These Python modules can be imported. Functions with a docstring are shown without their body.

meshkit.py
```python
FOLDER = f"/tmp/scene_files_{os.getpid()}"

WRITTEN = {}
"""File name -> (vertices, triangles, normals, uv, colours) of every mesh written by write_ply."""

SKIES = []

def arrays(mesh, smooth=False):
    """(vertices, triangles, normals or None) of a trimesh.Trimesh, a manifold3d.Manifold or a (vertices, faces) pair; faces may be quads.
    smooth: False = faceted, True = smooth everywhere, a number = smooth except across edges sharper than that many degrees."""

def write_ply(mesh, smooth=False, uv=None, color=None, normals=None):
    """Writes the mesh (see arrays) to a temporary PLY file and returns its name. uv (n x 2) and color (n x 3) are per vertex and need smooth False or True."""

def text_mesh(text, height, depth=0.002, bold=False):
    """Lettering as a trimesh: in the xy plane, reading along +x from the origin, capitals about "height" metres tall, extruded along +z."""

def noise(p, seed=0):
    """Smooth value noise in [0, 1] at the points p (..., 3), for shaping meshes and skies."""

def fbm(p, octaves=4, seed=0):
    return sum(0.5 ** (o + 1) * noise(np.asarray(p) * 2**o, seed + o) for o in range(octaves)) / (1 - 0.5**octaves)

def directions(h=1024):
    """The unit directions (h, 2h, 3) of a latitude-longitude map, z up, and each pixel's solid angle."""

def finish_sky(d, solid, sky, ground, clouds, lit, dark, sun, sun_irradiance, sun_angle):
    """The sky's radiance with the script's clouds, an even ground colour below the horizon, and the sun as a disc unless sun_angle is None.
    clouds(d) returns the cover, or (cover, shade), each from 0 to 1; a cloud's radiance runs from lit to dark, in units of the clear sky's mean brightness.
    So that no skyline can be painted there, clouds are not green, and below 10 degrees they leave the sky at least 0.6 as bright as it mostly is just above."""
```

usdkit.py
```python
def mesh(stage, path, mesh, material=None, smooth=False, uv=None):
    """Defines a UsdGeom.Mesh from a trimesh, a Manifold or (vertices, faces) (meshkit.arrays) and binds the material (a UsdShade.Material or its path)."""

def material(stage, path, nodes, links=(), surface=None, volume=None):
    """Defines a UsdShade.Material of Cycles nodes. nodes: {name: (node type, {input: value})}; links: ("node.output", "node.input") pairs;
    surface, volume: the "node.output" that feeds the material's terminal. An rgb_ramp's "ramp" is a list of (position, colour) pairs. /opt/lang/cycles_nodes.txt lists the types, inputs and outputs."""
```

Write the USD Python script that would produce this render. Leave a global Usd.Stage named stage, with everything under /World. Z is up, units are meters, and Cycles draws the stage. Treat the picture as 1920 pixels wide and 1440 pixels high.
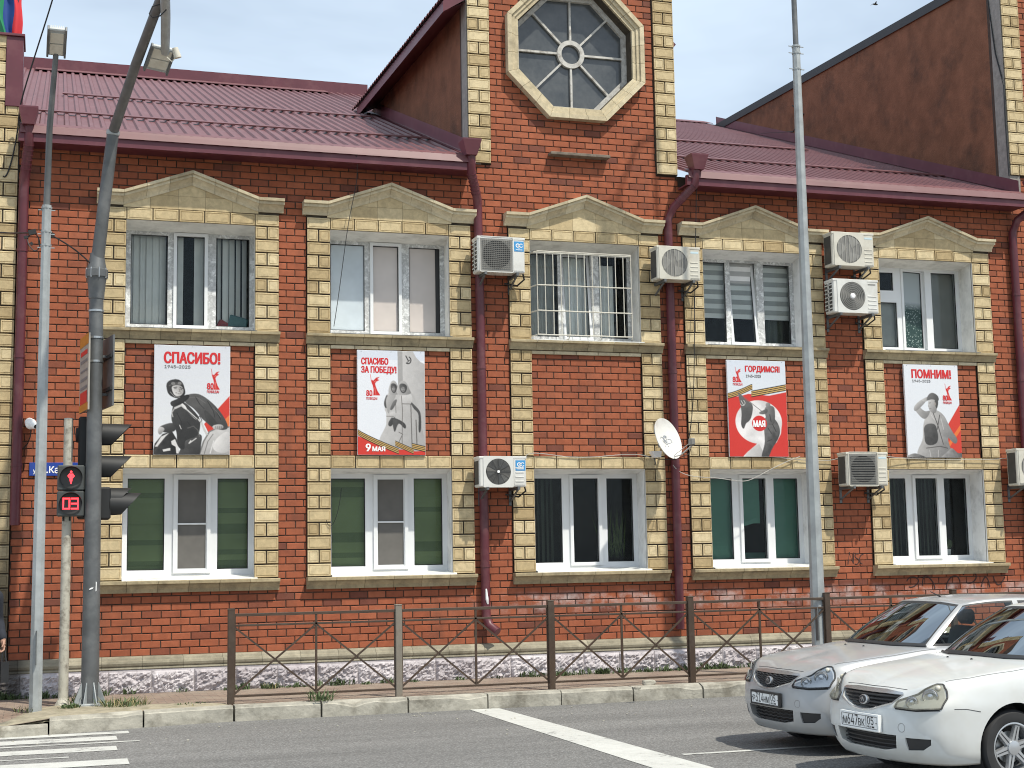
import math, random
import numpy as np
import trimesh
import manifold3d as m3
from shapely.geometry import Polygon, box as sbox, LineString, Point
from shapely.ops import unary_union
from shapely import affinity
from scipy.interpolate import PchipInterpolator, CubicSpline
from PIL import Image, ImageDraw, ImageFilter
import meshkit, usdkit
from pxr import Usd, UsdGeom, UsdLux, UsdShade, Gf, Sdf, Vt

stage = Usd.Stage.CreateInMemory()
UsdGeom.SetStageUpAxis(stage, 'Z')
UsdGeom.SetStageMetersPerUnit(stage, 1.0)
UsdGeom.Xform.Define(stage, '/World')
UsdGeom.Scope.Define(stage, '/World/Looks')

# ---------------------------------------------------------------- camera, sky, sun, exposure
FPX = 2724.3
CAMP = np.array([-1.8205, -20.413, 1.6848])
YAW, PITCH, ROLL = 0.308371, 0.120129, -0.017994
_f = np.array([math.sin(YAW)*math.cos(PITCH), math.cos(YAW)*math.cos(PITCH), math.sin(PITCH)])
_r = np.array([math.cos(YAW), -math.sin(YAW), 0.0]); _u = np.cross(_r, _f)
CR = _r*math.cos(ROLL)+_u*math.sin(ROLL); CU = -_r*math.sin(ROLL)+_u*math.cos(ROLL); CF = _f
EXPOSURE = 0.25
camera = UsdGeom.Camera.Define(stage, '/World/camera')
camera.CreateHorizontalApertureAttr(36.0); camera.CreateVerticalApertureAttr(27.0)
camera.CreateFocalLengthAttr(36.0*FPX/1920.0)
camera.CreateClippingRangeAttr((0.05, 5000.0))
camera.CreateExposureAttr(EXPOSURE)
camera.AddTransformOp().Set(Gf.Matrix4d(*CR, 0, *CU, 0, *(-CF), 0, *CAMP, 1))

SUN_AZ, SUN_EL = math.radians(30.0), math.radians(59.5)     # azimuth measured from straight out of the facade towards +x
SUN = np.array([math.sin(SUN_AZ)*math.cos(SUN_EL), -math.cos(SUN_AZ)*math.cos(SUN_EL), math.sin(SUN_EL)])
SKY_STRENGTH, SUN_POWER = 0.10, 1.0
sun = UsdLux.DistantLight.Define(stage, '/World/sun')
sun.CreateIntensityAttr(SUN_POWER); sun.CreateAngleAttr(0.9); sun.CreateNormalizeAttr(True); sun.CreateColorAttr(Gf.Vec3f(1.0, 0.95, 0.84))
_z = SUN; _x = np.cross([0, 0, 1.0], _z); _x /= np.linalg.norm(_x); _y = np.cross(_z, _x)
sun.AddTransformOp().Set(Gf.Matrix4d(*_x, 0, *_y, 0, *_z, 0, 0, 0, 30, 1))
sky_mat = usdkit.material(stage, '/World/Looks/sky', {
    'tc': ('texture_coordinate', {}),
    'sky': ('sky_texture', {'sky_type': 'single_scattering', 'sun_disc': False, 'sun_elevation': SUN_EL, 'sun_rotation': math.atan2(SUN[0], SUN[1]), 'aerosol_density': 2.2, 'air_density': 1.0, 'ozone_density': 1.0}),
    'map': ('mapping', {'mapping_type': 'point', 'scale': (1.0, 1.0, 2.6)}),
    'n': ('noise_texture', {'scale': 2.2, 'detail': 5.0, 'roughness': 0.55, 'distortion': 0.4}),
    'r': ('rgb_ramp', {'ramp': [(0.34, (0.42, 0.42, 0.42)), (0.70, (0.88, 0.88, 0.88))]}),
    'mx': ('mix_color', {'blend_type': 'mix', 'b': (7.8, 9.2, 10.6), 'use_clamp': False}),
    'bg': ('background_shader', {'strength': SKY_STRENGTH})},
    [('tc.generated', 'map.vector'), ('map.vector', 'n.vector'), ('n.fac', 'r.fac'), ('r.color', 'mx.fac'), ('sky.color', 'mx.a'), ('mx.result', 'bg.color')], surface='bg.background')
sky = UsdLux.DomeLight.Define(stage, '/World/sky')
sky.CreateIntensityAttr(1.0)
UsdShade.MaterialBindingAPI.Apply(sky.GetPrim()).Bind(sky_mat)
sky.GetPrim().SetCustomDataByKey('kind', 'structure')

def ray(px, py):
    return CF + CR*(px-960)/FPX - CU*(py-720)/FPX
def at(px, py, axis, val):
    """The point of the place that a pixel of the photograph shows, on the plane axis = val (metres)."""
    d = ray(px, py); return CAMP + d*((val-CAMP[axis])/d[axis])
def project(P):
    d = np.asarray(P, float)-CAMP; w = d @ CF
    return np.stack([960+FPX*(d @ CR)/w, 720-FPX*(d @ CU)/w], -1)

# ---------------------------------------------------------------- small helpers
USED = {}
def numbered(parent, name):
    k = (str(parent), name); n = USED.get(k, 0); USED[k] = n+1
    return name if n == 0 else f'{name}_{n:03d}'
def tag(prim, label=None, cat=None, group=None, kind=None):
    for k, v in (('label', label), ('category', cat), ('group', group), ('kind', kind)):
        if v: prim.SetCustomDataByKey(k, v)
    return prim
INV = {}
def thing(name, label, cat, loc=(0, 0, 0), rotz=0.0, group=None, kind=None):
    path = '/World/'+numbered('/World', name)
    x = UsdGeom.Xform.Define(stage, path)
    x.AddTranslateOp().Set(Gf.Vec3d(*map(float, loc)))
    if rotz: x.AddRotateZOp().Set(math.degrees(rotz))
    c, s = math.cos(rotz), math.sin(rotz)
    M = np.eye(4); M[:2, :2] = [[c, -s], [s, c]]; M[:3, 3] = loc
    INV[path] = np.linalg.inv(M)
    tag(x.GetPrim(), label, cat, group, kind)
    return path
def arr(tm):
    if hasattr(tm, 'to_mesh'):
        m = tm.to_mesh(); return trimesh.Trimesh(np.array(m.vert_properties)[:, :3], np.array(m.tri_verts), process=False)
    return tm
def part(parent, name, tm, mat, smooth=False, tone=None, col=None, label=None, kind=None, world=True, cat=None, group=None):
    """One Mesh prim. parent: path of a thing, a part, or '/World'. Geometry is given in world coordinates unless world=False."""
    tm = arr(tm)
    if isinstance(tm, list): tm = trimesh.util.concatenate([arr(t) for t in tm])
    root = '/'.join(str(parent).split('/')[:3])
    if world and root in INV:
        tm = tm.copy(); tm.apply_transform(INV[root])
    f_ = np.asarray(tm.faces); f_ = f_[(f_[:, 0] != f_[:, 1]) & (f_[:, 1] != f_[:, 2]) & (f_[:, 0] != f_[:, 2])]
    used = np.zeros(len(tm.vertices), bool); used[f_.ravel()] = True
    if not used.all() or len(f_) != len(tm.faces):
        k_ = np.cumsum(used)-1; tm = trimesh.Trimesh(np.asarray(tm.vertices)[used], k_[f_], process=False)
        if tone is not None and np.ndim(tone): tone = np.asarray(tone)[used]
        if col is not None: col = np.asarray(col)[used]
    path = f'{parent}/{numbered(parent, name)}'
    if smooth and col is None and tone is None:
        pr = usdkit.mesh(stage, path, tm, M_[mat] if isinstance(mat, str) else mat, smooth=smooth)
    else:
        pr = usdkit.mesh(stage, path, tm, M_[mat] if isinstance(mat, str) else mat, smooth=False)
    api = UsdGeom.PrimvarsAPI(pr)
    if tone is not None:
        t = np.asarray(tone, np.float32)
        if t.ndim == 0: t = np.full(len(tm.vertices), t, np.float32)
        api.CreatePrimvar('tone', Sdf.ValueTypeNames.FloatArray, 'vertex').Set(Vt.FloatArray.FromNumpy(t))
    if col is not None:
        api.CreatePrimvar('col', Sdf.ValueTypeNames.Color3fArray, 'vertex').Set(Vt.Vec3fArray.FromNumpy(np.asarray(col, np.float32)))
    tag(pr.GetPrim(), label, cat, group, kind)
    return path
def copy_of(src, loc, label, group=None):
    """A copy of a thing with its parts, under the next number of its name."""
    path = '/World/'+numbered('/World', src.split('/')[-1])
    x = UsdGeom.Xform.Define(stage, path)
    x.GetPrim().GetReferences().AddInternalReference(src); x.GetPrim().SetInstanceable(True)
    x.GetPrim().CreateAttribute('xformOp:translate', Sdf.ValueTypeNames.Double3).Set(Gf.Vec3d(*map(float, loc)))
    tag(x.GetPrim(), label, None, group); return path

def TM(v, f):
    f = np.asarray(f, int)
    if f.shape[1] == 4: f = np.vstack([f[:, [0, 1, 2]], f[:, [0, 2, 3]]])
    return trimesh.Trimesh(np.asarray(v, float), f, process=False)
def cat(*ms):
    L = []
    for m in ms: L += [arr(x) for x in m] if isinstance(m, (list, tuple)) else [arr(m)]
    return trimesh.util.concatenate(L)
def bx(x0, x1, y0, y1, z0, z1, b=0.0):
    """A box; with b > 0 its edges are chamfered."""
    if b <= 0:
        m = trimesh.creation.box([x1-x0, y1-y0, z1-z0]); m.apply_translation([(x0+x1)/2, (y0+y1)/2, (z0+z1)/2]); return m
    h = np.array([(x1-x0)/2, (y1-y0)/2, (z1-z0)/2]); b = min(b, h.min()*0.9); P = []
    for s in np.ndindex(2, 2, 2):
        s = np.array(s)*2-1
        for k in range(3):
            q = h-b; q[k] = h[k]; P.append(s*q)
    m = trimesh.convex.convex_hull(np.array(P)); m.apply_translation([(x0+x1)/2, (y0+y1)/2, (z0+z1)/2]); return m
def block(x0, x1, z0, z1, yf, yb, b=0.004):
    """A brick: bevelled front face towards -y, four sides, no back (it is bedded in mortar)."""
    v = [(x0, yb, z0), (x1, yb, z0), (x1, yb, z1), (x0, yb, z1), (x0, yf+b, z0), (x1, yf+b, z0), (x1, yf+b, z1), (x0, yf+b, z1),
         (x0+b, yf, z0+b), (x1-b, yf, z0+b), (x1-b, yf, z1-b), (x0+b, yf, z1-b)]
    f = [(8, 9, 10, 11)]
    for i in range(4):
        j = (i+1) % 4
        f += [(4+i, 4+j, 8+j, 8+i), (i, j, 4+j, 4+i)]
    return TM(v, f)
def stone(x0, x1, z0, z1, yf, yb, m=0.017, d=0.007):
    """A dressed stone: drafted margin round a slightly raised panel."""
    rings = [(0, yb), (0, yf+0.006), (0.005, yf), (m, yf), (m+0.002, yf+d), (m+0.008, yf+d), (m+0.011, yf-0.001)]
    v, f = [], []
    for ins, y in rings: v += [(x0+ins, y, z0+ins), (x1-ins, y, z0+ins), (x1-ins, y, z1-ins), (x0+ins, y, z1-ins)]
    for r in range(len(rings)-1):
        for i in range(4):
            j = (i+1) % 4; f.append((4*r+i, 4*r+j, 4*r+4+j, 4*r+4+i))
    n = 4*(len(rings)-1); f.append((n, n+1, n+2, n+3))
    return TM(v, f)
def extr(poly, y0, y1):
    """Extrudes a shapely polygon given in (x, z) from y0 to y1."""
    out = []
    for g in getattr(poly, 'geoms', [poly]):
        if g.is_empty or g.area < 1e-7 or g.geom_type != 'Polygon': continue
        m = trimesh.creation.extrude_polygon(g, y1-y0, engine='earcut')
        v = m.vertices.copy(); m.vertices = np.c_[v[:, 0], y1-v[:, 2], v[:, 1]]
        out.append(m)
    return trimesh.util.concatenate(out)
def extr_z(poly, z0, z1):
    out = []
    for g in getattr(poly, 'geoms', [poly]):
        if g.is_empty or g.geom_type != 'Polygon': continue
        m = trimesh.creation.extrude_polygon(g, z1-z0, engine='earcut'); m.apply_translation([0, 0, z0]); out.append(m)
    return trimesh.util.concatenate(out)
def frame_of(d):
    d = np.asarray(d, float); d = d/np.linalg.norm(d)
    a = np.array([0, 0, 1.0]) if abs(d[2]) < 0.9 else np.array([1.0, 0, 0])
    x = np.cross(a, d); x /= np.linalg.norm(x); return x, np.cross(d, x), d
def tube(pts, r, n=10, caps=True):
    """A round tube along points; r a number or one radius per point."""
    P = np.asarray(pts, float); r = np.broadcast_to(np.asarray(r, float), (len(P),))
    T = np.gradient(P, axis=0) if len(P) > 2 else np.repeat([P[1]-P[0]], 2, 0)
    x, y, _ = frame_of(T[0]); V, F = [], []
    for i in range(len(P)):
        t = T[i]/np.linalg.norm(T[i]); x = x-t*np.dot(x, t); x /= np.linalg.norm(x); y = np.cross(t, x)
        for k in range(n):
            a = 2*math.pi*(k+0.5)/n; V.append(P[i]+r[i]*(math.cos(a)*x+math.sin(a)*y))
    for i in range(len(P)-1):
        for k in range(n):
            j = (k+1) % n; F.append((i*n+k, i*n+j, i*n+n+j, i*n+n+k))
    m = TM(V, F)
    if caps:
        a = len(V); V += [P[0], P[-1]]; G = [(a, (k+1) % n, k) for k in range(n)]+[(a+1, (len(P)-1)*n+k, (len(P)-1)*n+(k+1) % n) for k in range(n)]
        m = trimesh.Trimesh(np.array(V), np.vstack([m.faces, G]), process=False)
    return m
def bar(p0, p1, w, h, up=(0, 0, 1)):
    """A rectangular bar from p0 to p1, w wide and h high."""
    p0, p1 = np.asarray(p0, float), np.asarray(p1, float); d = p1-p0; L = np.linalg.norm(d); d /= L
    up = np.asarray(up, float)
    if abs(np.dot(d, up)) > 0.95: up = np.array([0, 1.0, 0])
    s = np.cross(d, up); s /= np.linalg.norm(s); t = np.cross(s, d)
    m = trimesh.creation.box([L, w, h]); M = np.eye(4); M[:3, 0], M[:3, 1], M[:3, 2], M[:3, 3] = d, -s, t, (p0+p1)/2
    m.apply_transform(M); return m
def disc(c, nrm, r0, r1, h, n=28):
    """A ring or disc (r0 = 0) of thickness h along nrm, starting at c."""
    x, y, d = frame_of(nrm); c = np.asarray(c, float); V, F = [], []
    for k in range(n):
        a = 2*math.pi*k/n; e = math.cos(a)*x+math.sin(a)*y
        V += [c+e*r0, c+e*r1, c+e*r1+d*h, c+e*r0+d*h]
    for k in range(n):
        a, b = 4*k, 4*((k+1) % n)
        for i in range(4):
            j = (i+1) % 4; F.append((a+i, a+j, b+j, b+i))
    return TM(V, F)
def lathe(c, nrm, prof, n=28):
    """Revolves (radius, height) pairs round the axis nrm through c."""
    x, y, d = frame_of(nrm); c = np.asarray(c, float); V, F = [], []
    for r, h in prof:
        for k in range(n):
            a = 2*math.pi*k/n; V.append(c+d*h+r*(math.cos(a)*x+math.sin(a)*y))
    for i in range(len(prof)-1):
        for k in range(n):
            j = (k+1) % n; F.append((i*n+k, i*n+j, i*n+n+j, i*n+n+k))
    return TM(V, F)
def prism_path(path, prof, close=True):
    """Sweeps profile points (dx, dy, dz per path point) along path points: path [(x,z)], prof [(d, h)]: d towards -y, h upwards."""
    V, F = [], []; n = len(prof)
    for (x, z) in path:
        for d, h in prof: V.append((x, -d, z+h))
    for i in range(len(path)-1):
        for k in range(n):
            j = (k+1) % n; F.append((i*n+k, i*n+n+k, i*n+n+j, i*n+j))
    m = TM(V, F)
    poly = Polygon(prof)
    if close:
        cv, cf = trimesh.creation.triangulate_polygon(poly, engine='earcut'); E = []
        for (x, z), flip in ((path[0], False), (path[-1], True)):
            vv = np.array([(x, -d, z+h) for d, h in cv]); E.append(trimesh.Trimesh(vv, cf[:, ::-1] if flip else cf, process=False))
        m = trimesh.util.concatenate([m]+E)
    return m
def move(m, t=(0, 0, 0), R=None, about=(0, 0, 0)):
    m = arr(m).copy()
    if R is not None: m.vertices = (m.vertices-np.asarray(about)) @ np.asarray(R).T+np.asarray(about)
    m.vertices = m.vertices+np.asarray(t); return m
def rot(axis, ang):
    return trimesh.transformations.rotation_matrix(ang, axis)[:3, :3]
def text(s, x, z, height, y, depth=0.002, bold=True, width=None, heavy=0.0):
    """Flat lettering facing -y: starts at x, baseline z; squeezed to width."""
    m = meshkit.text_mesh(s, height, depth, bold); v = m.vertices.copy()
    v[:, 0] -= v[:, 0].min()
    if width: v[:, 0] *= width/v[:, 0].max()
    if heavy:
        k = height*heavy; m = trimesh.util.concatenate([trimesh.Trimesh(v+[d, 0, i*.00025], m.faces, process=False) for i, d in enumerate((0, k, -k))]); v = m.vertices.copy()
    m.vertices = np.c_[x+v[:, 0], y-v[:, 2], z+v[:, 1]]
    return m
def lin(r, g, b):
    c = np.array([r, g, b])/255.0; return tuple(np.where(c <= 0.04045, c/12.92, ((c+0.055)/1.055)**2.4))

# ---------------------------------------------------------------- materials
M_ = {}
def mat(name, nodes, links, surface='p.BSDF'):
    M_[name] = usdkit.material(stage, '/World/Looks/'+name, nodes, links, surface=surface); return M_[name]
def plain(name, color, rough=0.5, metal=0.0, var=0.18, scale=6.0, bump=0.0, bscale=60.0, spec=0.5, coat=0.0, dirt=None, dscale=2.0, damt=0.5):
    """Base colour with soft mottling, optional fine relief, optional patches of dirt."""
    c = np.array(color)
    nodes = {'g': ('geometry', {}), 'n': ('noise_texture', {'scale': scale, 'detail': 5.0, 'roughness': 0.6}),
             'r': ('rgb_ramp', {'ramp': [(0.3, tuple(c*(1-var))), (0.7, tuple(np.minimum(c*(1+var), 0.95)))]}),
             'p': ('principled_bsdf', {'roughness': rough, 'metallic': metal, 'specular_ior_level': spec, 'coat_weight': coat})}
    links = [('g.position', 'n.vector'), ('n.fac', 'r.fac')]
    last = 'r.color'
    if dirt is not None:
        nodes['dn'] = ('noise_texture', {'scale': dscale, 'detail': 7.0, 'roughness': 0.65})
        nodes['dr'] = ('map_range', {'from_min': 0.5, 'from_max': 0.68, 'to_min': 0.0, 'to_max': damt, 'clamp': True})
        nodes['dm'] = ('mix_color', {'b': tuple(dirt)})
        links += [('g.position', 'dn.vector'), ('dn.fac', 'dr.value'), ('dr.result', 'dm.fac'), (last, 'dm.a')]; last = 'dm.result'
    links.append((last, 'p.base_color'))
    if bump > 0:
        nodes['bn'] = ('noise_texture', {'scale': bscale, 'detail': 4.0}); nodes['b'] = ('bump', {'strength': bump, 'distance': 0.01})
        links += [('g.position', 'bn.vector'), ('bn.fac', 'b.height'), ('b.normal', 'p.normal')]
    return mat(name, nodes, links)

def brick_mat(name, lo, mid, hi, white=0.0):
    nodes = {'g': ('geometry', {}), 'a': ('attribute', {'attribute': 'tone'}),
        'r': ('rgb_ramp', {'ramp': [(0.0, lo), (0.12, lo), (0.45, mid), (1.0, hi)]}),
        'n': ('noise_texture', {'scale': 9.0, 'detail': 6.0, 'roughness': 0.65}), 'nr': ('map_range', {'from_min': 0.25, 'from_max': 0.75, 'to_min': 0.80, 'to_max': 1.18}),
        'm': ('mix_color', {'blend_type': 'multiply', 'fac': 1.0, 'use_clamp': False}),
        'n2': ('noise_texture', {'scale': 70.0, 'detail': 3.0}), 'b': ('bump', {'strength': 0.25, 'distance': 0.006}),
        'cc': ('combine_xyz', {}),
        # a band of pale efflorescence low on the wall
        's': ('separate_xyz', {}), 'z1': ('map_range', {'from_min': 0.80, 'from_max': 1.02, 'to_min': 0.0, 'to_max': 1.0, 'range_type': 'smoothstep', 'clamp': True}),
        'z2': ('map_range', {'from_min': 1.12, 'from_max': 1.24, 'to_min': 1.0, 'to_max': 0.0, 'range_type': 'smoothstep', 'clamp': True}),
        'x1': ('map_range', {'from_min': 3.6, 'from_max': 5.2, 'to_min': 0.0, 'to_max': 1.0, 'clamp': True}),
        'e1': ('math', {'math_type': 'multiply'}), 'e2': ('math', {'math_type': 'multiply'}), 'e3': ('math', {'math_type': 'multiply'}), 'e4': ('math', {'math_type': 'multiply', 'value2': white}),
        'en': ('noise_texture', {'scale': 3.0, 'detail': 7.0, 'roughness': 0.7}), 'er': ('map_range', {'from_min': 0.45, 'from_max': 0.66, 'to_min': 0.0, 'to_max': 1.0, 'clamp': True}),
        'em': ('mix_color', {'b': (0.48, 0.40, 0.38)}),
        # soot and damp streaks
        'dm': ('mapping', {'scale': (1.6, 1.6, 0.35)}), 'dn': ('noise_texture', {'scale': 1.5, 'detail': 7.0, 'roughness': 0.65}), 'dr': ('map_range', {'from_min': 0.52, 'from_max': 0.72, 'to_min': 0.0, 'to_max': 0.48, 'clamp': True}),
        'dk': ('mix_color', {'b': (0.13, 0.055, 0.035)}),
        'p': ('principled_bsdf', {'roughness': 0.78, 'specular_ior_level': 0.3})}
    links = [('a.fac', 'r.fac'), ('g.position', 'n.vector'), ('n.fac', 'nr.value'), ('nr.result', 'cc.x'), ('nr.result', 'cc.y'), ('nr.result', 'cc.z'), ('r.color', 'm.a'), ('cc.vector', 'm.b'),
        ('g.position', 's.vector'), ('s.z', 'z1.value'), ('s.z', 'z2.value'), ('s.x', 'x1.value'), ('z1.result', 'e1.value1'), ('z2.result', 'e1.value2'), ('e1.value', 'e2.value1'), ('x1.result', 'e2.value2'),
        ('g.position', 'en.vector'), ('en.fac', 'er.value'), ('er.result', 'e3.value1'), ('e2.value', 'e3.value2'), ('e3.value', 'e4.value1'), ('e4.value', 'em.fac'), ('dk.result', 'em.a'),
        ('g.position', 'dm.vector'), ('dm.vector', 'dn.vector'), ('dn.fac', 'dr.value'), ('dr.result', 'dk.fac'), ('m.result', 'dk.a'), ('em.result', 'p.base_color'),
        ('g.position', 'n2.vector'), ('n2.fac', 'b.height'), ('b.normal', 'p.normal')]
    return mat(name, nodes, links)
brick_mat('brick', (0.165, 0.054, 0.034), (0.292, 0.083, 0.038), (0.345, 0.108, 0.053), 0.75)
def stone_mat(name, lo, mid, hi, grime=(0.10, 0.085, 0.06), gamt=0.6, gfrom=0.54):
    nodes = {'g': ('geometry', {}), 'a': ('attribute', {'attribute': 'tone'}), 'r': ('rgb_ramp', {'ramp': [(0.0, lo), (0.5, mid), (1.0, hi)]}),
        'n': ('noise_texture', {'scale': 11.0, 'detail': 7.0, 'roughness': 0.68, 'distortion': 0.6}), 'nr': ('map_range', {'from_min': 0.25, 'from_max': 0.75, 'to_min': 0.72, 'to_max': 1.2}), 'cc': ('combine_xyz', {}),
        'm': ('mix_color', {'blend_type': 'multiply', 'fac': 1.0, 'use_clamp': False}),
        'dn': ('noise_texture', {'scale': 2.2, 'detail': 8.0, 'roughness': 0.7}), 'dr': ('map_range', {'from_min': gfrom, 'from_max': gfrom+0.2, 'to_min': 0.0, 'to_max': gamt, 'clamp': True}), 'dk': ('mix_color', {'b': grime}),
        # black soot on the old stones at the street corner, near the ground
        's': ('separate_xyz', {}), 'cx': ('map_range', {'from_min': -2.0, 'from_max': -2.2, 'to_min': 0.0, 'to_max': 1.0, 'clamp': True}), 'cz': ('map_range', {'from_min': 3.2, 'from_max': 1.0, 'to_min': 0.0, 'to_max': 1.0, 'clamp': True}),
        'c1': ('math', {'math_type': 'multiply'}), 'c2': ('math', {'math_type': 'multiply', 'value2': 0.88}), 'so': ('mix_color', {'b': (0.035, 0.03, 0.024)}),
        'n2': ('noise_texture', {'scale': 55.0, 'detail': 4.0}), 'b': ('bump', {'strength': 0.3, 'distance': 0.006}), 'p': ('principled_bsdf', {'roughness': 0.8, 'specular_ior_level': 0.3})}
    links = [('a.fac', 'r.fac'), ('g.position', 'n.vector'), ('n.fac', 'nr.value'), ('nr.result', 'cc.x'), ('nr.result', 'cc.y'), ('nr.result', 'cc.z'), ('r.color', 'm.a'), ('cc.vector', 'm.b'),
        ('g.position', 'dn.vector'), ('dn.fac', 'dr.value'), ('dr.result', 'dk.fac'), ('m.result', 'dk.a'), ('g.position', 's.vector'), ('s.x', 'cx.value'), ('s.z', 'cz.value'), ('cx.result', 'c1.value1'), ('cz.result', 'c1.value2'),
        ('c1.value', 'c2.value1'), ('c2.value', 'so.fac'), ('dk.result', 'so.a'), ('so.result', 'p.base_color'), ('g.position', 'n2.vector'), ('n2.fac', 'b.height'), ('b.normal', 'p.normal')]
    return mat(name, nodes, links)
stone_mat('stone', (0.40, 0.30, 0.16), (0.52, 0.41, 0.235), (0.62, 0.51, 0.315), gamt=0.45, gfrom=0.57)
stone_mat('base_stone', (0.22, 0.20, 0.145), (0.27, 0.245, 0.18), (0.32, 0.29, 0.215), gamt=0.6, gfrom=0.48)
stone_mat('moulding', (0.46, 0.385, 0.255), (0.54, 0.46, 0.31), (0.60, 0.52, 0.36), gamt=0.5, gfrom=0.54)
stone_mat('ledge', (0.31, 0.25, 0.15), (0.36, 0.295, 0.18), (0.41, 0.34, 0.21), gamt=0.65, gfrom=0.48)
stone_mat('plinth', (0.38, 0.345, 0.355), (0.45, 0.415, 0.425), (0.53, 0.495, 0.505), grime=(0.24, 0.20, 0.215), gamt=0.5, gfrom=0.52)
plain('mortar', (0.060, 0.036, 0.025), 0.9, var=0.3, scale=8)
plain('stone_joint', (0.050, 0.038, 0.024), 0.9, var=0.3, scale=8)
plain('reveal_grey', (0.74, 0.725, 0.68), 0.85, var=0.12, scale=5, bump=0.15, bscale=40, dirt=(0.30, 0.285, 0.25), dscale=3.5, damt=0.4)
plain('reveal_white', (0.78, 0.775, 0.755), 0.8, var=0.07, scale=4, dirt=(0.30, 0.29, 0.27), dscale=2.6, damt=0.5)
plain('pvc', (0.70, 0.71, 0.71), 0.3, var=0.04, scale=3)
plain('sill_sheet', (0.74, 0.74, 0.71), 0.4, var=0.08, scale=4, dirt=(0.40, 0.37, 0.31), dscale=3, damt=0.6)
plain('sill_dark', (0.10, 0.10, 0.095), 0.5, var=0.2)
plain('stucco', (0.205, 0.090, 0.052), 0.92, var=0.22, scale=3, bump=0.9, bscale=34, dirt=(0.055, 0.036, 0.028), dscale=1.3, damt=0.6, spec=0.2)
plain('raw_render', (0.27, 0.25, 0.225), 0.9, var=0.2, scale=9, bump=0.4)
plain('roof_red', (0.145, 0.056, 0.060), 0.52, var=0.10, scale=1.6, spec=0.45, dirt=(0.19, 0.10, 0.105), dscale=2.5, damt=0.4)
plain('trim_red', (0.105, 0.024, 0.035), 0.42, var=0.12, scale=2.0, dirt=(0.18, 0.07, 0.075), dscale=3, damt=0.4)
plain('pipe_red', (0.095, 0.018, 0.026), 0.42, var=0.14, scale=3.0, dirt=(0.17, 0.075, 0.075), dscale=4, damt=0.4)
plain('dark_void', (0.012, 0.012, 0.013), 0.9, var=0.2)
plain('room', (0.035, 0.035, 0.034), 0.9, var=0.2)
plain('kerb_concrete', (0.36, 0.34, 0.285), 0.9, var=0.2, scale=6, bump=0.7, bscale=22, dirt=(0.15, 0.135, 0.105), dscale=2.9, damt=0.85)
plain('galvanised', (0.34, 0.36, 0.36), 0.5, metal=0.2, var=0.16, scale=5, dirt=(0.22, 0.23, 0.23), dscale=3, damt=0.5)
plain('galvanised_dark', (0.115, 0.12, 0.122), 0.5, metal=0.35, var=0.2, scale=4, dirt=(0.24, 0.24, 0.235), dscale=2.2, damt=0.5)
plain('cream_paint', (0.45, 0.43, 0.36), 0.6, var=0.14, scale=5, dirt=(0.10, 0.075, 0.055), dscale=9, damt=0.7)
plain('fence_brown', (0.055, 0.034, 0.021), 0.42, var=0.2, scale=5, dirt=(0.10, 0.078, 0.056), dscale=3, damt=0.4)
plain('fence_worn', (0.20, 0.175, 0.14), 0.5, var=0.2, scale=5, dirt=(0.12, 0.085, 0.06), dscale=5, damt=0.6)
plain('ac_white', (0.62, 0.615, 0.58), 0.42, var=0.06, scale=5, dirt=(0.42, 0.40, 0.35), dscale=3, damt=0.45)
plain('ac_cream', (0.56, 0.535, 0.46), 0.45, var=0.07, scale=5, dirt=(0.33, 0.29, 0.23), dscale=3, damt=0.5)
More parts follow.
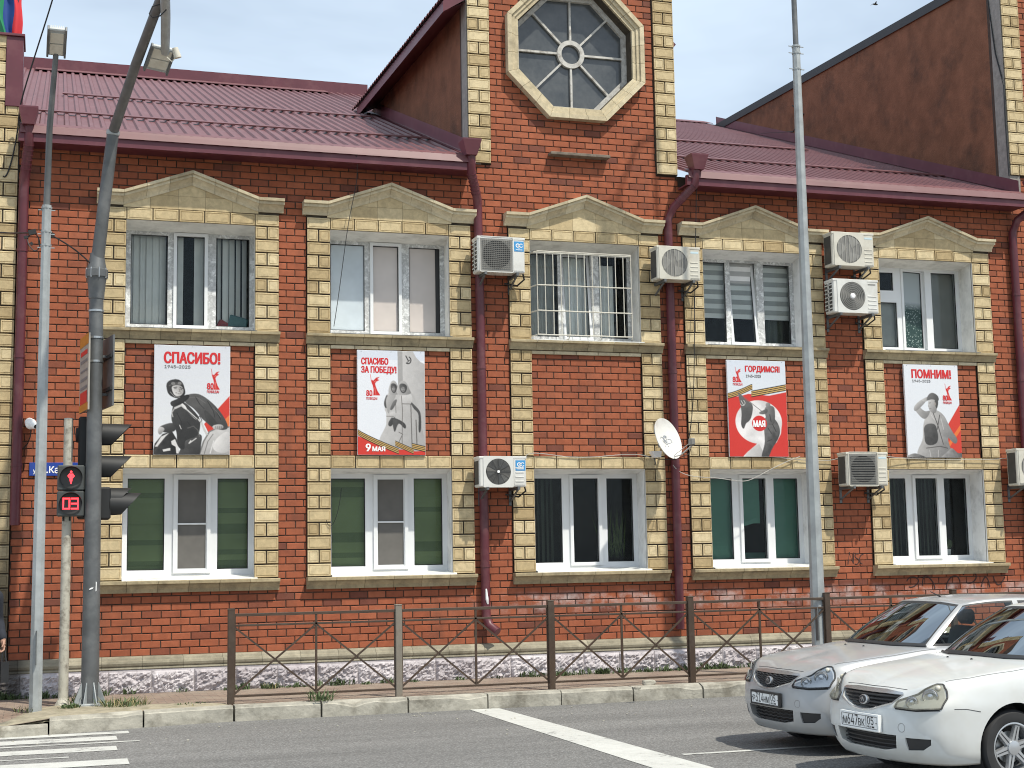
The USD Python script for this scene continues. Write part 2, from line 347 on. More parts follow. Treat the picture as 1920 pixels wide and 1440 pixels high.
plain('ac_grille', (0.19, 0.185, 0.17), 0.55, var=0.15)
plain('fan_dark', (0.17, 0.166, 0.155), 0.6, var=0.25)
plain('fan_blade', (0.22, 0.215, 0.20), 0.6, var=0.15)
plain('lamp_bowl', (0.62, 0.63, 0.64), 0.22, metal=0.35, var=0.05)
plain('ac_dark', (0.045, 0.044, 0.042), 0.6, var=0.2)
plain('logo_blue', (0.05, 0.27, 0.55), 0.4, var=0.03)
plain('sign_blue', (0.018, 0.055, 0.30), 0.35, var=0.04)
plain('white_paint', (0.82, 0.82, 0.81), 0.45, var=0.03)
plain('black_plastic', (0.012, 0.0125, 0.013), 0.6, var=0.2)
plain('signal_grey', (0.055, 0.06, 0.058), 0.45, var=0.12)
plain('cable_black', (0.014, 0.014, 0.015), 0.5, var=0.1)
plain('cable_white', (0.40, 0.385, 0.35), 0.5, var=0.1)
plain('dish_white', (0.70, 0.69, 0.65), 0.4, var=0.05, scale=4, dirt=(0.48, 0.45, 0.40), dscale=5, damt=0.4)
plain('dish_print', (0.27, 0.29, 0.32), 0.5, var=0.1)
plain('old_wood', (0.16, 0.13, 0.10), 0.85, var=0.35, scale=14)
plain('weathered_frame', (0.50, 0.485, 0.45), 0.8, var=0.22, scale=10, dirt=(0.16, 0.13, 0.10), dscale=9, damt=0.7)
plain('steel', (0.45, 0.46, 0.46), 0.35, metal=0.9, var=0.1)
plain('chrome', (0.50, 0.51, 0.52), 0.28, metal=0.85, var=0.05)
plain('tyre', (0.022, 0.022, 0.023), 0.8, var=0.2, scale=9)
plain('alloy', (0.52, 0.53, 0.54), 0.32, metal=0.75, var=0.05)
plain('car_black', (0.018, 0.018, 0.019), 0.45, var=0.1)
plain('car_rubber', (0.03, 0.03, 0.031), 0.6, var=0.1)
plain('seat_fabric', (0.10, 0.105, 0.11), 0.9, var=0.2)
plain('plate_white', (0.74, 0.75, 0.74), 0.4, var=0.03)
plain('print_black', (0.015, 0.015, 0.015), 0.5, var=0.02)
plain('print_red', lin(196, 36, 38), 0.45, var=0.02)
plain('print_orange', lin(226, 104, 40), 0.45, var=0.02)
plain('print_grey', (0.16, 0.16, 0.165), 0.5, var=0.02)
plain('flag_green', (0.012, 0.20, 0.085), 0.8, var=0.08)
plain('flag_blue', (0.012, 0.05, 0.22), 0.8, var=0.08)
plain('flag_red', (0.52, 0.022, 0.030), 0.8, var=0.08)
plain('skin', (0.42, 0.24, 0.165), 0.55, var=0.06)
plain('cloth_dark', (0.018, 0.021, 0.030), 0.9, var=0.25, scale=12)
plain('leather_black', (0.014, 0.014, 0.015), 0.35, var=0.15)
plain('hair_dark', (0.02, 0.016, 0.013), 0.7, var=0.2)
plain('leaf_green', (0.060, 0.090, 0.030), 0.7, var=0.4, scale=7)
plain('leaf_dry', (0.22, 0.185, 0.085), 0.8, var=0.3, scale=9)
plain('soil', (0.30, 0.265, 0.19), 0.95, var=0.25, scale=9, bump=0.7, bscale=25, dirt=(0.12, 0.12, 0.065), dscale=4, damt=0.5)
plain('blind_green', (0.21, 0.275, 0.125), 0.8, var=0.1, scale=2)
plain('blind_band', (0.135, 0.185, 0.085), 0.8, var=0.15, scale=2)
plain('blind_teal', (0.12, 0.28, 0.215), 0.7, var=0.08, scale=2)
plain('blind_dark', (0.07, 0.085, 0.068), 0.8, var=0.12)
plain('blind_white', (0.86, 0.86, 0.855), 0.85, var=0.08, scale=3)
plain('blind_grey', (0.42, 0.425, 0.42), 0.85, var=0.08)
plain('blind_tan', (0.62, 0.56, 0.52), 0.85, var=0.06, scale=1.5)
plain('film_blue', (0.50, 0.56, 0.60), 0.35, var=0.08, scale=3)
plain('film_tan', (0.54, 0.485, 0.45), 0.28, var=0.10, scale=1.2)
plain('screen_grey', (0.115, 0.108, 0.098), 0.7, var=0.1)
plain('film_grey', (0.25, 0.25, 0.24), 0.6, var=0.1, scale=2)
plain('teal_cushion', (0.07, 0.17, 0.18), 0.7, var=0.15)
plain('red_cushion', (0.30, 0.045, 0.05), 0.7, var=0.15)
plain('vent_plate', (0.30, 0.29, 0.27), 0.6, var=0.2)
mat('led_red', {'p': ('principled_bsdf', {'base_color': (0.3, 0.01, 0.01), 'emission_color': (1.0, 0.045, 0.06), 'emission_strength': 2.6})}, [])
# protective film left on the window profiles: grey, torn, showing white plastic
mat('pvc_film', {'g': ('geometry', {}), 'n': ('noise_texture', {'scale': 7.0, 'detail': 8.0, 'roughness': 0.75, 'distortion': 1.2}), 'n2': ('noise_texture', {'scale': 38.0, 'detail': 3.0}),
    'r': ('rgb_ramp', {'ramp': [(0.43, (0.70, 0.71, 0.70)), (0.50, (0.47, 0.475, 0.47)), (1.0, (0.40, 0.405, 0.40))]}), 'r2': ('rgb_ramp', {'ramp': [(0.4, (0.85, 0.85, 0.85)), (0.6, (1.08, 1.08, 1.08))]}),
    'm': ('mix_color', {'blend_type': 'multiply', 'fac': 1.0, 'use_clamp': False}), 'p': ('principled_bsdf', {'roughness': 0.5})},
    [('g.position', 'n.vector'), ('g.position', 'n2.vector'), ('n.fac', 'r.fac'), ('n2.fac', 'r2.fac'), ('r.color', 'm.a'), ('r2.color', 'm.b'), ('m.result', 'p.base_color')])
def glass(name, tint, rough=0.02, ior=1.5, boost=0.0, gloss=(0.95, 0.97, 1.0)):
    mat(name, {'f': ('fresnel', {'IOR': ior}), 'fa': ('math', {'math_type': 'add', 'value2': boost, 'use_clamp': True}), 't': ('transparent_bsdf', {'color': tint}), 'g': ('glossy_bsdf', {'color': gloss, 'roughness': rough}), 'm': ('mix_closure', {})},
        [('f.fac', 'fa.value1'), ('fa.value', 'm.fac'), ('t.BSDF', 'm.closure1'), ('g.BSDF', 'm.closure2')], surface='m.closure')
glass('window_glass', (0.95, 0.965, 0.95), ior=1.36, gloss=(0.42, 0.45, 0.47))
glass('car_glass', (0.80, 0.86, 0.84), ior=1.32, gloss=(0.36, 0.39, 0.41))
glass('lens_glass', (0.93, 0.94, 0.95), ior=1.4)
mat('lens_yellow', {'g': ('geometry', {}), 'n': ('noise_texture', {'scale': 14.0, 'detail': 4.0}), 'r': ('map_range', {'from_min': 0.3, 'from_max': 0.7, 'to_min': 0.12, 'to_max': 0.38}), 't': ('transparent_bsdf', {'color': (0.80, 0.785, 0.70)}), 'p': ('principled_bsdf', {'base_color': (0.40, 0.385, 0.32), 'roughness': 0.22}), 'm': ('mix_closure', {})},
    [('g.position', 'n.vector'), ('n.fac', 'r.value'), ('r.result', 'm.fac'), ('t.BSDF', 'm.closure1'), ('p.BSDF', 'm.closure2')], surface='m.closure')
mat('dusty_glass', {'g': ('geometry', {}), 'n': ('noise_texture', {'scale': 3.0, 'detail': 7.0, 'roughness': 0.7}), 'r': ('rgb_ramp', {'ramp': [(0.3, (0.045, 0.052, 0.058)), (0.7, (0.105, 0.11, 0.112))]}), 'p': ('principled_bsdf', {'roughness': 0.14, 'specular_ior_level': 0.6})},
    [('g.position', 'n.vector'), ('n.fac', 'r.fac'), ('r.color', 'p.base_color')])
mat('wet_glass', {'g': ('geometry', {}), 'v': ('voronoi_texture', {'scale': 34.0}), 'r': ('rgb_ramp', {'ramp': [(0.0, (0.50, 0.58, 0.55)), (0.20, (0.36, 0.44, 0.41)), (0.30, (0.035, 0.065, 0.060)), (1.0, (0.025, 0.05, 0.047))]}), 's': ('separate_xyz', {}), 'z': ('map_range', {'from_min': 5.72, 'from_max': 5.86, 'to_min': 0.0, 'to_max': 1.0, 'clamp': True}), 'm': ('mix_color', {'b': (0.33, 0.37, 0.38)}), 'p': ('principled_bsdf', {'roughness': 0.25, 'specular_ior_level': 0.25})},
    [('g.position', 'v.vector'), ('v.distance', 'r.fac'), ('g.position', 's.vector'), ('s.z', 'z.value'), ('z.result', 'm.fac'), ('r.color', 'm.a'), ('m.result', 'p.base_color')])
mat('print', {'a': ('attribute', {'attribute': 'col'}), 'p': ('principled_bsdf', {'roughness': 0.42, 'specular_ior_level': 0.4})}, [('a.color', 'p.base_color')])
def paint(name, color, metal, rough, dirt, flake=0.0):
    mat(name, {'g': ('geometry', {}), 'n': ('noise_texture', {'scale': 1.6, 'detail': 6.0, 'roughness': 0.65}), 'r': ('map_range', {'from_min': 0.42, 'from_max': 0.7, 'to_min': 0.0, 'to_max': 0.6, 'clamp': True}),
        's': ('separate_xyz', {}), 'z': ('map_range', {'from_min': 0.28, 'from_max': -0.02, 'to_min': 0.0, 'to_max': 0.6, 'clamp': True}), 'ad': ('math', {'math_type': 'add', 'use_clamp': True}),
        'm': ('mix_color', {'a': color, 'b': dirt}), 'ro': ('map_range', {'from_min': 0.0, 'from_max': 1.0, 'to_min': rough, 'to_max': 0.6}),
        'p': ('principled_bsdf', {'metallic': metal, 'coat_weight': 0.55, 'coat_roughness': 0.10})},
        [('g.position', 'n.vector'), ('n.fac', 'r.value'), ('g.position', 's.vector'), ('s.z', 'z.value'), ('r.result', 'ad.value1'), ('z.result', 'ad.value2'), ('ad.value', 'm.fac'), ('m.result', 'p.base_color'), ('ad.value', 'ro.value'), ('ro.result', 'p.roughness')])
paint('paint_white', (0.56, 0.575, 0.565), 0.0, 0.32, (0.44, 0.43, 0.39))
paint('paint_silver', (0.40, 0.405, 0.41), 0.30, 0.36, (0.34, 0.335, 0.315))
# pavers: small clay-coloured blocks, too fine to pick apart from here
mat('pavers', {'g': ('geometry', {}), 'b': ('brick_texture', {'scale': 1.0, 'brick_width': 0.20, 'row_height': 0.10, 'mortar_size': 0.006, 'color1': (0.26, 0.19, 0.145), 'color2': (0.20, 0.145, 0.115), 'mortar': (0.13, 0.105, 0.085)}),
    'n': ('noise_texture', {'scale': 1.7, 'detail': 7.0, 'roughness': 0.7}), 'r': ('map_range', {'from_min': 0.42, 'from_max': 0.7, 'to_min': 0.0, 'to_max': 0.7, 'clamp': True}), 'm': ('mix_color', {'b': (0.33, 0.285, 0.225)}), 'bp': ('bump', {'strength': 0.5, 'distance': 0.01, 'invert': True}), 'p': ('principled_bsdf', {'roughness': 0.88})},
    [('g.position', 'b.vector'), ('g.position', 'n.vector'), ('n.fac', 'r.value'), ('r.result', 'm.fac'), ('b.color', 'm.a'), ('m.result', 'p.base_color'), ('b.fac', 'bp.height'), ('bp.normal', 'p.normal')])
# worn road paint: asphalt shows through
mat('road_paint', {'g': ('geometry', {}), 'n': ('noise_texture', {'scale': 9.0, 'detail': 8.0, 'roughness': 0.75}), 'n1': ('noise_texture', {'scale': 1.8, 'detail': 3.0}), 'ad': ('math', {'math_type': 'multiply_add', 'value2': 0.55}), 'r': ('rgb_ramp', {'ramp': [(0.57, (0.14, 0.137, 0.132)), (0.65, (0.46, 0.46, 0.43)), (1.0, (0.57, 0.57, 0.535))]}), 'n2': ('noise_texture', {'scale': 90.0}), 'b': ('bump', {'strength': 0.5, 'distance': 0.01}), 'p': ('principled_bsdf', {'roughness': 0.7})},
    [('g.position', 'n.vector'), ('g.position', 'n1.vector'), ('n1.fac', 'ad.value1'), ('n.fac', 'ad.value3'), ('ad.value', 'r.fac'), ('r.color', 'p.base_color'), ('g.position', 'n2.vector'), ('n2.fac', 'b.height'), ('b.normal', 'p.normal')])
mat('asphalt', {'g': ('geometry', {}), 'v': ('voronoi_texture', {'scale': 42.0}), 'vr': ('rgb_ramp', {'ramp': [(0.0, (0.40, 0.395, 0.38)), (0.20, (0.22, 0.215, 0.207)), (0.5, (0.148, 0.145, 0.139)), (1.0, (0.11, 0.107, 0.102))]}),
    'v3': ('voronoi_texture', {'scale': 17.0}), 'v3r': ('rgb_ramp', {'ramp': [(0.0, (0.30, 0.30, 0.29)), (0.13, (0.26, 0.26, 0.25)), (0.17, (0.0, 0.0, 0.0)), (1.0, (0.0, 0.0, 0.0))]}), 'v3n': ('noise_texture', {'scale': 5.0, 'detail': 3.0}), 'v3m': ('map_range', {'from_min': 0.5, 'from_max': 0.6, 'to_min': 0.0, 'to_max': 0.8, 'clamp': True}),
    'ml': ('mapping', {'scale': (0.14, 1.1, 1.0)}), 'n': ('noise_texture', {'scale': 1.1, 'detail': 8.0, 'roughness': 0.68}), 'nr': ('map_range', {'from_min': 0.3, 'from_max': 0.7, 'to_min': 0.80, 'to_max': 1.25}), 'cc': ('combine_xyz', {}), 'm': ('mix_color', {'blend_type': 'multiply', 'fac': 1.0, 'use_clamp': False}), 'li': ('mix_color', {'blend_type': 'lighten', 'use_clamp': False}),
    'n2': ('noise_texture', {'scale': 60.0, 'detail': 4.0}), 'b': ('bump', {'strength': 0.9, 'distance': 0.012}), 'p': ('principled_bsdf', {'roughness': 0.82})},
    [('g.position', 'v.vector'), ('v.distance', 'vr.fac'), ('g.position', 'v3.vector'), ('v3.distance', 'v3r.fac'), ('g.position', 'v3n.vector'), ('v3n.fac', 'v3m.value'), ('v3m.result', 'li.fac'), ('g.position', 'ml.vector'), ('ml.vector', 'n.vector'), ('n.fac', 'nr.value'), ('nr.result', 'cc.x'), ('nr.result', 'cc.y'), ('nr.result', 'cc.z'), ('vr.color', 'm.a'), ('cc.vector', 'm.b'), ('m.result', 'li.a'), ('v3r.color', 'li.b'), ('li.result', 'p.base_color'), ('g.position', 'n2.vector'), ('n2.fac', 'b.height'), ('b.normal', 'p.normal')])

# ================================================================ ground, road, kerb
ZR = -0.17                       # road surface; the pavement is z = 0
KY = -2.60                       # face of the kerb
g = TM([(-400, -400, ZR-0.02), (400, -400, ZR-0.02), (400, 600, ZR-0.02), (-400, 600, ZR-0.02)], [(0, 1, 2, 3)])
part('/World', 'ground', g, 'soil', kind='structure')
road = TM([(-160, -26, ZR), (160, -26, ZR), (160, KY+0.1, ZR), (-160, KY+0.1, ZR)], [(0, 1, 2, 3)])
part('/World', 'road', road, 'asphalt', kind='structure')
# pavement: from the plinth to the kerb; at the left it dips to the crossing
pv, pf = [], []
xs = np.r_[-30, -8, -5, -4, -3.2, -2.9, -2.6, -2.3, -2.0, -1.7, np.arange(-1.4, 16.1, 0.35), 40]
ys = np.r_[np.linspace(-0.02, -1.6, 6), -1.9, -2.1, -2.3, -2.42]
def kerb_y(x): return KY+0.0-0.50*float(np.clip((0.2-x)/2.2, 0, 1))**1.3
def pave_z(x, y): return -0.10*float(np.clip((-1.75-x)/0.8, 0, 1))*float(np.clip((-1.5-y)/1.0, 0, 1))
for y in ys:
    for x in xs:
        yy = y if y > -1.9 else y+(kerb_y(x)-KY)*((-1.6-y)/0.82)
        pv.append((x, yy, pave_z(x, yy)))
nx = len(xs)
for j in range(len(ys)-1):
    for i in range(nx-1): pf.append((j*nx+i, (j+1)*nx+i, (j+1)*nx+i+1, j*nx+i+1))
part('/World', 'pavement', TM(pv, pf), 'pavers', kind='structure')
rng = np.random.default_rng(7)
# bare earth that has crept over the pavers round the poles
E_ = Polygon([(-2.7, -2.95), (-2.2, -2.45), (-1.95, -1.75), (-1.6, -1.3), (-1.2, -1.35), (-0.9, -1.75), (-0.2, -1.98), (0.25, -2.15), (0.25, -2.36), (-0.6, -2.42), (-1.5, -2.7)]).buffer(0.05)
v, f = trimesh.creation.triangulate_polygon(E_, triangle_args='pa0.004', engine='triangle') if False else (None, None)
gx, gy = np.meshgrid(np.arange(-2.8, 0.4, 0.06), np.arange(-3.05, -1.2, 0.06), indexing='ij')
inside = np.array([[E_.contains(Point(a, b)) for b in gy[0]] for a in gx[:, 0]])
hz = 0.022*meshkit.fbm(np.stack([gx*3, gy*3, 0*gx], -1), 4, 3)+0.006
dist = np.array([[E_.exterior.distance(Point(a, b)) for b in gy[0]] for a in gx[:, 0]])
zz = np.vectorize(pave_z)(gx, gy)+np.where(inside, 0.004+hz*np.clip(dist/0.15, 0, 1), -0.03)
n0, n1 = gx.shape; idx = np.arange(n0*n1).reshape(n0, n1)
q = np.stack([idx[:-1, :-1], idx[1:, :-1], idx[1:, 1:], idx[:-1, 1:]], -1).reshape(-1, 4)
keep = inside[:-1, :-1].ravel() | inside[1:, 1:].ravel() | inside[1:, :-1].ravel() | inside[:-1, 1:].ravel()
part('/World', 'earth', TM(np.stack([gx, gy, zz], -1).reshape(-1, 3), q[keep]), 'soil', smooth=True, kind='structure')

kerb = thing('kerb', None, None, (4.0, KY, 0), kind='structure')
kj = [-8.2, -7.15, -6.1, -5.0, -3.9, -2.85, -1.79, -0.745, 0.31, 1.36, 2.44, 3.46, 4.44, 5.43, 6.42, 7.42, 8.43, 9.43, 10.44, 11.45, 12.46, 13.46, 14.47, 15.48, 16.48, 17.5]
for a, b in zip(kj[:-1], kj[1:]):
    a2, b2 = a+0.006+rng.uniform(0, .008), b-0.006-rng.uniform(0, .008)
    m = trimesh.creation.box([1, 1, 1]); m = m.subdivide().subdivide().subdivide()
    v = m.vertices.copy()+0.5
    drop = 0.0 if a > -1.8 else -0.07
    x = a2+(b2-a2)*v[:, 0]; ky = np.array([kerb_y(t) for t in x])
    r = 0.03                                                     # rounded, chipped upper edge
    z = ZR-0.06+(0.012+drop-ZR+0.06)*v[:, 2]; y = ky+0.20*v[:, 1]
    topf = (v[:, 2] > 0.99) & (v[:, 1] < 0.01); z[topf] -= 0.022; y[(v[:, 1] < 0.01) & (v[:, 2] > 0.99)] += 0.018
    n = meshkit.fbm(np.stack([x*5, y*9, z*9], -1), 4, 11)-0.5
    chip = np.clip(meshkit.noise(np.stack([x*4, y*3, z*3], -1), 5)-0.62, 0, 1)
    z -= np.where(v[:, 2] > 0.6, chip*0.16*(v[:, 1] < 0.6), 0); y += np.where(v[:, 1] < 0.01, n*0.016, 0); z += np.where(v[:, 2] > 0.99, n*0.012, 0)
    part(kerb, 'kerb_stone', TM(np.stack([x, y, z], -1), m.faces), 'kerb_concrete', smooth=40)

# road markings, 4 mm above the road
def sheet(poly, h=0.004):
    poly = poly if poly.geom_type == 'Polygon' else max(poly.geoms, key=lambda t: t.area)
    v, f = trimesh.creation.triangulate_polygon(poly, engine='earcut'); return trimesh.Trimesh(np.c_[v, np.full(len(v), ZR+h)], f, process=False)
def ragged(x0, x1, y0, y1, seed, amp=0.02):
    r = np.random.default_rng(seed); P = []
    for t in np.linspace(0, 1, 22): P.append((x0+(x1-x0)*t, y0+r.normal(0, amp*.4)))
    for t in np.linspace(0, 1, 22): P.append((x1-(x1-x0)*t, y1+r.normal(0, amp*.4)))
    return Polygon(P).buffer(0)
stripe = [(-3.05, -3.28, -0.93), (-3.50, -3.86, -1.08), (-4.02, -4.10, -0.86), (-4.42, -4.78, -1.12), (-5.12, -5.18, -1.6), (-5.50, -5.92, -1.06), (-6.6, -7.0, -1.1), (-7.65, -8.05, -1.05), (-8.7, -9.1, -1.1)]
for i, (ya, yb, xe) in enumerate(stripe):
    part('/World', 'crossing_stripe', sheet(ragged(-5.2, xe, ya, yb, 20+i)), 'road_paint', kind='structure')
part('/World', 'stop_line', sheet(Polygon([(3.22, -2.62), (3.60, -2.62), (3.79, -8.3), (3.74, -14), (3.30, -14), (3.30, -8.3)])), 'road_paint', kind='structure')
part('/World', 'lane_line', sheet(Polygon([(3.9, -7.50), (30, -7.72), (30, -7.82), (3.9, -7.585)])), 'road_paint', kind='structure')

# ================================================================ the building
C = [0.0, 2.851, 5.891, 8.746, 11.896]                 # middle of each window bay
WO, WI = 1.225, 0.887                                  # half width of a stone surround and of its opening
ZA0, ZA, ZB, ZC, ZD, ZE, ZF = 6.645, 6.467, 4.945, 3.20, 3.011, 1.490, 1.322
YB = 0.046                                             # face of the brickwork (the stone stands proud at y = 0)
XL, XT0, XT1, XR = -2.325, 4.066, 7.482, 13.665        # tower edges
B = thing('brick_building', 'two storey red brick building with sandstone window surrounds and maroon metal roof', 'building', (5.9, 0.0, 0.0))

ped = lambda c: Polygon([(c-1.225, ZA0-.01), (c+1.225, ZA0-.01), (c+1.29, 6.855), (c+.93, 6.855), (c, 7.185), (c-.93, 6.855), (c-1.29, 6.855)])
def surround_shape(c):
    s = sbox(c-WO, ZF+.01, c+WO, ZA0).union(ped(c))
    return s.difference(sbox(c-WI, ZC, c+WI, 4.735))
wall_shape = unary_union([sbox(-2.318, 0.30, 18.5, 7.62), sbox(XT0, 7.5, XT1, 11.2), sbox(XR, 7.5, 17.2, 13.2), sbox(-5.5, 0.30, -2.705, 8.93)])
OC = (5.812, 9.515)                          # octagonal window
octo = lambda r: Polygon([(OC[0]+r/math.cos(math.pi/8)*math.cos(math.pi/8+k*math.pi/4), OC[1]+r/math.cos(math.pi/8)*math.sin(math.pi/8+k*math.pi/4)) for k in range(8)])
openings = unary_union([sbox(c-.965, z0, c+.965, z1) for c in C for z0, z1 in ((ZE-.03, ZD+.03), (ZB-.03, ZA+.03))]+[octo(0.965)])
wall = part(B, 'wall', extr(wall_shape.difference(openings), YB+.012, 0.40), 'mortar')

brick_area = wall_shape.difference(unary_union([surround_shape(c) for c in C]+[sbox(-8, 0, 20, 0.482), octo(1.10), sbox(XT0-.1, 7.60, XT0+.36, 12), sbox(XT1-.36, 7.60, XT1+.1, 12), sbox(XR-.4, 8.0, XR+.37, 14), sbox(-2.65, 7.45, XT0-.01, 8), sbox(XT1+.01, 7.45, XR-.05, 8)]))
from shapely.prepared import prep
pa = prep(brick_area)
BH, BL, J = 0.0997, 0.260, 0.0130
whole, cut = [], []
row = 0; z = 0.486
rb = np.random.default_rng(3)
while z < 11.6:
    z1 = z+BH-J
    x = -5.68+(BL/2 if row % 2 else 0.0)+rb.uniform(-.012, .012)
    if z > 7.62: x += 0.07
    while x < 18.6:
        p = sbox(x, z, x+BL-J, z1)
        if pa.contains(p): whole.append((x, x+BL-J, z, z1))
        elif pa.intersects(p):
            q = brick_area.intersection(p)
            for gm in getattr(q, 'geoms', [q]):
                if gm.geom_type == 'Polygon' and gm.area > 0.0012:
                    a0, c0, a1, c1 = gm.bounds
                    if gm.area > 0.985*(a1-a0)*(c1-c0): whole.append((a0+(.003 if a0 > x+.01 else 0), a1-(.003 if a1 < x+BL-J-.01 else 0), c0, c1))
                    else: cut.append(gm.buffer(-0.003))
        x += BL
    row += 1; z += BH
whole = np.array(whole)
def px_area(w):
    a = project([(w[0], YB, w[2]), (w[1], YB, w[2]), (w[1], YB, w[3]), (w[0], YB, w[3])])
    if a[:, 0].min() < 5 or a[:, 0].max() > 1915 or a[:, 1].min() < 5 or a[:, 1].max() > 1430: return -1
    if ((a[:, 0] > 150) & (a[:, 0] < 205)).any() or ((a[:, 0] > 60) & (a[:, 0] < 100)).any(): return -1
    return Polygon(a).area
area = np.array([px_area(w) for w in whole])
order = np.argsort(-area)
rs = np.random.default_rng(5)
stuffV, stuffT = [], []
for rank, i in enumerate(order):
    x0, x1, z0, z1 = whole[i]
    t = float(np.clip(rs.beta(4.5, 3.2), 0.25, 1)) if rs.random() > 0.045 else 0.05
    m = block(x0, x1, z0, z1, YB+rs.normal(0, .0016), YB+.03, 0.005)
    if rank < 300: part(wall, 'brick', m, 'brick', tone=t)
    else: stuffV.append(m); stuffT.append(np.full(len(m.vertices), t))
for gm in cut:
    if gm.is_empty: continue
    m = extr(gm, YB, YB+.03); stuffV.append(m); stuffT.append(np.full(len(m.vertices), rs.beta(2.6, 2.2)))
part(wall, 'brickwork', cat(stuffV), 'brick', tone=np.concatenate(stuffT), kind='stuff', label='the rest of the red bricks of the wall')

# ---- stone window surrounds
def tone(): return float(np.clip(rs.normal(.54, .30), 0, 1))
def pilaster_rows():
    rows = [('long', ZA, ZA0)]
    h = (ZA-ZB)/8
    for k in range(8): rows.append(('half' if k % 2 == 0 else 'long', ZA-(k+1)*h, ZA-k*h))
    h = (4.79-ZC)/9
    for k in range(9): rows.append(('half' if k % 2 == 0 else 'long', 4.79-(k+1)*h, 4.79-k*h))
    rows.append(('long', ZD, ZC)); h = (ZD-ZE)/8
    for k in range(8): rows.append(('half' if k % 2 == 0 else 'long', ZD-(k+1)*h, ZD-k*h))
    return rows
PROFILE = [(-0.06, -.185), (.006, -.185), (.012, -.150), (.040, -.120), (.078, -.092), (.084, -.086), (.108, -.086), (.110, -.050), (.104, -.046), (.138, -.040), (.142, 0.0), (-0.06, 0.0)]
def sub_path(P, n):
    out = []
    for (a, b), k in zip(zip(P[:-1], P[1:]), n):
        for i in range(k):
            t0, t1 = i/k, (i+1)/k; out.append(((a[0]+(b[0]-a[0])*t0, a[1]+(b[1]-a[1])*t0), (a[0]+(b[0]-a[0])*t1, a[1]+(b[1]-a[1])*t1)))
    return out
def ledge(parent, name, x0, x1, z0, z1, proj, n, top=.05):
    """A moulded stone string under a sill, in n pieces."""
    h = z1-z0
    pr = [(-.05, 0), (.006, 0), (.018, h*.30), (proj*.55, h*.55), (proj*.62, h*.68), (proj, h*.72), (proj, h-.008), (proj-.008, h), (-.05, h)]
    X = np.linspace(x0, x1, n+1)
    for a, b in zip(X[:-1], X[1:]): part(parent, name, prism_path([(a+.0025, z0), (b-.0025, z0)], pr), 'ledge', tone=tone())
for bi, c in enumerate(C):
    back = surround_shape(c).difference(unary_union([sbox(c-WI, ZE, c+WI, ZD), sbox(c-WI, ZB, c+WI, ZA)])).buffer(-0.004)
    S = part(B, 'window_surround', extr(back, 0.018, YB+.011), 'stone_joint')
    for kind, z0, z1 in pilaster_rows():
        for s in (-1, 1):
            a, b = (c-WO, c-WI) if s < 0 else (c+WI, c+WO)
            y = rs.normal(0, .0015)
            if kind == 'long': part(S, 'quoin_stone', stone(a+.004, b-.004, z0+.0105, z1-.0105, y, .04), 'stone', tone=tone())
            else:
                mid = (a+b)/2
                for p0, p1 in ((a+.004, mid-.009), (mid+.009, b-.004)): part(S, 'half_quoin_stone', stone(p0, p1, z0+.0105, z1-.0105, y, .04), 'stone', tone=tone())
    for z0, z1 in ((ZA, ZA0), (ZD, ZC)):
        for k in range(5):
            a = c-WI+k*2*WI/5; part(S, 'lintel_stone', stone(a+.007, a+2*WI/5-.007, z0+.007, z1-.007, rs.normal(0, .002), .04), 'stone', tone=tone())
    for k in range(5):
        a = c-WI+k*2*WI/5; part(S, 'panel_edge_stone', block(a+.004, a+2*WI/5-.004, 4.735, 4.785, 0.012, .045, .004), 'moulding', tone=tone())
    tri = Polygon([(c-.93, ZA0), (c+.93, ZA0), (c+.93, 6.70), (c, 7.03), (c-.93, 6.70)])
    for r, (z0, z1) in enumerate(((6.648, 6.835), (6.838, 7.06))):
        for k in range(5):
            a = c-.95+(.38*k if r == 0 else .38*k); q = tri.intersection(sbox(a+.002, z0, a+.378, z1))
            if q.area > .002: part(S, 'tympanum_stone', extr(q, .004+rs.uniform(-.002, .002), .05), 'stone', tone=tone())
    P = [(c-1.29, 6.857), (c-.93, 6.857), (c, 7.187), (c+.93, 6.857), (c+1.29, 6.857)]
    for a, b in sub_path(P, (1, 3, 3, 1)):
        d = np.array(b)-np.array(a); e = 0.002/np.hypot(*d)
        part(S, 'cornice_stone', prism_path([tuple(np.array(a)+d*e), tuple(np.array(b)-d*e)], PROFILE), 'moulding', tone=tone())
    ledge(S, 'ledge_stone', c-WO-.012, c+WO+.012, 4.795, 4.941, .085, 6)
    ledge(S, 'ledge_stone', c-WO-.012, c+WO+.012, ZF, ZE-.003, .10, 6)

# ---- stone quoins of the towers
def quoin(name, x0, x1, z0, z1, first, h=0.1885, halves=True):
    Q = part(B, name, extr(sbox(x0+.003, z0, x1-.003, z1), .02, .10), 'stone_joint')
    z, k = z0, first
    while z < z1-.05:
        y = rs.normal(0, .002)
        if k % 2 == 0: part(Q, 'tower_stone', stone(x0+.006, x1-.006, z+.010, z+h-.010, y, .04), 'stone', tone=tone())
        else:
            m = (x0+x1)/2
            for p0, p1 in ((x0+.006, m-.009), (m+.009, x1-.006)): part(Q, 'half_tower_stone', stone(p0, p1, z+.010, z+h-.010, y, .04), 'stone', tone=tone())
        z += h; k += 1
quoin('tower_quoin', XT0, XT0+.355, 7.612, 10.95, 0)
quoin('tower_quoin', XT1-.355, XT1, 7.625, 10.95, 0)
quoin('tower_quoin', XR, XR+.355, 8.03, 12.0, 1)
quoin('tower_quoin', -2.70, XL, 0.486, 8.98, 0)

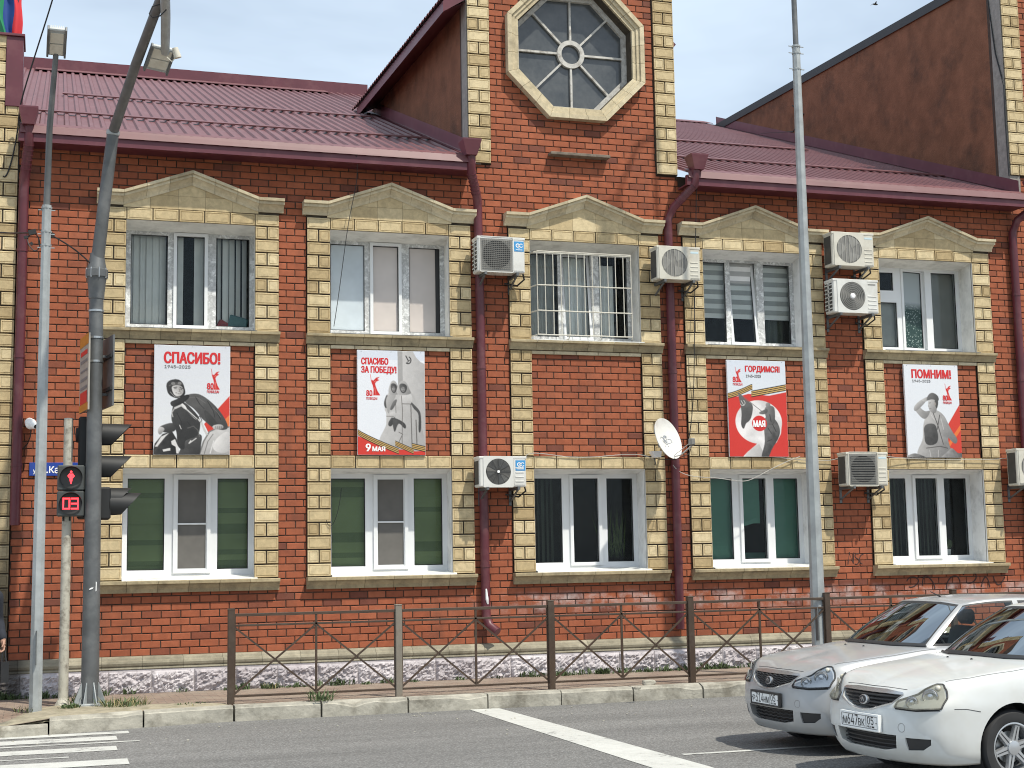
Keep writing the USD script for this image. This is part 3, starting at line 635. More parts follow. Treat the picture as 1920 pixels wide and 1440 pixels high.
# ---- octagonal window in the tower
O = part(B, 'octagonal_window', extr(octo(1.113).difference(octo(0.93)), 0.02, 0.33), 'stone_joint')
def ring_piece(k, r0, r1, y0, y1):
    a0, a1 = math.pi/8+k*math.pi/4, math.pi/8+(k+1)*math.pi/4; L = []
    for r in (r0, r1):
        R = r/math.cos(math.pi/8); L.append([(OC[0]+R*math.cos(a), OC[1]+R*math.sin(a)) for a in (a0, a1)])
    return Polygon([L[0][0], L[1][0], L[1][1], L[0][1]])
for k in range(8):
    for t in range(3):                                  # three stones to a side
        def side(r0, r1):
            q = ring_piece(k, r0, r1, 0, 0); P = np.array(q.exterior.coords)[:4]
            i0 = P[0]+(P[3]-P[0])*(t/3+.003); i1 = P[0]+(P[3]-P[0])*((t+1)/3-.003); o0 = P[1]+(P[2]-P[1])*(t/3+.003); o1 = P[1]+(P[2]-P[1])*((t+1)/3-.003)
            return Polygon([i0, o0, o1, i1])
        m = [extr(side(1.055, 1.125), -.085, .05), extr(side(1.00, 1.054), -.055, .05), extr(side(.94, .999), -.03, .18)]
        part(O, 'ring_stone', cat(m), 'moulding', tone=tone())
part(O, 'window_frame', extr(octo(.938).difference(octo(.86)), .20, .29), 'weathered_frame')
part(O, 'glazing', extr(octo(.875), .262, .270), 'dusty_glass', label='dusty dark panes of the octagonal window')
part(O, 'centre_ring', disc((OC[0], .205, OC[1]), (0, 1, 0), .155, .225, .055, 40), 'weathered_frame')
for k in range(8):
    a = k*math.pi/4; e = np.array([math.cos(a), 0, math.sin(a)]); o = np.array([OC[0], .235, OC[1]])
    part(O, 'glazing_bar', bar(o+e*.222, o+e*.867, .032, .04, up=(0, 1, 0)), 'weathered_frame')
part(B, 'wooden_batten', move(bx(5.34, 6.31, -.10, .05, 7.80, 7.845, .006), R=rot([0, 1, 0], -.0), about=(5.8, 0, 7.8)), 'old_wood', label='weathered plank fixed under the octagonal window')

# ---- plinth: sandstone roll moulding on rough quarry-faced blocks
pr = [(-.05, 0), (.085, 0), (.095, .012), (.088, .03), (.075, .036), (.098, .055), (.104, .085), (.090, .112), (.062, .125), (.05, .15), (.028, .165), (.004, .172), (-.05, .172)]
BASE = part(B, 'plinth', bx(-5.5, 18.5, -.02, .35, -.25, .30), 'stone_joint')
X = np.arange(-5.37, 18.5, .53)
for i, (a, b) in enumerate(zip(X[:-1], X[1:])): part(BASE, 'base_moulding', prism_path([(a+.002, .312), (b-.002, .312)], pr), 'base_stone', tone=tone())
X = np.arange(-5.52, 18.5, .56)
for i, (a, b) in enumerate(zip(X[:-1], X[1:])):
    n, k = 38, 19; U, V = np.meshgrid(np.linspace(a+.0015, b-.0015, n), np.linspace(-.03, .306, k), indexing='ij')
    edge = np.minimum(np.minimum(U-a, b-U)/.03, np.minimum(V+.03, .30-V)/.045).clip(0, 1)
    S_, T_ = U*13+V*9, V*15-U*8
    big = meshkit.fbm(np.stack([S_*.55, T_*.8, 0*U+2], -1), 3, 2); rid = np.abs(meshkit.fbm(np.stack([S_*1.1, T_*1.5, 0*U+5], -1), 4, 7)-.5)*2; fine = meshkit.noise(np.stack([U*46, V*40, 0*U], -1), 9)
    D = .090+edge*(.085*np.clip(big-.28, 0, 1)+.045*(1-rid)**2+.008*fine-.02)
    ch = np.where(V > .275, .092, D)
    P = np.stack([U, -ch, V], -1); idx = np.arange(n*k).reshape(n, k)
    q = np.stack([idx[:-1, :-1], idx[1:, :-1], idx[1:, 1:], idx[:-1, 1:]], -1).reshape(-1, 4)
    m = TM(P.reshape(-1, 3), q)
    part(BASE, 'plinth_block', m, 'plinth', tone=tone())
part(BASE, 'plinth_cap', bx(-5.5, 18.5, -.085, 0, .294, .311, .004), 'plinth', tone=.8)

# ---- windows
def blind_vertical(c, x0, x1, z0, z1, y, m, w=.085, ang=.35, seed=0):
    r = np.random.default_rng(seed); out = []; x = x0
    while x < x1-.02:
        a = ang+r.normal(0, .12); out.append(move(bx(x-w/2, x+w/2, y-.0015, y+.0015, z0, z1), R=rot([0, 0, 1], a), about=(x, y, 0))); x += w*.86
    return cat(out)
def curtain(x0, x1, z0, z1, y, amp=.03, per=.11, seed=0):
    r = np.random.default_rng(seed); n = int((x1-x0)/.012)+2; X = np.linspace(x0, x1, n); ph = np.cumsum(r.uniform(.6, 1.4, n))*.012/per*2*math.pi
    V, F = [], []
    for k, zz_ in enumerate((z0, (z0+z1)/2, z1)):
        for i in range(n): V.append((X[i], y+amp*math.sin(ph[i]+k*.2)*(1-.25*k), zz_))
    for k in range(2):
        for i in range(n-1): F.append((k*n+i, k*n+i+1, k*n+n+i+1, k*n+n+i))
    return TM(V, F)
def window(c, z0, z1, sill, kind, reveal, fm, panes, sash=True):
    """Opening with plastered reveal, plastic frame with two mullions, three panes and a dark room behind."""
    yf, hw = .46, .935
    fz0, fz1 = z0+.06 if not sill else z0+.01, z1-.03
    W = part(B, 'window', None or frame_mesh(c, fz0, fz1, yf, hw, panes), fm)
    rv = []
    # plastered reveal: two cheeks, soffit (sloping) and base
    rv.append(TM([(c-WI, .005, z0), (c-WI, .005, z1), (c-hw, yf, z1-.05), (c-hw, yf, z0)], [(0, 1, 2, 3)]))
    rv.append(TM([(c+WI, .005, z0), (c+hw, yf, z0), (c+hw, yf, z1-.05), (c+WI, .005, z1)], [(0, 1, 2, 3)]))
    rv.append(TM([(c-WI, .005, z1), (c+WI, .005, z1), (c+hw, yf, z1-.05), (c-hw, yf, z1-.05)], [(0, 1, 2, 3)]))
    rv.append(TM([(c-WI, .005, z0), (c-hw, yf, z0+.02), (c+hw, yf, z0+.02), (c+WI, .005, z0)], [(0, 1, 2, 3)]))
    part(W, 'reveal', cat(rv), reveal)
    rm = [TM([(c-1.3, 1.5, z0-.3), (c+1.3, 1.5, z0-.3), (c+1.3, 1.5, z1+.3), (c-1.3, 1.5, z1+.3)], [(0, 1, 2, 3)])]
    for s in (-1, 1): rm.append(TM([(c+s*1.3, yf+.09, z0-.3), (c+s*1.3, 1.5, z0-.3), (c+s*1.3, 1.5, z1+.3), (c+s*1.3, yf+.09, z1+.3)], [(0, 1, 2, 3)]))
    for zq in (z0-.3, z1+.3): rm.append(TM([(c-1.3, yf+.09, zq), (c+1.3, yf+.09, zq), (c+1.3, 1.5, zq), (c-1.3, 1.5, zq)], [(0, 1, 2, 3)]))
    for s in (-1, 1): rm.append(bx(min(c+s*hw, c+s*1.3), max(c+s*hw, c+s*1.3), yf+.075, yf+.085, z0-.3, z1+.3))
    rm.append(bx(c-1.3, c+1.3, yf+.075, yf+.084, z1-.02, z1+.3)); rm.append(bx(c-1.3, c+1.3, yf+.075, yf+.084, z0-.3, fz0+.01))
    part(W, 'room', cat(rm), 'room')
    return W, yf, fz0, fz1
def frame_mesh(c, z0, z1, y, hw, panes):
    f = sbox(c-hw, z0, c+hw, z1)
    for a, b, p0, p1 in panes: f = f.difference(sbox(c+a, p0, c+b, p1))
    return extr(f.buffer(-.0005), y, y+.07)
def pane(W, c, a, b, z0, z1, y, gm='window_glass', name='pane'):
    part(W, name, bx(c+a-.004, c+b+.004, y+.030, y+.036, z0-.004, z1+.004), gm)
    bead = sbox(c+a-.001, z0-.001, c+b+.001, z1+.001).difference(sbox(c+a+.010, z0+.010, c+b-.010, z1-.010))
    part(W, 'bead', extr(bead, y+.018, y+.029), 'cable_black')
def sash_ring(c, a, b, z0, z1, y, w=.05, t=.03):
    return extr(sbox(c+a-w, z0-w, c+b+w, z1+w).difference(sbox(c+a, z0, c+b, z1)), y-t, y-.001)
LX = ((-.80, -.30), (-.13, .285), (.43, .86))
for bi, c in enumerate(C):
    z0, z1 = ZE, ZD; p0, p1 = 1.625, 2.895
    W, y, f0, f1 = window(c, z0, z1, True, 'lower', 'reveal_white', 'pvc', [(a, b, p0, p1) for a, b in LX])
    for k, (a, b) in enumerate(LX): pane(W, c, a, b, p0, p1, y)
    part(W, 'sash', sash_ring(c, *LX[1], p0, p1, y), 'pvc')
    # sheet metal sill, a little warped
    V, F = [], []; n = 14; r = np.random.default_rng(50+bi)
    for i in range(n):
        x = c-WI-.0+(2*WI+.04)*i/(n-1); w = .010*math.sin(i*.9+bi)+r.normal(0, .003)
        V += [(x, y, z0+.055), (x, -.07, z0+.012+w), (x, -.078, z0-.020+w), (x, -.070, z0-.020+w), (x, -.062, z0+.006+w), (x, y, z0+.047)]
    for i in range(n-1):
        for k in range(6):
            j = (k+1) % 6; F.append((i*6+k, i*6+j, i*6+6+j, i*6+6+k))
    part(W, 'sill', TM(V, F), 'sill_sheet', smooth=30)
    if bi in (0, 1):
        for k in (0, 2):
            a, b = LX[k]; m = []
            zq = p0-.02
            while zq < p1+.03: m.append(move(bx(c+a-.03, c+b+.03, y+.098, y+.101, zq, zq+.075), R=rot([1, 0, 0], r.normal(0, .05)), about=(0, y+.1, zq))); zq += .073
            pick = r.random(len(m)) < .3; part(W, 'blind', cat([q for q, t in zip(m, pick) if not t]), 'blind_green', label='green banded blind behind the pane'); part(W, 'blind_band', cat([q for q, t in zip(m, pick) if t]), 'blind_band')
        a, b = LX[1]
        part(W, 'insect_screen', bx(c+a, c+b, y+.012, y+.0165, p0, p1), 'screen_grey')
        part(W, 'screen_bar', bx(c+a-.012, c+b+.012, y-.008, y+.010, (p0+p1)/2-.012, (p0+p1)/2+.012, .003), 'pvc')
        part(W, 'screen_rim', extr(sbox(c+a-.004, p0-.004, c+b+.004, p1+.004).difference(sbox(c+a+.014, p0+.014, c+b-.014, p1-.014)), y-.010, y+.011), 'pvc')
    elif bi == 2:
        part(W, 'curtain', cat(blind_vertical(c, c-.85, c-.33, p0-.02, p1+.02, y+.16, None, seed=4, ang=.9)), 'blind_dark')
        lf = []
        for k in range(40):
            o = np.array([c+r.uniform(.45, .80), y+.2+r.uniform(0, .1), p0+.05]); d = np.array([r.normal(0, .16), r.normal(0, .05), r.uniform(.3, .85)])
            lf.append(TM([o, o+d*.5+[.012, 0, 0], o+d, o+d*.5-[.012, 0, 0]], [(0, 1, 2, 3)]))
        part(W, 'house_plant', cat(lf), 'leaf_green', label='dark green leafy plant behind the right pane')
    elif bi == 3:
        for k in (0, 1, 2):
            a, b = LX[k]; m = []; zq = p0 if k != 1 else p0+.56
            while zq < p1+.02: m.append(move(bx(c+a-.03, c+b+(.03 if k != 1 else -.06), y+.11, y+.1115, zq, zq+.024), R=rot([1, 0, 0], .5), about=(0, y+.11, zq+.012))); zq += .021
            part(W, 'blind', cat(m), 'blind_teal', label='teal slatted blind behind the pane')
        part(W, 'loose_blind', extr(Polygon([(c-.14, p0+.50), (c+.18, p0+.58), (c+.18, p0+.66), (c-.14, p0+.55)]), y+.10, y+.104), 'blind_teal', label='sagging lower end of the middle blind')
        part(W, 'desk', bx(c-.5, c+.5, y+.5, y+.9, p0-.05, p0+.10), 'blind_teal')
    else:
        part(W, 'blind', blind_vertical(c, c-.86, c-.26, p0-.02, p1+.03, y+.14, None, seed=8, ang=.75), 'blind_dark', label='dark green vertical blind behind the left pane')
        part(W, 'blind', blind_vertical(c, c-.20, c+.34, p0-.02, p1+.03, y+.14, None, seed=9, ang=.75), 'blind_dark', label='dark green vertical blind behind the middle pane')
        part(W, 'flower', move(trimesh.creation.icosphere(2, .085), (c+.58, y+.22, p0+.19)), 'leaf_green', label='small bright green plant on the inner sill')
        part(W, 'flower_pot', lathe((c+.58, y+.22, p0-.02), (0, 0, 1), [(0, 0), (.05, 0), (.06, .12), (.0, .12)], 16), 'white_paint')
UX = ((-.80, -.29), (-.165, .225), (.39, .865))
for bi, c in enumerate(C):
    z0, z1 = ZB, ZA; p0, p1 = 5.075, 6.365
    panes = [(a, b, p0, p1) for a, b in UX]
    if bi in (2, 3, 4): panes[1] = (UX[1][0]-.04, UX[1][1]+.04, p0-.03, p1+.02)
    if bi == 4: panes = [(-.80, -.345, 6.03, p1-.03), (-.80, -.295, p0, 5.83)]+panes[1:]
    W, y, f0, f1 = window(c, z0, z1, False, 'upper', 'reveal_grey' if bi != 3 else 'reveal_white', 'pvc_film' if bi != 4 else 'pvc', panes)
    for k, (a, b, q0, q1) in enumerate(panes):
        if bi in (2, 3, 4) and (a > -.3 and a < .2): continue
        gm = 'window_glass'
        if bi == 1: gm = 'film_blue' if k == 0 else 'film_tan'
        pane(W, c, a, b, q0, q1, y, gm)
    a, b = UX[1]
    S = sash_ring(c, a, b, p0, p1, y, .045, .028)
    S2 = extr(sbox(c+a-.045, p0-.045, c+b+.045, p1+.045).difference(sbox(c+a, p0, c+b, p1)), y-.03, y+.04)
    gl = bx(c+a-.003, c+b+.003, y+.0, y+.006, p0-.003, p1+.003)
    bd = extr(sbox(c+a-.001, p0-.001, c+b+.001, p1+.001).difference(sbox(c+a+.009, p0+.009, c+b-.009, p1-.009)), y-.012, y-.001)
    if bi in (0, 1): part(W, 'sash', S, 'pvc')
    else:                                               # tilted or swung inwards
        R = rot([1, 0, 0], -.10) if bi in (2, 3) else rot([0, 0, 1], .16)
        ab = (0, y+.03, p0-.04) if bi in (2, 3) else (c+a-.045, y+.03, 0)
        sh = (0, .012, 0)
        Sp = part(W, 'sash', move(S2, sh, R, ab), 'pvc', label='middle sash tilted open' if bi != 4 else 'middle sash ajar')
        part(W, 'pane', move(gl, sh, R, ab), 'window_glass' if bi != 4 else 'wet_glass'); part(W, 'bead', move(bd, sh, R, ab), 'cable_black')
    # thin metal sill with a dark turned-down lip
    part(W, 'sill', cat(bx(c-WI+.005, c+WI+.02, -.075, y, z0-.004, z0+.003), bx(c-WI+.005, c+WI+.02, -.082, -.070, z0-.028, z0+.003)), 'sill_dark' if bi != 2 else 'sill_sheet')
    part(W, 'sill_bar', bx(c-WI+.05, c+.93, y-.05, y+.01, f0-.045, f0-.004, .004), 'pvc')
    if bi == 0:
        for k, (x0, x1) in enumerate(((-.80, -.29), (-.20, .0), (.14, .27), (.36, .86))): part(W, 'curtain', blind_vertical(c, c+x0, c+x1, p0-.04, p1+.04, y+.15, None, w=.105, ang=.48+.22*(k == 3), seed=60+k), 'blind_white', label='pale hanging curtain behind the pane')
        part(W, 'cushion', move(bx(c+.56, c+.83, y+.085, y+.12, p0-.03, p0+.17, .02), R=rot([0, 1, 0], .25), about=(c+.7, 0, p0)), 'teal_cushion', label='teal striped cushion leaning on the glass')
        part(W, 'cushion', move(bx(c+.40, c+.55, y+.085, y+.12, p0-.03, p0+.12, .02), R=rot([0, 1, 0], .5), about=(c+.45, 0, p0)), 'red_cushion', label='red cushion leaning on the glass')
    elif bi == 1:
        part(W, 'blind_edge', bx(c+.80, c+.862, y+.024, y+.0295, p0, p1), 'car_black', label='dark gap at the side of the tan film')
    elif bi == 2:
        for k, (x0, x1) in enumerate(((-.83, -.27), (-.2, .26), (.36, .70))): part(W, 'curtain', curtain(c+x0, c+x1, p0-.05, p1+(.05 if k != 2 else -.1), y+.20, .03, .10, 70+k), 'blind_grey' if k == 0 else 'blind_white', smooth=True)
        GR = part(B, 'window_grille', tube([(c-.86, -.06, 6.27), (c+.72, -.06, 6.27)], .008, 8), 'ac_cream', label='white bowed steel grille in front of the window')
        XG = np.linspace(c-.80, c+.72, 13)
        for i, x in enumerate(XG): part(GR, 'vertical_bar', tube([(x, -.055, 6.29), (x, -.055, 5.02)], .0075, 8), 'ac_cream')
        for zq in (5.775, 5.385, 5.02, 6.29): part(GR, 'cross_bar', tube([(c-.87, .30, zq-.0), (c-.80, -.06, zq), (c+.72, -.06, zq), (c+.85, .30, zq)], .010, 8), 'ac_cream')
        for x in (c-.30, c+.22): part(GR, 'stay_bar', tube([(x, .32, 4.99), (x, -.02, 4.97), (x, -.06, 5.03)], .008, 8), 'ac_cream')
    elif bi == 3:
        for k, (a, b) in enumerate(UX):
            m, d = [], []; zq = p1+.05; i = 0
            while zq > 5.50:
                (m if i % 2 else d).append(bx(c+a-.04, c+b+.03, y+.115+.004*(i % 2), y+.117+.004*(i % 2), zq-.078, zq)); zq -= .078; i += 1
            part(W, 'blind', cat(m), 'blind_white', label='pale bands of a zebra roller blind'); part(W, 'blind', cat(d), 'blind_grey', label='grey sheer bands of a zebra roller blind')
        part(W, 'curtain', curtain(c+.40, c+.86, p0-.05, p1, y+.25, .03, .11, 80), 'blind_dark', smooth=True)
    else:
        part(W, 'blind', bx(c-.84, c-.26, y+.10, y+.103, p0-.03, 5.86), 'blind_grey'); part(W, 'blind', bx(c+.36, c+.90, y+.10, y+.103, p0-.03, p1+.03), 'film_grey')

# ---- roof
RS, RZ0, RY0, RY1 = 0.400, 7.60, -.34, 12.0           # slope, height at the eave line, eave, ridge
rz = lambda y: RZ0+RS*(y+.30)
def roof_sheet(x0, x1, ya=None):
    P, h = .165, .032; X = []; n = int((x1-x0)/P)+1
    for i in range(n):
        for t, hh in ((0, 0), (.40, 0), (.52, h), (.80, h), (.92, 0)): X.append((x0+(i+t)*P, hh))
    X = [p for p in X if p[0] <= x1]; V, F = [], []
    for yq in ((RY0, 2.0, 5.5, RY1) if ya is None else np.linspace(ya, RY1, 4)):
        for x, h_ in X: V.append((x, yq-h_*.37, rz(yq)+h_*.93))
    k = len(X)
    for j in range(3):
        for i in range(k-1): F.append((j*k+i, j*k+i+1, j*k+k+i+1, j*k+k+i))
    return TM(V, F)
def slope_bar(x0, x1, y, up, w, t):
    """A folded strip lying along the roof."""
    z = rz(y)+up; n = np.array([0, -RS, 1])/math.hypot(1, RS); s = np.array([0, 1, RS])/math.hypot(1, RS); P = []
    for x in (x0, x1):
        for a, b in ((-w/2, 0), (w/2, 0), (w/2, t), (-w/2, t)): P.append(np.array([x, y, z])+s*a+n*b)
    return TM(P, [(0, 1, 2, 3), (7, 6, 5, 4), (0, 4, 5, 1), (1, 5, 6, 2), (2, 6, 7, 3), (3, 7, 4, 0)])
for x0, x1, left in ((XL+.02, XT0-.005, True), (XT1+.005, XR-.005, False)):
    R = part(B, 'roof', roof_sheet(x0, x1), 'roof_red')
    if left: part(R, 'roof_margin', roof_sheet(x0-1.155, x0+.002, .75), 'roof_red'); part(R, 'roof_margin', roof_sheet(XT0, XT1, 7.0), 'roof_red')
    part(R, 'snow_strip', slope_bar(x0+.12, x1-.15, 1.75, .045, .17, .02), 'roof_red')
    part(R, 'snow_strip', slope_bar(x0+.55, x1-.35 if left else x1-.9, 5.3, .045, .24, .02), 'roof_red')
    # eave: bright drip flashing over the fascia board
    part(R, 'drip_edge', TM([(x0-.0, RY0-.01, rz(RY0)+.03), (x1, RY0-.01, rz(RY0)+.03), (x1, RY0-.055, rz(RY0)-.085), (x0, RY0-.05, rz(RY0)-.085), (x0, RY0+.14, rz(RY0+.14)+.048), (x1, RY0+.14, rz(RY0+.14)+.048)], [(0, 3, 2, 1), (4, 0, 1, 5)]), 'roof_red')
    part(R, 'fascia', extr(sbox(x0-.02, 7.385, x1, 7.545), RY0-.02, RY0+.05), 'trim_red')
    part(R, 'soffit', bx(x0, x1, RY0+.05, .04, 7.40, 7.42), 'trim_red')
    part(R, 'ridge_flashing', bx(x0-.3, x1+(1 if left else -4.0), RY1-.1, RY1+.05, rz(RY1)-.1, rz(RY1)+(.24 if left else .02)), 'trim_red')
    part(R, 'ridge_cap', slope_bar(x0, x1, RY1-.35, .045, .55, .012), 'roof_red')
# tower bodies: stuccoed side walls, gabled tops
def tower(x0, x1, ztop0, slope, depth, eave):
    T = part(B, 'tower_side', TM([(x0+.001, .30, 7.3), (x0+.001, depth, 7.3), (x0+.001, depth, ztop0+slope*depth), (x0+.001, .30, ztop0+slope*.30)], [(0, 3, 2, 1)]), 'stucco', label='brown stuccoed side wall of the tower')
    part(T, 'raw_edge', bx(x0-.004, x0+.2, .03, .32, 7.6, ztop0), 'raw_render', label='rough cement edge behind the corner stones')
    part(T, 'far_side', TM([(x1-.001, .05, 7.3), (x1-.001, depth, 7.3), (x1-.001, depth, ztop0+slope*depth), (x1-.001, .05, ztop0)], [(0, 1, 2, 3)]), 'stucco')
    part(T, 'flashing', TM([(x0-.012, y, rz(y)+h) for y, h in ((-.2, .02), (depth*FL, .02), (depth*FL, .24), (-.2, .24))]+[(x0-.16, y, rz(y)+.045) for y in (-.2, depth*FL)], [(0, 1, 2, 3), (4, 5, 1, 0)]), 'trim_red')
    return T
FL = .85
T = tower(XT0, XT1, 10.20, .045, 7.6, True)
part(T, 'gable', extr(Polygon([(XT0, 11.2), (XT1, 11.2), (XT1, 11.0), ((XT0+XT1)/2, 12.4), (XT0, 11.0)]), .06, .35), 'mortar')
ex, ey0, ey1 = 3.70, .02, 6.5
ez = lambda y: 9.93+.05*y
part(T, 'eave_fascia', TM([(ex, ey0, ez(ey0)), (ex, ey1, ez(ey1)), (ex, ey1, ez(ey1)+.17), (ex, ey0, ez(ey0)+.17), (ex+.02, ey0, ez(ey0)), (ex+.02, ey1, ez(ey1))], [(0, 3, 2, 1), (0, 1, 5, 4)]), 'trim_red')
part(T, 'eave_return', TM([(ex, ey0, ez(0)), (ex+.38, ey0+.03, ez(0)+.25), (ex+.38, ey0+.03, ez(0)+.45), (ex, ey0, ez(0)+.17)], [(0, 1, 2, 3)]), 'trim_red')
part(T, 'eave_soffit', TM([(ex+.01, ey0, ez(ey0)+.01), (XT0, ey0, ez(ey0)+.2), (XT0, ey1, ez(ey1)+.2), (ex+.01, ey1, ez(ey1)+.01)], [(0, 1, 2, 3)]), 'trim_red')
V, F = [], []
n = int((ey1-ey0)/.04)
for i in range(n):
    y = ey0+(ey1+.3-ey0)*i/(n-1); h = (.036 if (i//2) % 2 else 0.0)
    V += [(ex-.05, y, ez(y)+.175+h), ((XT0+XT1)/2, y, ez(y)+1.9+h)]
for i in range(n-1): F.append((2*i, 2*i+1, 2*i+3, 2*i+2))
part(T, 'tower_roof', TM(V, F), 'roof_red', label='corrugated metal roof of the middle tower')
k_ = (XT1+.10-(XT0+XT1)/2)/((XT0+XT1)/2-(ex-.05)); W2 = [((XT0+XT1)/2+((XT0+XT1)/2-p[0])*k_, p[1]+.3, p[2]+.12) for p in V]
part(T, 'tower_roof', TM(W2, [q[::-1] for q in F]), 'roof_red')
part(T, 'eave_box', extr(Polygon([(XT1+.02, 9.62), (XT1+.09, 9.67), (XT1+.10, 9.80), (XT1+.15, 9.86), (XT1+.02, 9.99)]), .25, .8), 'trim_red', label='end of the right eave showing beside the tower')
FL = 1.0
T2 = tower(XR, 17.2, 11.66, .042, 11.2, False)
part(T2, 'verge', TM([(XR-.03, y, 11.60+.042*y+d) for y, d in ((.0, 0), (11.2, 0), (11.2, .17), (.0, .17))]+[(XR+.3, y, 11.77+.042*y) for y in (0, 11.2)], [(0, 3, 2, 1), (3, 5, 4, 2) if False else (3, 4, 5, 2)]), 'car_rubber', label='dark metal verge along the top of the stuccoed wall')
part(T2, 'stucco_crack', tube([(XR-.003, 7.4, 11.55), (XR-.003, 6.9, 11.2), (XR-.003, 7.4, 10.95), (XR-.003, 8.9, 11.35)], .012, 5), 'cable_black')
part(T2, 'wall_cable', tube([at(1852, 0, 0, XR-.02), at(1866, 100, 0, XR-.02), at(1882, 160, 0, XR-.02), at(1885, 230, 0, XR-.02), at(1892, 330, 0, XR-.02)], .012, 6), 'cable_black')
# maroon cladding at the head of the left tower
part(B, 'corner_cladding', cat(bx(-2.515, XL+.03, -.02, .5, 7.96, 8.95, .006), bx(-2.62, XL+.05, -.05, .6, 8.95, 8.985, .004)), 'trim_red', label='maroon metal cladding at the head of the left corner tower')
part(B, 'tower_body', cat(bx(-5.49, XL-.02, .2, 6.0, 0, 8.92), bx(XT0+.05, XT1-.05, .5, 7.4, 7.0, 10.1), bx(-2.3, 18.4, 1.6, 11.0, .2, 7.3)), 'stucco')

# ---- rainwater pipes
def drainpipe(pts, funnel=None, shoe=True, r=.066, label=None):
    D = part(B, 'drainpipe', tube(pts, r, 14), 'pipe_red', smooth=40, label=label)
    P = np.array(pts)
    for q in np.arange(1.6, 7.0, 1.45):
        i = np.argmin(abs(P[:, 2]-q)); 
        if P[:, 2].min()+.3 < q < P[:, 2].max()-.8:
            k = np.searchsorted(-P[:, 2], -q); a, b = P[max(k-1, 0)], P[min(k, len(P)-1)]
            t = 0 if a[2] == b[2] else (q-a[2])/(b[2]-a[2]); o = a+(b-a)*t
            part(D, 'pipe_collar', disc(o-np.array([0, 0, .02]), (0, 0, 1), .05, r+.008, .04, 18), 'pipe_red')
            part(D, 'pipe_clip', bx(o[0]-.012, o[0]+.012, o[1]+.05, YB+.02, o[2]-.012, o[2]+.012), 'steel')
    if funnel:
        x, y, z, w0, w1 = funnel
        H = TM([(x-w0, y-.09, z), (x+w0, y-.09, z), (x+w0, y+.09, z), (x-w0, y+.09, z), (x-w1, y-.13, z+.22), (x+w1, y-.13, z+.22), (x+w1, y+.15, z+.22), (x-w1, y+.15, z+.22), (x-w1, y-.13, z+.24), (x+w1, y-.13, z+.24), (x+w1, y+.15, z+.24), (x-w1, y+.15, z+.24)],
               [(0, 1, 5, 4), (1, 2, 6, 5), (2, 3, 7, 6), (3, 0, 4, 7), (4, 5, 9, 8), (5, 6, 10, 9), (6, 7, 11, 10), (7, 4, 8, 11), (0, 3, 2, 1)])
        part(D, 'rain_hopper', H, 'trim_red')
        for k in range(6): part(D, 'pipe_crimp', disc(np.array(pts[1])+(np.array(pts[2])-np.array(pts[1]))*(k/7+.05), np.array(pts[1])-np.array(pts[2]), r-.01, r+.007, .012, 18), 'pipe_red')
    return D
py = -.03
drainpipe([(-2.19, -.34, 7.62), (-2.19, -.33, 7.36), (-2.235, -.12, 6.95), (-2.245, -.06, 6.8), (-2.25, -.06, 5), (-2.262, -.06, 2.25)], (-2.20, -.36, 7.60, .075, .125))
drainpipe([(4.00, -.36, 7.62), (4.00, -.35, 7.36), (4.16, -.10, 7.02), (4.185, py, 6.85), (4.20, py, 5), (4.215, py, 1.10), (4.22, py, .86), (4.25, -.09, .74), (4.335, -.20, .655)], (3.985, -.36, 7.60, .08, .142), label='maroon rainwater pipe with a scraped lower end left of the middle window')
drainpipe([(7.62, -.36, 7.62), (7.60, -.35, 7.40), (7.34, -.10, 7.08), (7.27, py, 6.9), (7.27, py, 5), (7.265, py, .98), (7.265, py, .6)], (7.64, -.36, 7.62, .08, .142))
drainpipe([(13.86, -.36, 7.62), (13.84, -.35, 7.42), (13.66, -.10, 7.22), (13.60, py, 7.02), (13.60, py, 5), (13.60, py, .6)], (13.86, -.36, 7.62, .08, .142))
part(B, 'pipe_scrape', tube([(4.205, py-.062, 1.27), (4.215, py-.062, 1.12), (4.225, py-.063, 1.05)], [.012, .024, .012], 7), 'white_paint', label='bare scraped patch on the rainwater pipe')

# ---- scrawls on the brickwork
def scrawl(pts, r=.011, m='graffiti'):
    Q = np.array([at(px, py, 1, YB-.002) for px, py in pts]); 
    if len(Q) > 2: cs = CubicSpline(np.arange(len(Q)), Q); Q = cs(np.linspace(0, len(Q)-1, 5*len(Q)))
    part(wall, 'graffiti', TM(tube(Q, r, 6).vertices*[1, .25, 1]+[0, (YB-.002)*.75, 0], tube(Q, r, 6).faces), m, label='dark scrawl on the bricks')
plain('graffiti', (0.05, 0.022, 0.018), .8)
for q in ([(1590, 1058), (1592, 1040), (1593, 1036)], [(1592, 1038), (1600, 1056)], [(1600, 1057), (1601, 1036)], [(1610, 1039), (1604, 1040), (1605, 1046), (1610, 1049), (1609, 1056), (1603, 1057)], [(1619, 1040), (1613, 1043), (1612, 1052), (1617, 1057)]): scrawl(q, .008)
for q in ([(1700, 1090), (1712, 1082), (1722, 1088), (1716, 1098), (1704, 1100)], [(1730, 1098), (1736, 1080), (1748, 1090), (1752, 1104)], [(1775, 1104), (1780, 1086), (1792, 1080), (1800, 1092)], [(1806, 1078), (1818, 1072), (1830, 1078), (1826, 1090), (1812, 1092)], [(1840, 1100), (1848, 1082), (1856, 1100)], [(1862, 1080), (1872, 1096), (1884, 1082)]): scrawl(q, .011)

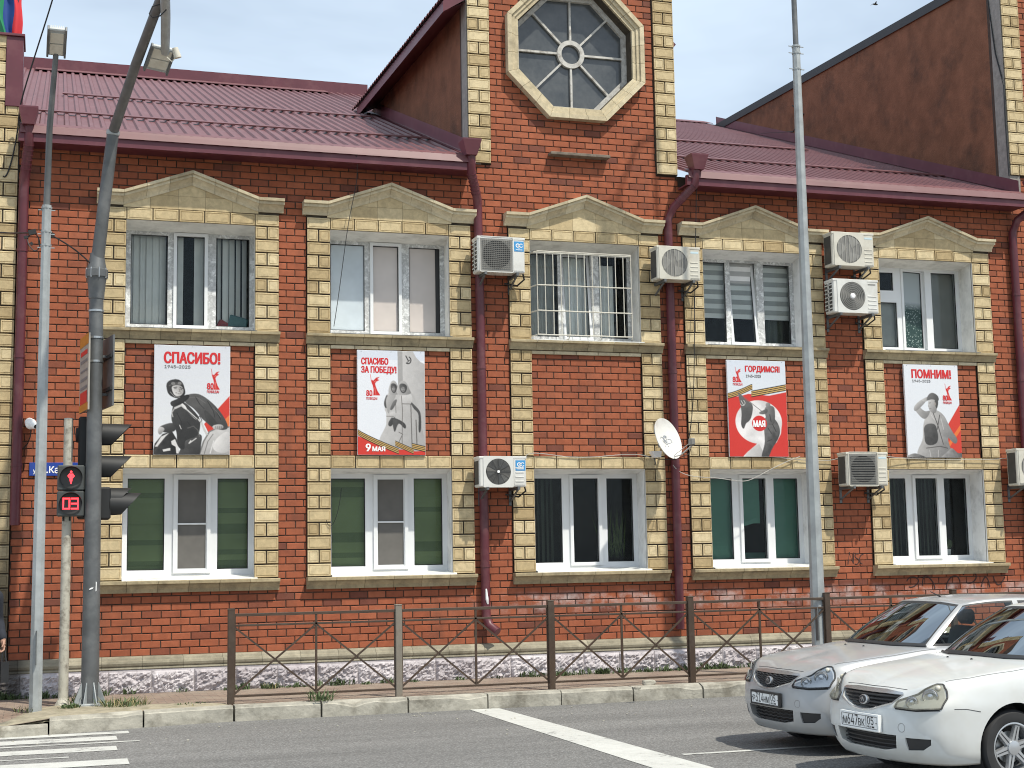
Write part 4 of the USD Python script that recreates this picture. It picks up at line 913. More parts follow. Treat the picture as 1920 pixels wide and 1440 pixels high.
# ================================================================ air conditioners
def ac(x0, x1, z0, z1, style, label, body='ac_white', depth=.27, front=-.38):
    T = thing('air_conditioner', label, 'air conditioner', ((x0+x1)/2, 0, z0), group=None)
    w, h = x1-x0, z1-z0; yb = front+depth
    part(T, 'casing', bx(x0, x1, front, yb, z0+.03, z1, .016), body)
    part(T, 'lid', bx(x0-.006, x1+.006, front-.006, yb+.004, z1-.035, z1+.004, .006), body)
    cx, cz = x0+w*(.40 if style != 'swirl' else .42), z0+.03+(h-.03)*.50; r = min(w*.30, h*.40)
    y = front
    if style in ('square', 'slats'):
        pl = sbox(cx-r*1.06, cz-r*1.08, cx+r*1.06, cz+r*1.08).buffer(.02)
        part(T, 'grille_surround', extr(pl.buffer(.012).difference(pl), y-.012, y+.01), body)
        part(T, 'grille_plate', extr(pl, y-.004, y+.004), 'ac_grille')
        part(T, 'fan_opening', disc((cx, y-.006, cz), (0, 1, 0), 0, r*.97, .004, 40), 'ac_dark')
        m = []
        if style == 'square':
            for i in range(15):
                t = -1+2*(i+.5)/15; m.append(tube([(cx+t*r, y-.012, cz-r), (cx+t*r, y-.012, cz+r)], .0028, 5)); m.append(tube([(cx-r, y-.015, cz+t*r), (cx+r, y-.015, cz+t*r)], .0028, 5))
        else:
            for i in range(17):
                t = -1+2*(i+.5)/17; m.append(bx(cx-r, cx+r, y-.018, y-.010, cz+t*r-.0035, cz+t*r+.0035))
        part(T, 'grille', cat(m), 'ac_grille')
    else:
        pl = sbox(cx-r*1.12, cz-r*1.12, cx+r*1.12, cz+r*1.12).buffer(.015)
        part(T, 'fan_surround', extr(pl.difference(Point(cx, cz).buffer(r, 32)), y-.010, y+.01), body)
        part(T, 'fan_opening', disc((cx, y-.004, cz), (0, 1, 0), 0, r, .003, 40), 'fan_dark')
        bl = []
        for k in range(3):
            a = k*2.094+.4; P = [(cx+r*.2*math.cos(a), cz+r*.2*math.sin(a))]+[(cx+r*.92*math.cos(a+t), cz+r*.92*math.sin(a+t)) for t in np.linspace(.1, 1.25, 9)]
            bl.append(extr(Polygon(P), y-.0075, y-.005))
        part(T, 'fan', cat(bl), 'fan_blade')
        m = []
        if style == 'bars':
            for i in range(7):
                t = -1+2*(i+.5)/7; hh = r*math.sqrt(1-t*t); m.append(tube([(cx+t*r, y-.013, cz-hh), (cx+t*r, y-.013, cz+hh)], .0032, 6))
            part(T, 'guard', cat(m), 'ac_cream')
        elif style == 'swirl':
            for i in range(6): m.append(disc((cx, y-.016, cz), (0, 1, 0), r*(.27+.13*i)-.006, r*(.27+.13*i)+.006, .008, 36))
            for k in range(4): a = k*math.pi/2+.3; m.append(bar((cx+.2*r*math.cos(a), y-.012, cz+.2*r*math.sin(a)), (cx+r*math.cos(a), y-.012, cz+r*math.sin(a)), .006, .006))
            part(T, 'guard', cat(m), 'ac_grille'); part(T, 'hub', lathe((cx, y-.02, cz), (0, -1, 0), [(0, .012), (r*.12, .012), (r*.2, 0), (r*.2, -.02)], 24), 'white_paint')
        elif style == 'rings':
            for i in range(11): m.append(disc((cx, y-.014, cz), (0, 1, 0), r*(.14+.082*i)-.002, r*(.14+.082*i)+.002, .004, 36))
            for k in range(12): a = k*math.pi/6; m.append(bar((cx+.12*r*math.cos(a), y-.011, cz+.12*r*math.sin(a)), (cx+r*math.cos(a), y-.011, cz+r*math.sin(a)), .004, .004))
            part(T, 'guard', cat(m), 'ac_dark'); part(T, 'hub', disc((cx, y-.02, cz), (0, 1, 0), 0, r*.11, .01, 20), 'white_paint')
    # right service panel with pressed ribs
    px0, px1 = x0+w*.735, x1-.02
    part(T, 'service_panel', extr(sbox(px0, z0+.06, px1, z1-.045).buffer(-.008).buffer(.008), y-.005, y+.004), body)
    if style != 'square':
        for k in range(4): zq = z0+.10+k*.065; part(T, 'pressed_rib', bx(px0+.02, px1-.02, y-.011, y-.004, zq, zq+.018, .003), body)
    if style in ('square', 'rings'):
        s = .15; lx, lz = px1-s+.005, z1-.055-s
        part(T, 'maker_label', bx(lx, lx+s, y-.0085, y-.004, lz, lz+s), 'logo_blue')
        part(T, 'label_lettering', cat(disc((lx+.055, y-.0105, lz+.088), (0, 1, 0), .020, .032, .0015, 20), text('C', lx+.080, lz+.060, .056, y-.009, .0015), text('\\', lx+.055, lz+.045, .05, y-.009, .0015), text('EXPERT', lx+.025, lz+.018, .012, y-.009, .0015, width=.10) if False else bx(lx+.025, lx+.125, y-.0105, y-.009, lz+.02, lz+.028)), 'white_paint')
    elif style in ('bars', 'slats'):
        part(T, 'maker_label', bx(px0+.03, px1-.01, y-.0075, y-.0045, z1-.10, z1-.07), plainlab)
    else:
        part(T, 'maker_label', bx(px0+.03, px1-.03, y-.0075, y-.0045, z1-.085, z1-.065), 'ac_grille')
    # louvred end
    part(T, 'end_vent', bx(x0-.004, x0+.01, front+.04, yb-.03, z0+.07, z1-.06), 'ac_dark')
    if style in ('square', 'swirl'):
        for k in range(7): zq = z0+.07+(h-.13)*(k+.5)/7; part(T, 'end_bar', bx(x0-.012, x0-.003, front+.03, yb-.02, zq-.008, zq+.008), body)
        part(T, 'end_post', bx(x0-.012, x0-.003, front+.12, front+.15, z0+.06, z1-.05), body)
    # feet and wall brackets
    for xx in (x0+.12, x1-.12):
        part(T, 'bracket', cat(bx(xx-.018, xx+.018, front-.02, YB+.01, z0-.012, z0+.03), bar((xx, front+.04, z0-.01), (xx, YB, z0-.17), .025, .02), bx(xx-.02, xx+.02, YB-.012, YB+.015, z0-.22, z0+.06)), 'galvanised_dark')
    part(T, 'valve_cover', bx(x1-.005, x1+.035, yb-.14, yb-.03, z0+.06, z0+.20, .01), body)
    part(T, 'hose', tube([(x1+.02, yb-.08, z0+.08), (x1+.06, yb-.04, z0-.02), (x1-.02, yb+.06, z0-.10), (x1-.20, .02, z0-.06)], .014, 8), 'cable_black')
    return T
plainlab = plain('label_pale', (0.50, 0.62, 0.66), 0.4, var=0.05)
ac(4.066, 4.795, 5.845, 6.40, 'square', 'air conditioner with square grille and blue label high on the left rainwater pipe')
ac(6.915, 7.630, 5.85, 6.395, 'bars', 'cream air conditioner right of the grilled upper window', 'ac_cream')
ac(9.935, 10.690, 6.195, 6.77, 'bars', 'cream air conditioner at the top of the stacked pair', 'ac_cream')
ac(9.920, 10.730, 5.44, 6.01, 'swirl', 'white air conditioner with ringed fan guard below another one', 'ac_white')
ac(4.045, 4.755, 2.695, 3.165, 'rings', 'air conditioner with round fan and blue label left of the dark lower window', 'ac_white')
ac(10.015, 10.750, 2.70, 3.255, 'slats', 'grey air conditioner with slatted front between two lower windows', 'ac_cream')
ac(13.155, 13.90, 2.70, 3.33, 'bars', 'air conditioner cut by the right edge showing only its dark end', 'ac_cream')

# ================================================================ posters
def raster(draw, W=150, H=222, ss=4, seed=0, grain=6):
    im = Image.new('RGB', (W*ss, H*ss), (226, 228, 232)); d = ImageDraw.Draw(im)
    P = lambda pts: [(u*W*ss, v*H*ss) for u, v in pts]
    draw(im, d, P, W*ss, H*ss)
    im = im.filter(ImageFilter.GaussianBlur(ss*.35)).resize((W, H), Image.LANCZOS)
    a = np.asarray(im).astype(float); r = np.random.default_rng(seed); a += r.normal(0, grain*.35, a.shape[:2])[..., None]
    return np.clip(a, 0, 255)
def to_lin(a):
    c = a/255.0; return np.where(c <= .04045, c/12.92, ((c+.055)/1.055)**2.4)*.88
RED, ORG, BLK, GRY = (200, 42, 40), (224, 106, 44), (38, 36, 38), (120, 118, 118)
def smooth_poly(pts, n=10):
    P = np.array(list(pts)+[pts[0]], float); t = np.arange(len(P)); cs = CubicSpline(t, P, bc_type='periodic'); return [tuple(q) for q in cs(np.linspace(0, len(P)-1, n*len(P)))]
def grey_noise(im, mask, lo, hi, seed, sx=14, sy=14, ang=0.0):
    """Fills the mask with blotchy greys, like a coarse black and white photograph."""
    W, H = im.size; y, x = np.mgrid[0:H, 0:W]/float(W); c, s = math.cos(ang), math.sin(ang)
    n = meshkit.fbm(np.stack([(x*c+y*s)*sx, (-x*s+y*c)*sy, 0*x+seed], -1), 4, seed)
    n = np.clip((n-.28)/.44, 0, 1); g = lo+(hi-lo)*n
    a = np.asarray(im).astype(float); m = np.asarray(mask.filter(ImageFilter.GaussianBlur(1.5))).astype(float)[..., None]/255
    a = a*(1-m)+np.stack([g, g*.985, g*.98], -1)*m
    im.paste(Image.fromarray(a.astype(np.uint8)))
def blob(im, P, pts, lo, hi, seed, sx=14, sy=14, ang=0., smooth=True):
    m = Image.new('L', im.size, 0); ImageDraw.Draw(m).polygon(P(smooth_poly(pts) if smooth else pts), fill=255); grey_noise(im, m, lo, hi, seed, sx, sy, ang)
def lines(d, P, pts, fill, w): d.line(P(pts), fill=fill, width=w, joint='curve')
def ribbon(d, P, f, x0, x1, h):
    """Black and orange striped ribbon along v = f(u)."""
    us = np.linspace(x0, x1, 60)
    for k in range(7):
        col = (28, 24, 22) if k % 2 == 0 else (232, 190, 112)
        d.polygon(P([(u, f(u)+h*k/7) for u in us]+[(u, f(u)+h*(k+1)/7) for u in us[::-1]]), fill=col)
def emblem(d, P, u, v, s, w):
    """Small figure with a raised sword on a flared red base."""
    q = lambda pts: [(u+a*s, v+b*s*w) for a, b in pts]
    d.line(P(q([(.30, -.02), (.38, .34)])), fill=RED, width=3)
    d.polygon(P(q([(.36, .30), (.44, .26), (.50, .30), (.74, .14), (.98, .10), (.80, .22), (.96, .26), (.74, .34), (.64, .44), (.70, .60), (.82, .80), (1.0, .99), (.52, .99), (.54, .70), (.48, .52), (.42, .44)])), fill=RED)
    d.line(P(q([(.62, .62), (.70, .97)])), fill=(236, 190, 170), width=3); d.line(P(q([(.56, .36), (.70, .30)])), fill=(236, 190, 170), width=3)
    d.line(P(q([(.0, 1.0), (1.0, 1.0)])), fill=RED, width=3)
MOT = {}
def mottle(W, H, seed):
    if (W, H, seed) not in MOT:
        y, x = np.mgrid[0:H//4, 0:W//4]/(W/4); n = meshkit.fbm(np.stack([x*16, y*16, 0*x+seed], -1), 3, seed)-.5
        MOT[(W, H, seed)] = np.asarray(Image.fromarray(n.astype(np.float32), 'F').resize((W, H), Image.BILINEAR))
    return MOT[(W, H, seed)]
def shade(im, P, pts, lo, hi, ang=0.6, seed=1, amp=14, smooth=True, blur=1.2):
    """Fills a shape with a soft light-to-dark slope and a little photographic mottling."""
    m = Image.new('L', im.size, 0); ImageDraw.Draw(m).polygon(P(smooth_poly(pts, 8) if smooth else pts), fill=255)
    W, H = im.size; y, x = np.mgrid[0:H, 0:W].astype(float); Q = np.array(P(pts)); c, s = math.cos(ang), math.sin(ang)
    q = Q[:, 0]*c+Q[:, 1]*s; t = np.clip((x*c+y*s-q.min())/max(np.ptp(q), 1), 0, 1)
    n = mottle(W, H, seed)
    g = np.clip(hi+(lo-hi)*t+amp*2*n, 0, 255); a = np.asarray(im).astype(float); k = np.asarray(m.filter(ImageFilter.GaussianBlur(blur))).astype(float)[..., None]/255
    im.paste(Image.fromarray((a*(1-k)+np.stack([g, g*.985, g*.975], -1)*k).astype(np.uint8)))
def art1(im, d, P, W, H):
    for k in range(H): d.line([(0, k), (W, k)], fill=(212+int(14*k/H), 214+int(14*k/H), 220+int(10*k/H)))
    d.polygon(P([(1.0, .455), (.66, .72), (.74, .83), (1.0, .72)]), fill=(205, 58, 46)); d.polygon(P([(1.0, .63), (.90, .70), (.94, .76), (1.0, .74)]), fill=(226, 120, 66))
    # cockpit sides
    shade(im, P, [(.60, 1.03), (.64, .88), (.72, .79), (.84, .745), (1.03, .74), (1.03, 1.03)], 150, 205, 1.2, 4, 10, False)
    shade(im, P, [(.80, .96), (.82, .86), (.92, .80), (1.0, .81), (1.0, .96)], 176, 222, .4, 5, 8); d = ImageDraw.Draw(im)
    lines(d, P, [(.60, 1.0), (.655, .88), (.73, .79), (.85, .75), (1, .745)], (120, 118, 116), 12); lines(d, P, [(.66, 1.0), (.71, .88), (.78, .81)], (108, 106, 104), 5); lines(d, P, [(.74, .99), (.79, .87)], (214, 212, 210), 8)
    shade(im, P, [(-.02, 1.02), (.02, .90), (.12, .815), (.24, .79), (.30, .86), (.34, 1.02)], 26, 60, .3, 6, 12, False); d = ImageDraw.Draw(im)
    for q in ([(.02, .93), (.10, .84), (.20, .805), (.17, .83), (.11, .89), (.06, .93)], [(.12, .955), (.22, .94), (.22, .965), (.13, .975)], [(.23, .88), (.28, .86), (.32, .93), (.33, .99), (.30, .99), (.29, .93), (.24, .91)]): d.polygon(P(q), fill=(214, 212, 210))
    lines(d, P, [(.0, .99), (.07, .92), (.16, .84), (.22, .80)], (70, 68, 68), 7)
    # left arm, trousers, jacket
    shade(im, P, [(.08, .755), (.16, .725), (.26, .72), (.28, .78), (.18, .80), (.10, .79)], 52, 84, 1.2, 7, 8)
    shade(im, P, [(.34, 1.03), (.40, .90), (.50, .84), (.62, .82), (.62, .92), (.56, 1.03)], 48, 78, .8, 8, 8)
    shade(im, P, [(.24, .60), (.27, .545), (.38, .52), (.52, .60), (.60, .68), (.60, .78), (.54, .84), (.42, .88), (.40, .95), (.32, .92), (.30, .80), (.24, .70)], 44, 66, .9, 9, 8)
    shade(im, P, [(.40, .47), (.50, .445), (.60, .45), (.72, .50), (.84, .58), (.94, .68), (.965, .76), (.86, .77), (.76, .745), (.68, .70), (.62, .66), (.52, .58), (.42, .53)], 66, 92, 1.3, 10, 9)
    shade(im, P, [(.66, .60), (.74, .63), (.82, .70), (.86, .76), (.78, .745), (.70, .70)], 50, 66, 1.0, 11, 6)
    d = ImageDraw.Draw(im)
    for q in ([(.70, .51), (.78, .60), (.80, .66)], [(.80, .58), (.88, .68)], [(.54, .47), (.60, .54), (.66, .58)], [(.30, .62), (.36, .70), (.36, .80)], [(.44, .70), (.50, .76)]): lines(d, P, q, (40, 39, 39), 5)
    for q in ([(.42, .48), (.56, .475), (.68, .53)], [(.78, .57), (.88, .655)]): lines(d, P, q, (112, 110, 108), 4)
    lines(d, P, [(.44, .76), (.52, .74), (.58, .78), (.60, .84)], (96, 94, 92), 7); lines(d, P, [(.46, .90), (.56, .85)], (210, 208, 206), 9); lines(d, P, [(.46, .90), (.49, .87)], (210, 208, 206), 9)
    # straps
    lines(d, P, [(.27, .58), (.36, .55), (.44, .60), (.54, .665), (.62, .70), (.66, .77), (.70, .82)], (196, 194, 192), 17); lines(d, P, [(.40, .585), (.50, .645), (.58, .69)], (72, 70, 70), 7); lines(d, P, [(.345, .525), (.40, .56), (.42, .585)], (222, 220, 218), 16)
    lines(d, P, [(.27, .58), (.235, .62), (.25, .66)], (182, 180, 178), 8); lines(d, P, [(.60, .645), (.63, .69), (.60, .71), (.57, .68), (.60, .645)], (60, 58, 58), 5); lines(d, P, [(.335, .73), (.36, .77)], (206, 204, 202), 6)
    # collar, helmet, face
    shade(im, P, [(.22, .525), (.30, .495), (.42, .455), (.46, .475), (.38, .53), (.30, .555), (.24, .56)], 34, 60, .5, 12, 8)
    shade(im, P, [(.165, .36), (.21, .325), (.30, .315), (.37, .345), (.40, .40), (.405, .445), (.36, .48), (.28, .485), (.20, .455), (.17, .41)], 36, 58, .8, 13, 8)
    shade(im, P, [(.235, .385), (.29, .365), (.355, .375), (.385, .41), (.375, .445), (.33, .468), (.275, .462), (.245, .43)], 150, 214, -.6, 14, 6); d = ImageDraw.Draw(im)
    lines(d, P, [(.255, .392), (.30, .385)], (50, 48, 47), 6); lines(d, P, [(.335, .388), (.375, .398)], (50, 48, 47), 6); lines(d, P, [(.268, .402), (.295, .400)], (70, 66, 64), 5); lines(d, P, [(.345, .404), (.368, .410)], (70, 66, 64), 5)
    lines(d, P, [(.325, .40), (.342, .425), (.322, .43)], (112, 106, 102), 5); lines(d, P, [(.285, .438), (.325, .447), (.358, .438)], (70, 64, 62), 5); lines(d, P, [(.295, .442), (.345, .442)], (236, 234, 232), 3)
    lines(d, P, [(.195, .375), (.27, .345), (.37, .36)], (96, 94, 92), 10); d.ellipse([.215*W, .335*H, .285*W, .372*H], fill=(126, 124, 122), outline=(60, 58, 58), width=4); d.ellipse([.30*W, .333*H, .365*W, .368*H], fill=(126, 124, 122), outline=(60, 58, 58), width=4); lines(d, P, [(.21, .43), (.27, .475), (.34, .478)], (190, 188, 186), 5)
    # hands
    for q in ([(.78, .735), (.86, .722), (.91, .735), (.90, .76), (.82, .77), (.78, .76)], [(.06, .775), (.10, .75), (.14, .765), (.13, .79), (.08, .82)]): shade(im, P, q, 140, 200, 1.0, 15, 6)
    d = ImageDraw.Draw(im)
    for x in (.81, .835, .86, .885): lines(d, P, [(x, .738), (x+.004, .762)], (96, 90, 88), 3)
    emblem(d, P, .705, .215, .155, 1.2)
def art2(im, d, P, W, H):
    for k in range(H): d.line([(0, k), (W, k)], fill=(226-int(14*(k < .09*H)), 228-int(11*(k < .09*H)), 233-int(6*(k < .09*H))))
    shade(im, P, [(.595, -.01), (.815, -.01), (.87, .06), (.94, .105), (1.01, .125), (1.01, 1.01), (.61, 1.01)], 176, 196, 0.0, 2, 7, False, .6); shade(im, P, [(.595, -.01), (.665, -.01), (.675, 1.0), (.61, 1.0)], 150, 164, 1.5, 3, 6, False)
    d = ImageDraw.Draw(im); d.arc([.70*W, .05*H, .80*W, .125*H], 290, 120, fill=(52, 50, 50), width=9); lines(d, P, [(.715, .045), (.755, .095)], (52, 50, 50), 8); lines(d, P, [(.72, .12), (.78, .085)], (52, 50, 50), 6)
    shade(im, P, [(.36, 1.0), (.37, .78), (.42, .70), (.42, .60), (.40, .56), (.43, .44), (.50, .40), (.62, .42), (.74, .39), (.84, .44), (.88, .53), (.92, .58), (.935, .70), (.92, 1.0)], 164, 192, .3, 4, 7)
    for q, l, h in (([(.405, .46), (.44, .43), (.45, .52), (.41, .55), (.39, .51)], 70, 96), ([(.45, .70), (.52, .63), (.55, .64), (.50, .72)], 56, 74), ([(.52, .66), (.60, .66), (.70, .705), (.69, .745), (.61, .70), (.56, .76), (.53, .76)], 60, 80), ([(.78, .49), (.84, .52), (.91, .57), (.935, .64), (.93, .76), (.90, .76), (.90, .62), (.84, .56)], 58, 84), ([(.48, .53), (.56, .47), (.57, .50), (.50, .57)], 92, 120)): shade(im, P, q, l, h, .6, 5, 8)
    shade(im, P, [(.44, .44), (.56, .42), (.50, .52), (.46, .60), (.43, .56)], 150, 182, .5, 6, 6); shade(im, P, [(.64, .42), (.78, .41), (.79, .50), (.66, .51)], 180, 206, 1.3, 7, 6); shade(im, P, [(.48, .60), (.55, .59), (.56, .63), (.50, .64)], 176, 204, 1.0, 8, 6)
    d = ImageDraw.Draw(im)
    for q, w in (([(.645, .43), (.66, .56), (.65, .93)], 5), ([(.785, .51), (.80, .98)], 7), ([(.56, .50), (.565, .60)], 4), ([(.60, .88), (.66, .80), (.60, .78)], 5), ([(.86, .66), (.87, .90)], 8), ([(.42, .63), (.53, .63)], 4), ([(.66, .51), (.78, .51)], 5)): lines(d, P, q, (92, 88, 85), w)
    for cx, r in ((.535, .058), (.675, .072)):
        shade(im, P, [(cx-r*1.3, .405), (cx-r, .33), (cx-r*.2, .288), (cx+r*.7, .31), (cx+r*1.3, .37), (cx+r*1.5, .41), (cx, .425)], 128, 186, .4, 9, 8); shade(im, P, [(cx-r*.75, .33), (cx, .315), (cx+r*.7, .335), (cx+r*.7, .375), (cx+r*.2, .405), (cx-r*.5, .39)], 58, 92, .3, 10, 8); d = ImageDraw.Draw(im)
        shade(im, P, [(cx-r*.4, .352), (cx+r*.35, .352), (cx+r*.3, .385), (cx-.0, .395), (cx-r*.35, .382)], 120, 156, .2, 11, 6); d = ImageDraw.Draw(im); lines(d, P, [(cx-r*.4, .356), (cx-r*.05, .356)], (44, 42, 42), 4); lines(d, P, [(cx+r*.1, .356), (cx+r*.4, .356)], (44, 42, 42), 4); lines(d, P, [(cx-r*.15, .384), (cx+r*.18, .384)], (70, 66, 64), 3)
    d.polygon(P([(0, .82), (.2, .875), (.45, .92), (.58, .945), (.7, .95), (.85, .965), (1, .955), (1, 1), (0, 1)]), fill=(205, 58, 46))
    ribbon(d, P, lambda u: .755+.185*(u/.62)**.85 if u > 0 else .755, 0, .60, .055); ribbon(d, P, lambda u: .862+.085*((u-.55)/.30), .55, .82, .05); ribbon(d, P, lambda u: .885+.03*((u-.80)/.2), .80, 1.0, .055)
    emblem(d, P, .13, .235, .20, .98)
def art3(im, d, P, W, H):
    for k in range(H): d.line([(0, k), (W, k)], fill=(212+int(20*k/H), 218+int(16*k/H), 228))
    d.polygon(P([(0, .39), (.2, .375), (.35, .35), (.7, .365), (1, .325), (1, 1), (0, 1)]), fill=(206, 56, 48))
    ribbon(d, P, lambda u: .345-.095*min(u/.40, 1)**1.3, 0, .42, .058); ribbon(d, P, lambda u: .318-.075*(u-.40)/.6, .40, 1.0, .066)
    m = Image.new('L', im.size, 0); q = ImageDraw.Draw(m); q.ellipse([.115*W, .415*H, .905*W, .865*H], fill=255); q.polygon(P([(.905, .64), (.88, .76), (.80, .85), (.66, .93), (.56, 1.0), (.22, 1.0), (.30, .95), (.44, .88), (.50, .84)]), fill=255); grey_noise(im, m, 204, 240, 7, 5, 5)
    d = ImageDraw.Draw(im); d.polygon(P([(0, .80), (.16, .80), (.30, .85), (.46, .865), (.34, .92), (.22, 1.0), (0, 1)]), fill=(206, 56, 48))
    shade(im, P, [(.26, .98), (.40, .90), (.50, .87), (.55, .93), (.56, 1.0), (.26, 1.0)], 178, 206, .5, 3, 8, False)
    # a flag bearer on a rocky outcrop
    shade(im, P, [(.60, .62), (.70, .59), (.80, .62), (.86, .70), (.85, .78), (.78, .86), (.70, .94), (.64, 1.01), (.54, 1.01), (.58, .90), (.60, .78)], 66, 120, .7, 8, 22)
    shade(im, P, [(.62, .50), (.70, .47), (.78, .49), (.79, .58), (.76, .66), (.66, .66), (.63, .58)], 78, 132, .5, 9, 12); shade(im, P, [(.64, .455), (.68, .437), (.715, .452), (.705, .485), (.66, .49)], 110, 150, .6, 10, 8); shade(im, P, [(.52, .545), (.60, .515), (.66, .505), (.66, .54), (.58, .56)], 84, 120, .6, 11, 8)
    d = ImageDraw.Draw(im)
    for q in ([(.66, .70), (.72, .76)], [(.74, .66), (.80, .74)], [(.64, .84), (.72, .82)], [(.70, .56), (.72, .64)]): lines(d, P, q, (48, 46, 46), 7)
    d.line(P([(.165, .335), (.62, .555)]), fill=(110, 106, 104), width=6)
    shade(im, P, [(.18, .345), (.28, .40), (.40, .455), (.41, .53), (.36, .62), (.29, .66), (.25, .71), (.21, .66), (.22, .52)], 74, 108, 1.1, 10, 7); d = ImageDraw.Draw(im)
    d.arc([.205*W, .415*H, .29*W, .475*H], 290, 165, fill=(226, 222, 218), width=5); d.line(P([(.22, .42), (.265, .47)]), fill=(226, 222, 218), width=5)
    d.ellipse([.395*W, .575*H, .645*W, .735*H], fill=(208, 48, 46))
    emblem(d, P, .10, .075, .14, 1.1)
def art4(im, d, P, W, H):
    for k in range(H): d.line([(0, k), (W, k)], fill=(222, 225, 230))
    d.polygon(P([(1.0, .425), (.60, .80), (.64, 1.0), (1.0, 1.0)]), fill=(206, 62, 48)); d.polygon(P([(1.0, .64), (.68, .90), (.72, .93), (1.0, .70)]), fill=(226, 116, 56))
    # a soldier in a side cap saluting, turned to the left, seen to the waist
    shade(im, P, [(.36, .56), (.46, .49), (.60, .50), (.72, .57), (.78, .70), (.76, .84), (.74, 1.0), (.22, 1.0), (.26, .84), (.30, .70)], 120, 186, .5, 3, 12)
    shade(im, P, [(.66, .56), (.74, .60), (.84, .72), (.92, .80), (.88, .85), (.78, .80), (.70, .72)], 110, 168, .8, 4, 10)
    shade(im, P, [(.34, .66), (.50, .64), (.56, .72), (.54, .84), (.36, .86), (.32, .76)], 60, 92, .6, 5, 12)
    shade(im, P, [(.40, .56), (.30, .58), (.18, .50), (.16, .46), (.22, .44), (.34, .50), (.44, .50)], 128, 184, .8, 6, 8); shade(im, P, [(.16, .50), (.18, .44), (.32, .375), (.37, .385), (.36, .41), (.24, .48)], 134, 188, .9, 7, 8); shade(im, P, [(.31, .385), (.38, .355), (.43, .35), (.43, .375), (.37, .40)], 150, 196, .4, 8, 6)
    shade(im, P, [(.42, .46), (.42, .40), (.47, .365), (.56, .37), (.59, .42), (.575, .47), (.54, .52), (.46, .51)], 128, 198, .6, 9, 8); shade(im, P, [(.40, .385), (.43, .33), (.52, .305), (.61, .345), (.60, .39), (.50, .375)], 78, 112, .6, 10, 8); shade(im, P, [(.545, .385), (.60, .385), (.59, .45), (.56, .46)], 66, 92, .4, 11, 8)
    d = ImageDraw.Draw(im); lines(d, P, [(.435, .415), (.465, .412)], (58, 55, 54), 5); lines(d, P, [(.415, .445), (.43, .45)], (96, 90, 86), 5); lines(d, P, [(.435, .478), (.47, .476)], (84, 76, 74), 5); d.ellipse([.535*W, .405*H, .56*W, .44*H], fill=(150, 142, 136))
    for q in ([(.50, .52), (.58, .66), (.66, .86)], [(.62, .54), (.56, .70)], [(.34, .90), (.60, .88), (.74, .90)]): lines(d, P, q, (66, 63, 62), 7)
    for q in ([(.46, .54), (.52, .60)], [(.64, .58), (.68, .70)], [(.40, .92), (.42, 1.0)], [(.56, .92), (.55, 1.0)]): lines(d, P, q, (206, 203, 200), 5)
    shade(im, P, [(-.02, 1.03), (.06, .965), (.24, .975), (.34, 1.03)], 60, 150, .5, 12, 22); shade(im, P, [(.62, 1.03), (.70, .95), (.82, .90), (.92, .95), (1.03, .955), (1.03, 1.03)], 70, 160, .5, 13, 26)
    emblem(ImageDraw.Draw(im), P, .70, .205, .16, 1.1)
def poster(name_label, x0, x1, z0, z1, art, seed, texts):
    T = thing('poster', name_label, 'poster', ((x0+x1)/2, -.02, z0))
    y = -.030
    part(T, 'board', bx(x0, x1, y+.002, y+.028, z0, z1), 'white_paint')
    a = raster(art, seed=seed); H, W = a.shape[:2]
    U, V = np.meshgrid(np.linspace(x0+.004, x1-.004, W), np.linspace(z1-.004, z0+.004, H)); idx = np.arange(W*H).reshape(H, W)
    bow = .003*np.sin((U-x0)/(x1-x0)*math.pi*2)*np.cos((V-z0)*3)
    q = np.stack([idx[:-1, :-1], idx[1:, :-1], idx[1:, 1:], idx[:-1, 1:]], -1).reshape(-1, 4)
    part(T, 'print', TM(np.stack([U, y-.0035+bow*.5, V], -1).reshape(-1, 3), q), 'print', col=to_lin(a).reshape(-1, 3))
    w, h = x1-x0, z1-z0
    for s, u0, u1, v0, v1, m in texts:                  # text, left, right, top, base (fractions)
        part(T, 'lettering', text(s, x0+u0*w, z1-v1*h, (v1-v0)*h, y-.0056, .001, True, (u1-u0)*w, .035 if (v1-v0) > .04 else .012), m)
    for u in (.06, .5, .94):
        part(T, 'screw', disc((x0+u*w, y-.003, z1-.018), (0, -1, 0), 0, .006, .003, 8), 'steel')
    return T
em = lambda u, v: [('80', u-.004, u+.082, v, v+.052, 'print_red'), ('ПОБЕДА!', u-.005, u+.155, v+.066, v+.088, 'print_red')]
poster('white poster of a smiling pilot in a leather helmet, headed СПАСИБО!', -.495, .540, 3.197, 4.715, art1, 1, [('СПАСИБО!', .13, .865, .065, .165, 'print_red'), ('1945–2025', .135, .475, .185, .213, 'print_grey')]+em(.70, .345))
poster('poster of stone soldier statues with 9 МАЯ on a red foot', 2.343, 3.342, 3.202, 4.718, art2, 2, [('СПАСИБО', .06, .455, .075, .135, 'print_red'), ('ЗА ПОБЕДУ!', .06, .575, .155, .215, 'print_red'), ('9', .12, .19, .895, .962, 'white_paint'), ('МАЯ', .215, .40, .92, .962, 'white_paint')]+em(.135, .385))
poster('red poster with a large white nine, headed ГОРДИМСЯ!', 8.186, 9.205, 3.202, 4.716, art3, 3, [('ГОРДИМСЯ!', .31, .90, .058, .118, 'print_red'), ('1945–2025', .32, .575, .15, .178, 'print_grey'), ('МАЯ', .415, .615, .625, .69, 'white_paint')]+em(.10, .175))
poster('white poster of a soldier with a raised arm, headed ПОМНИМ!', 11.350, 12.370, 3.204, 4.722, art4, 4, [('ПОМНИМ!', .14, .865, .055, .145, 'print_red'), ('1945–2025', .145, .48, .165, .192, 'print_grey')]+em(.70, .33))

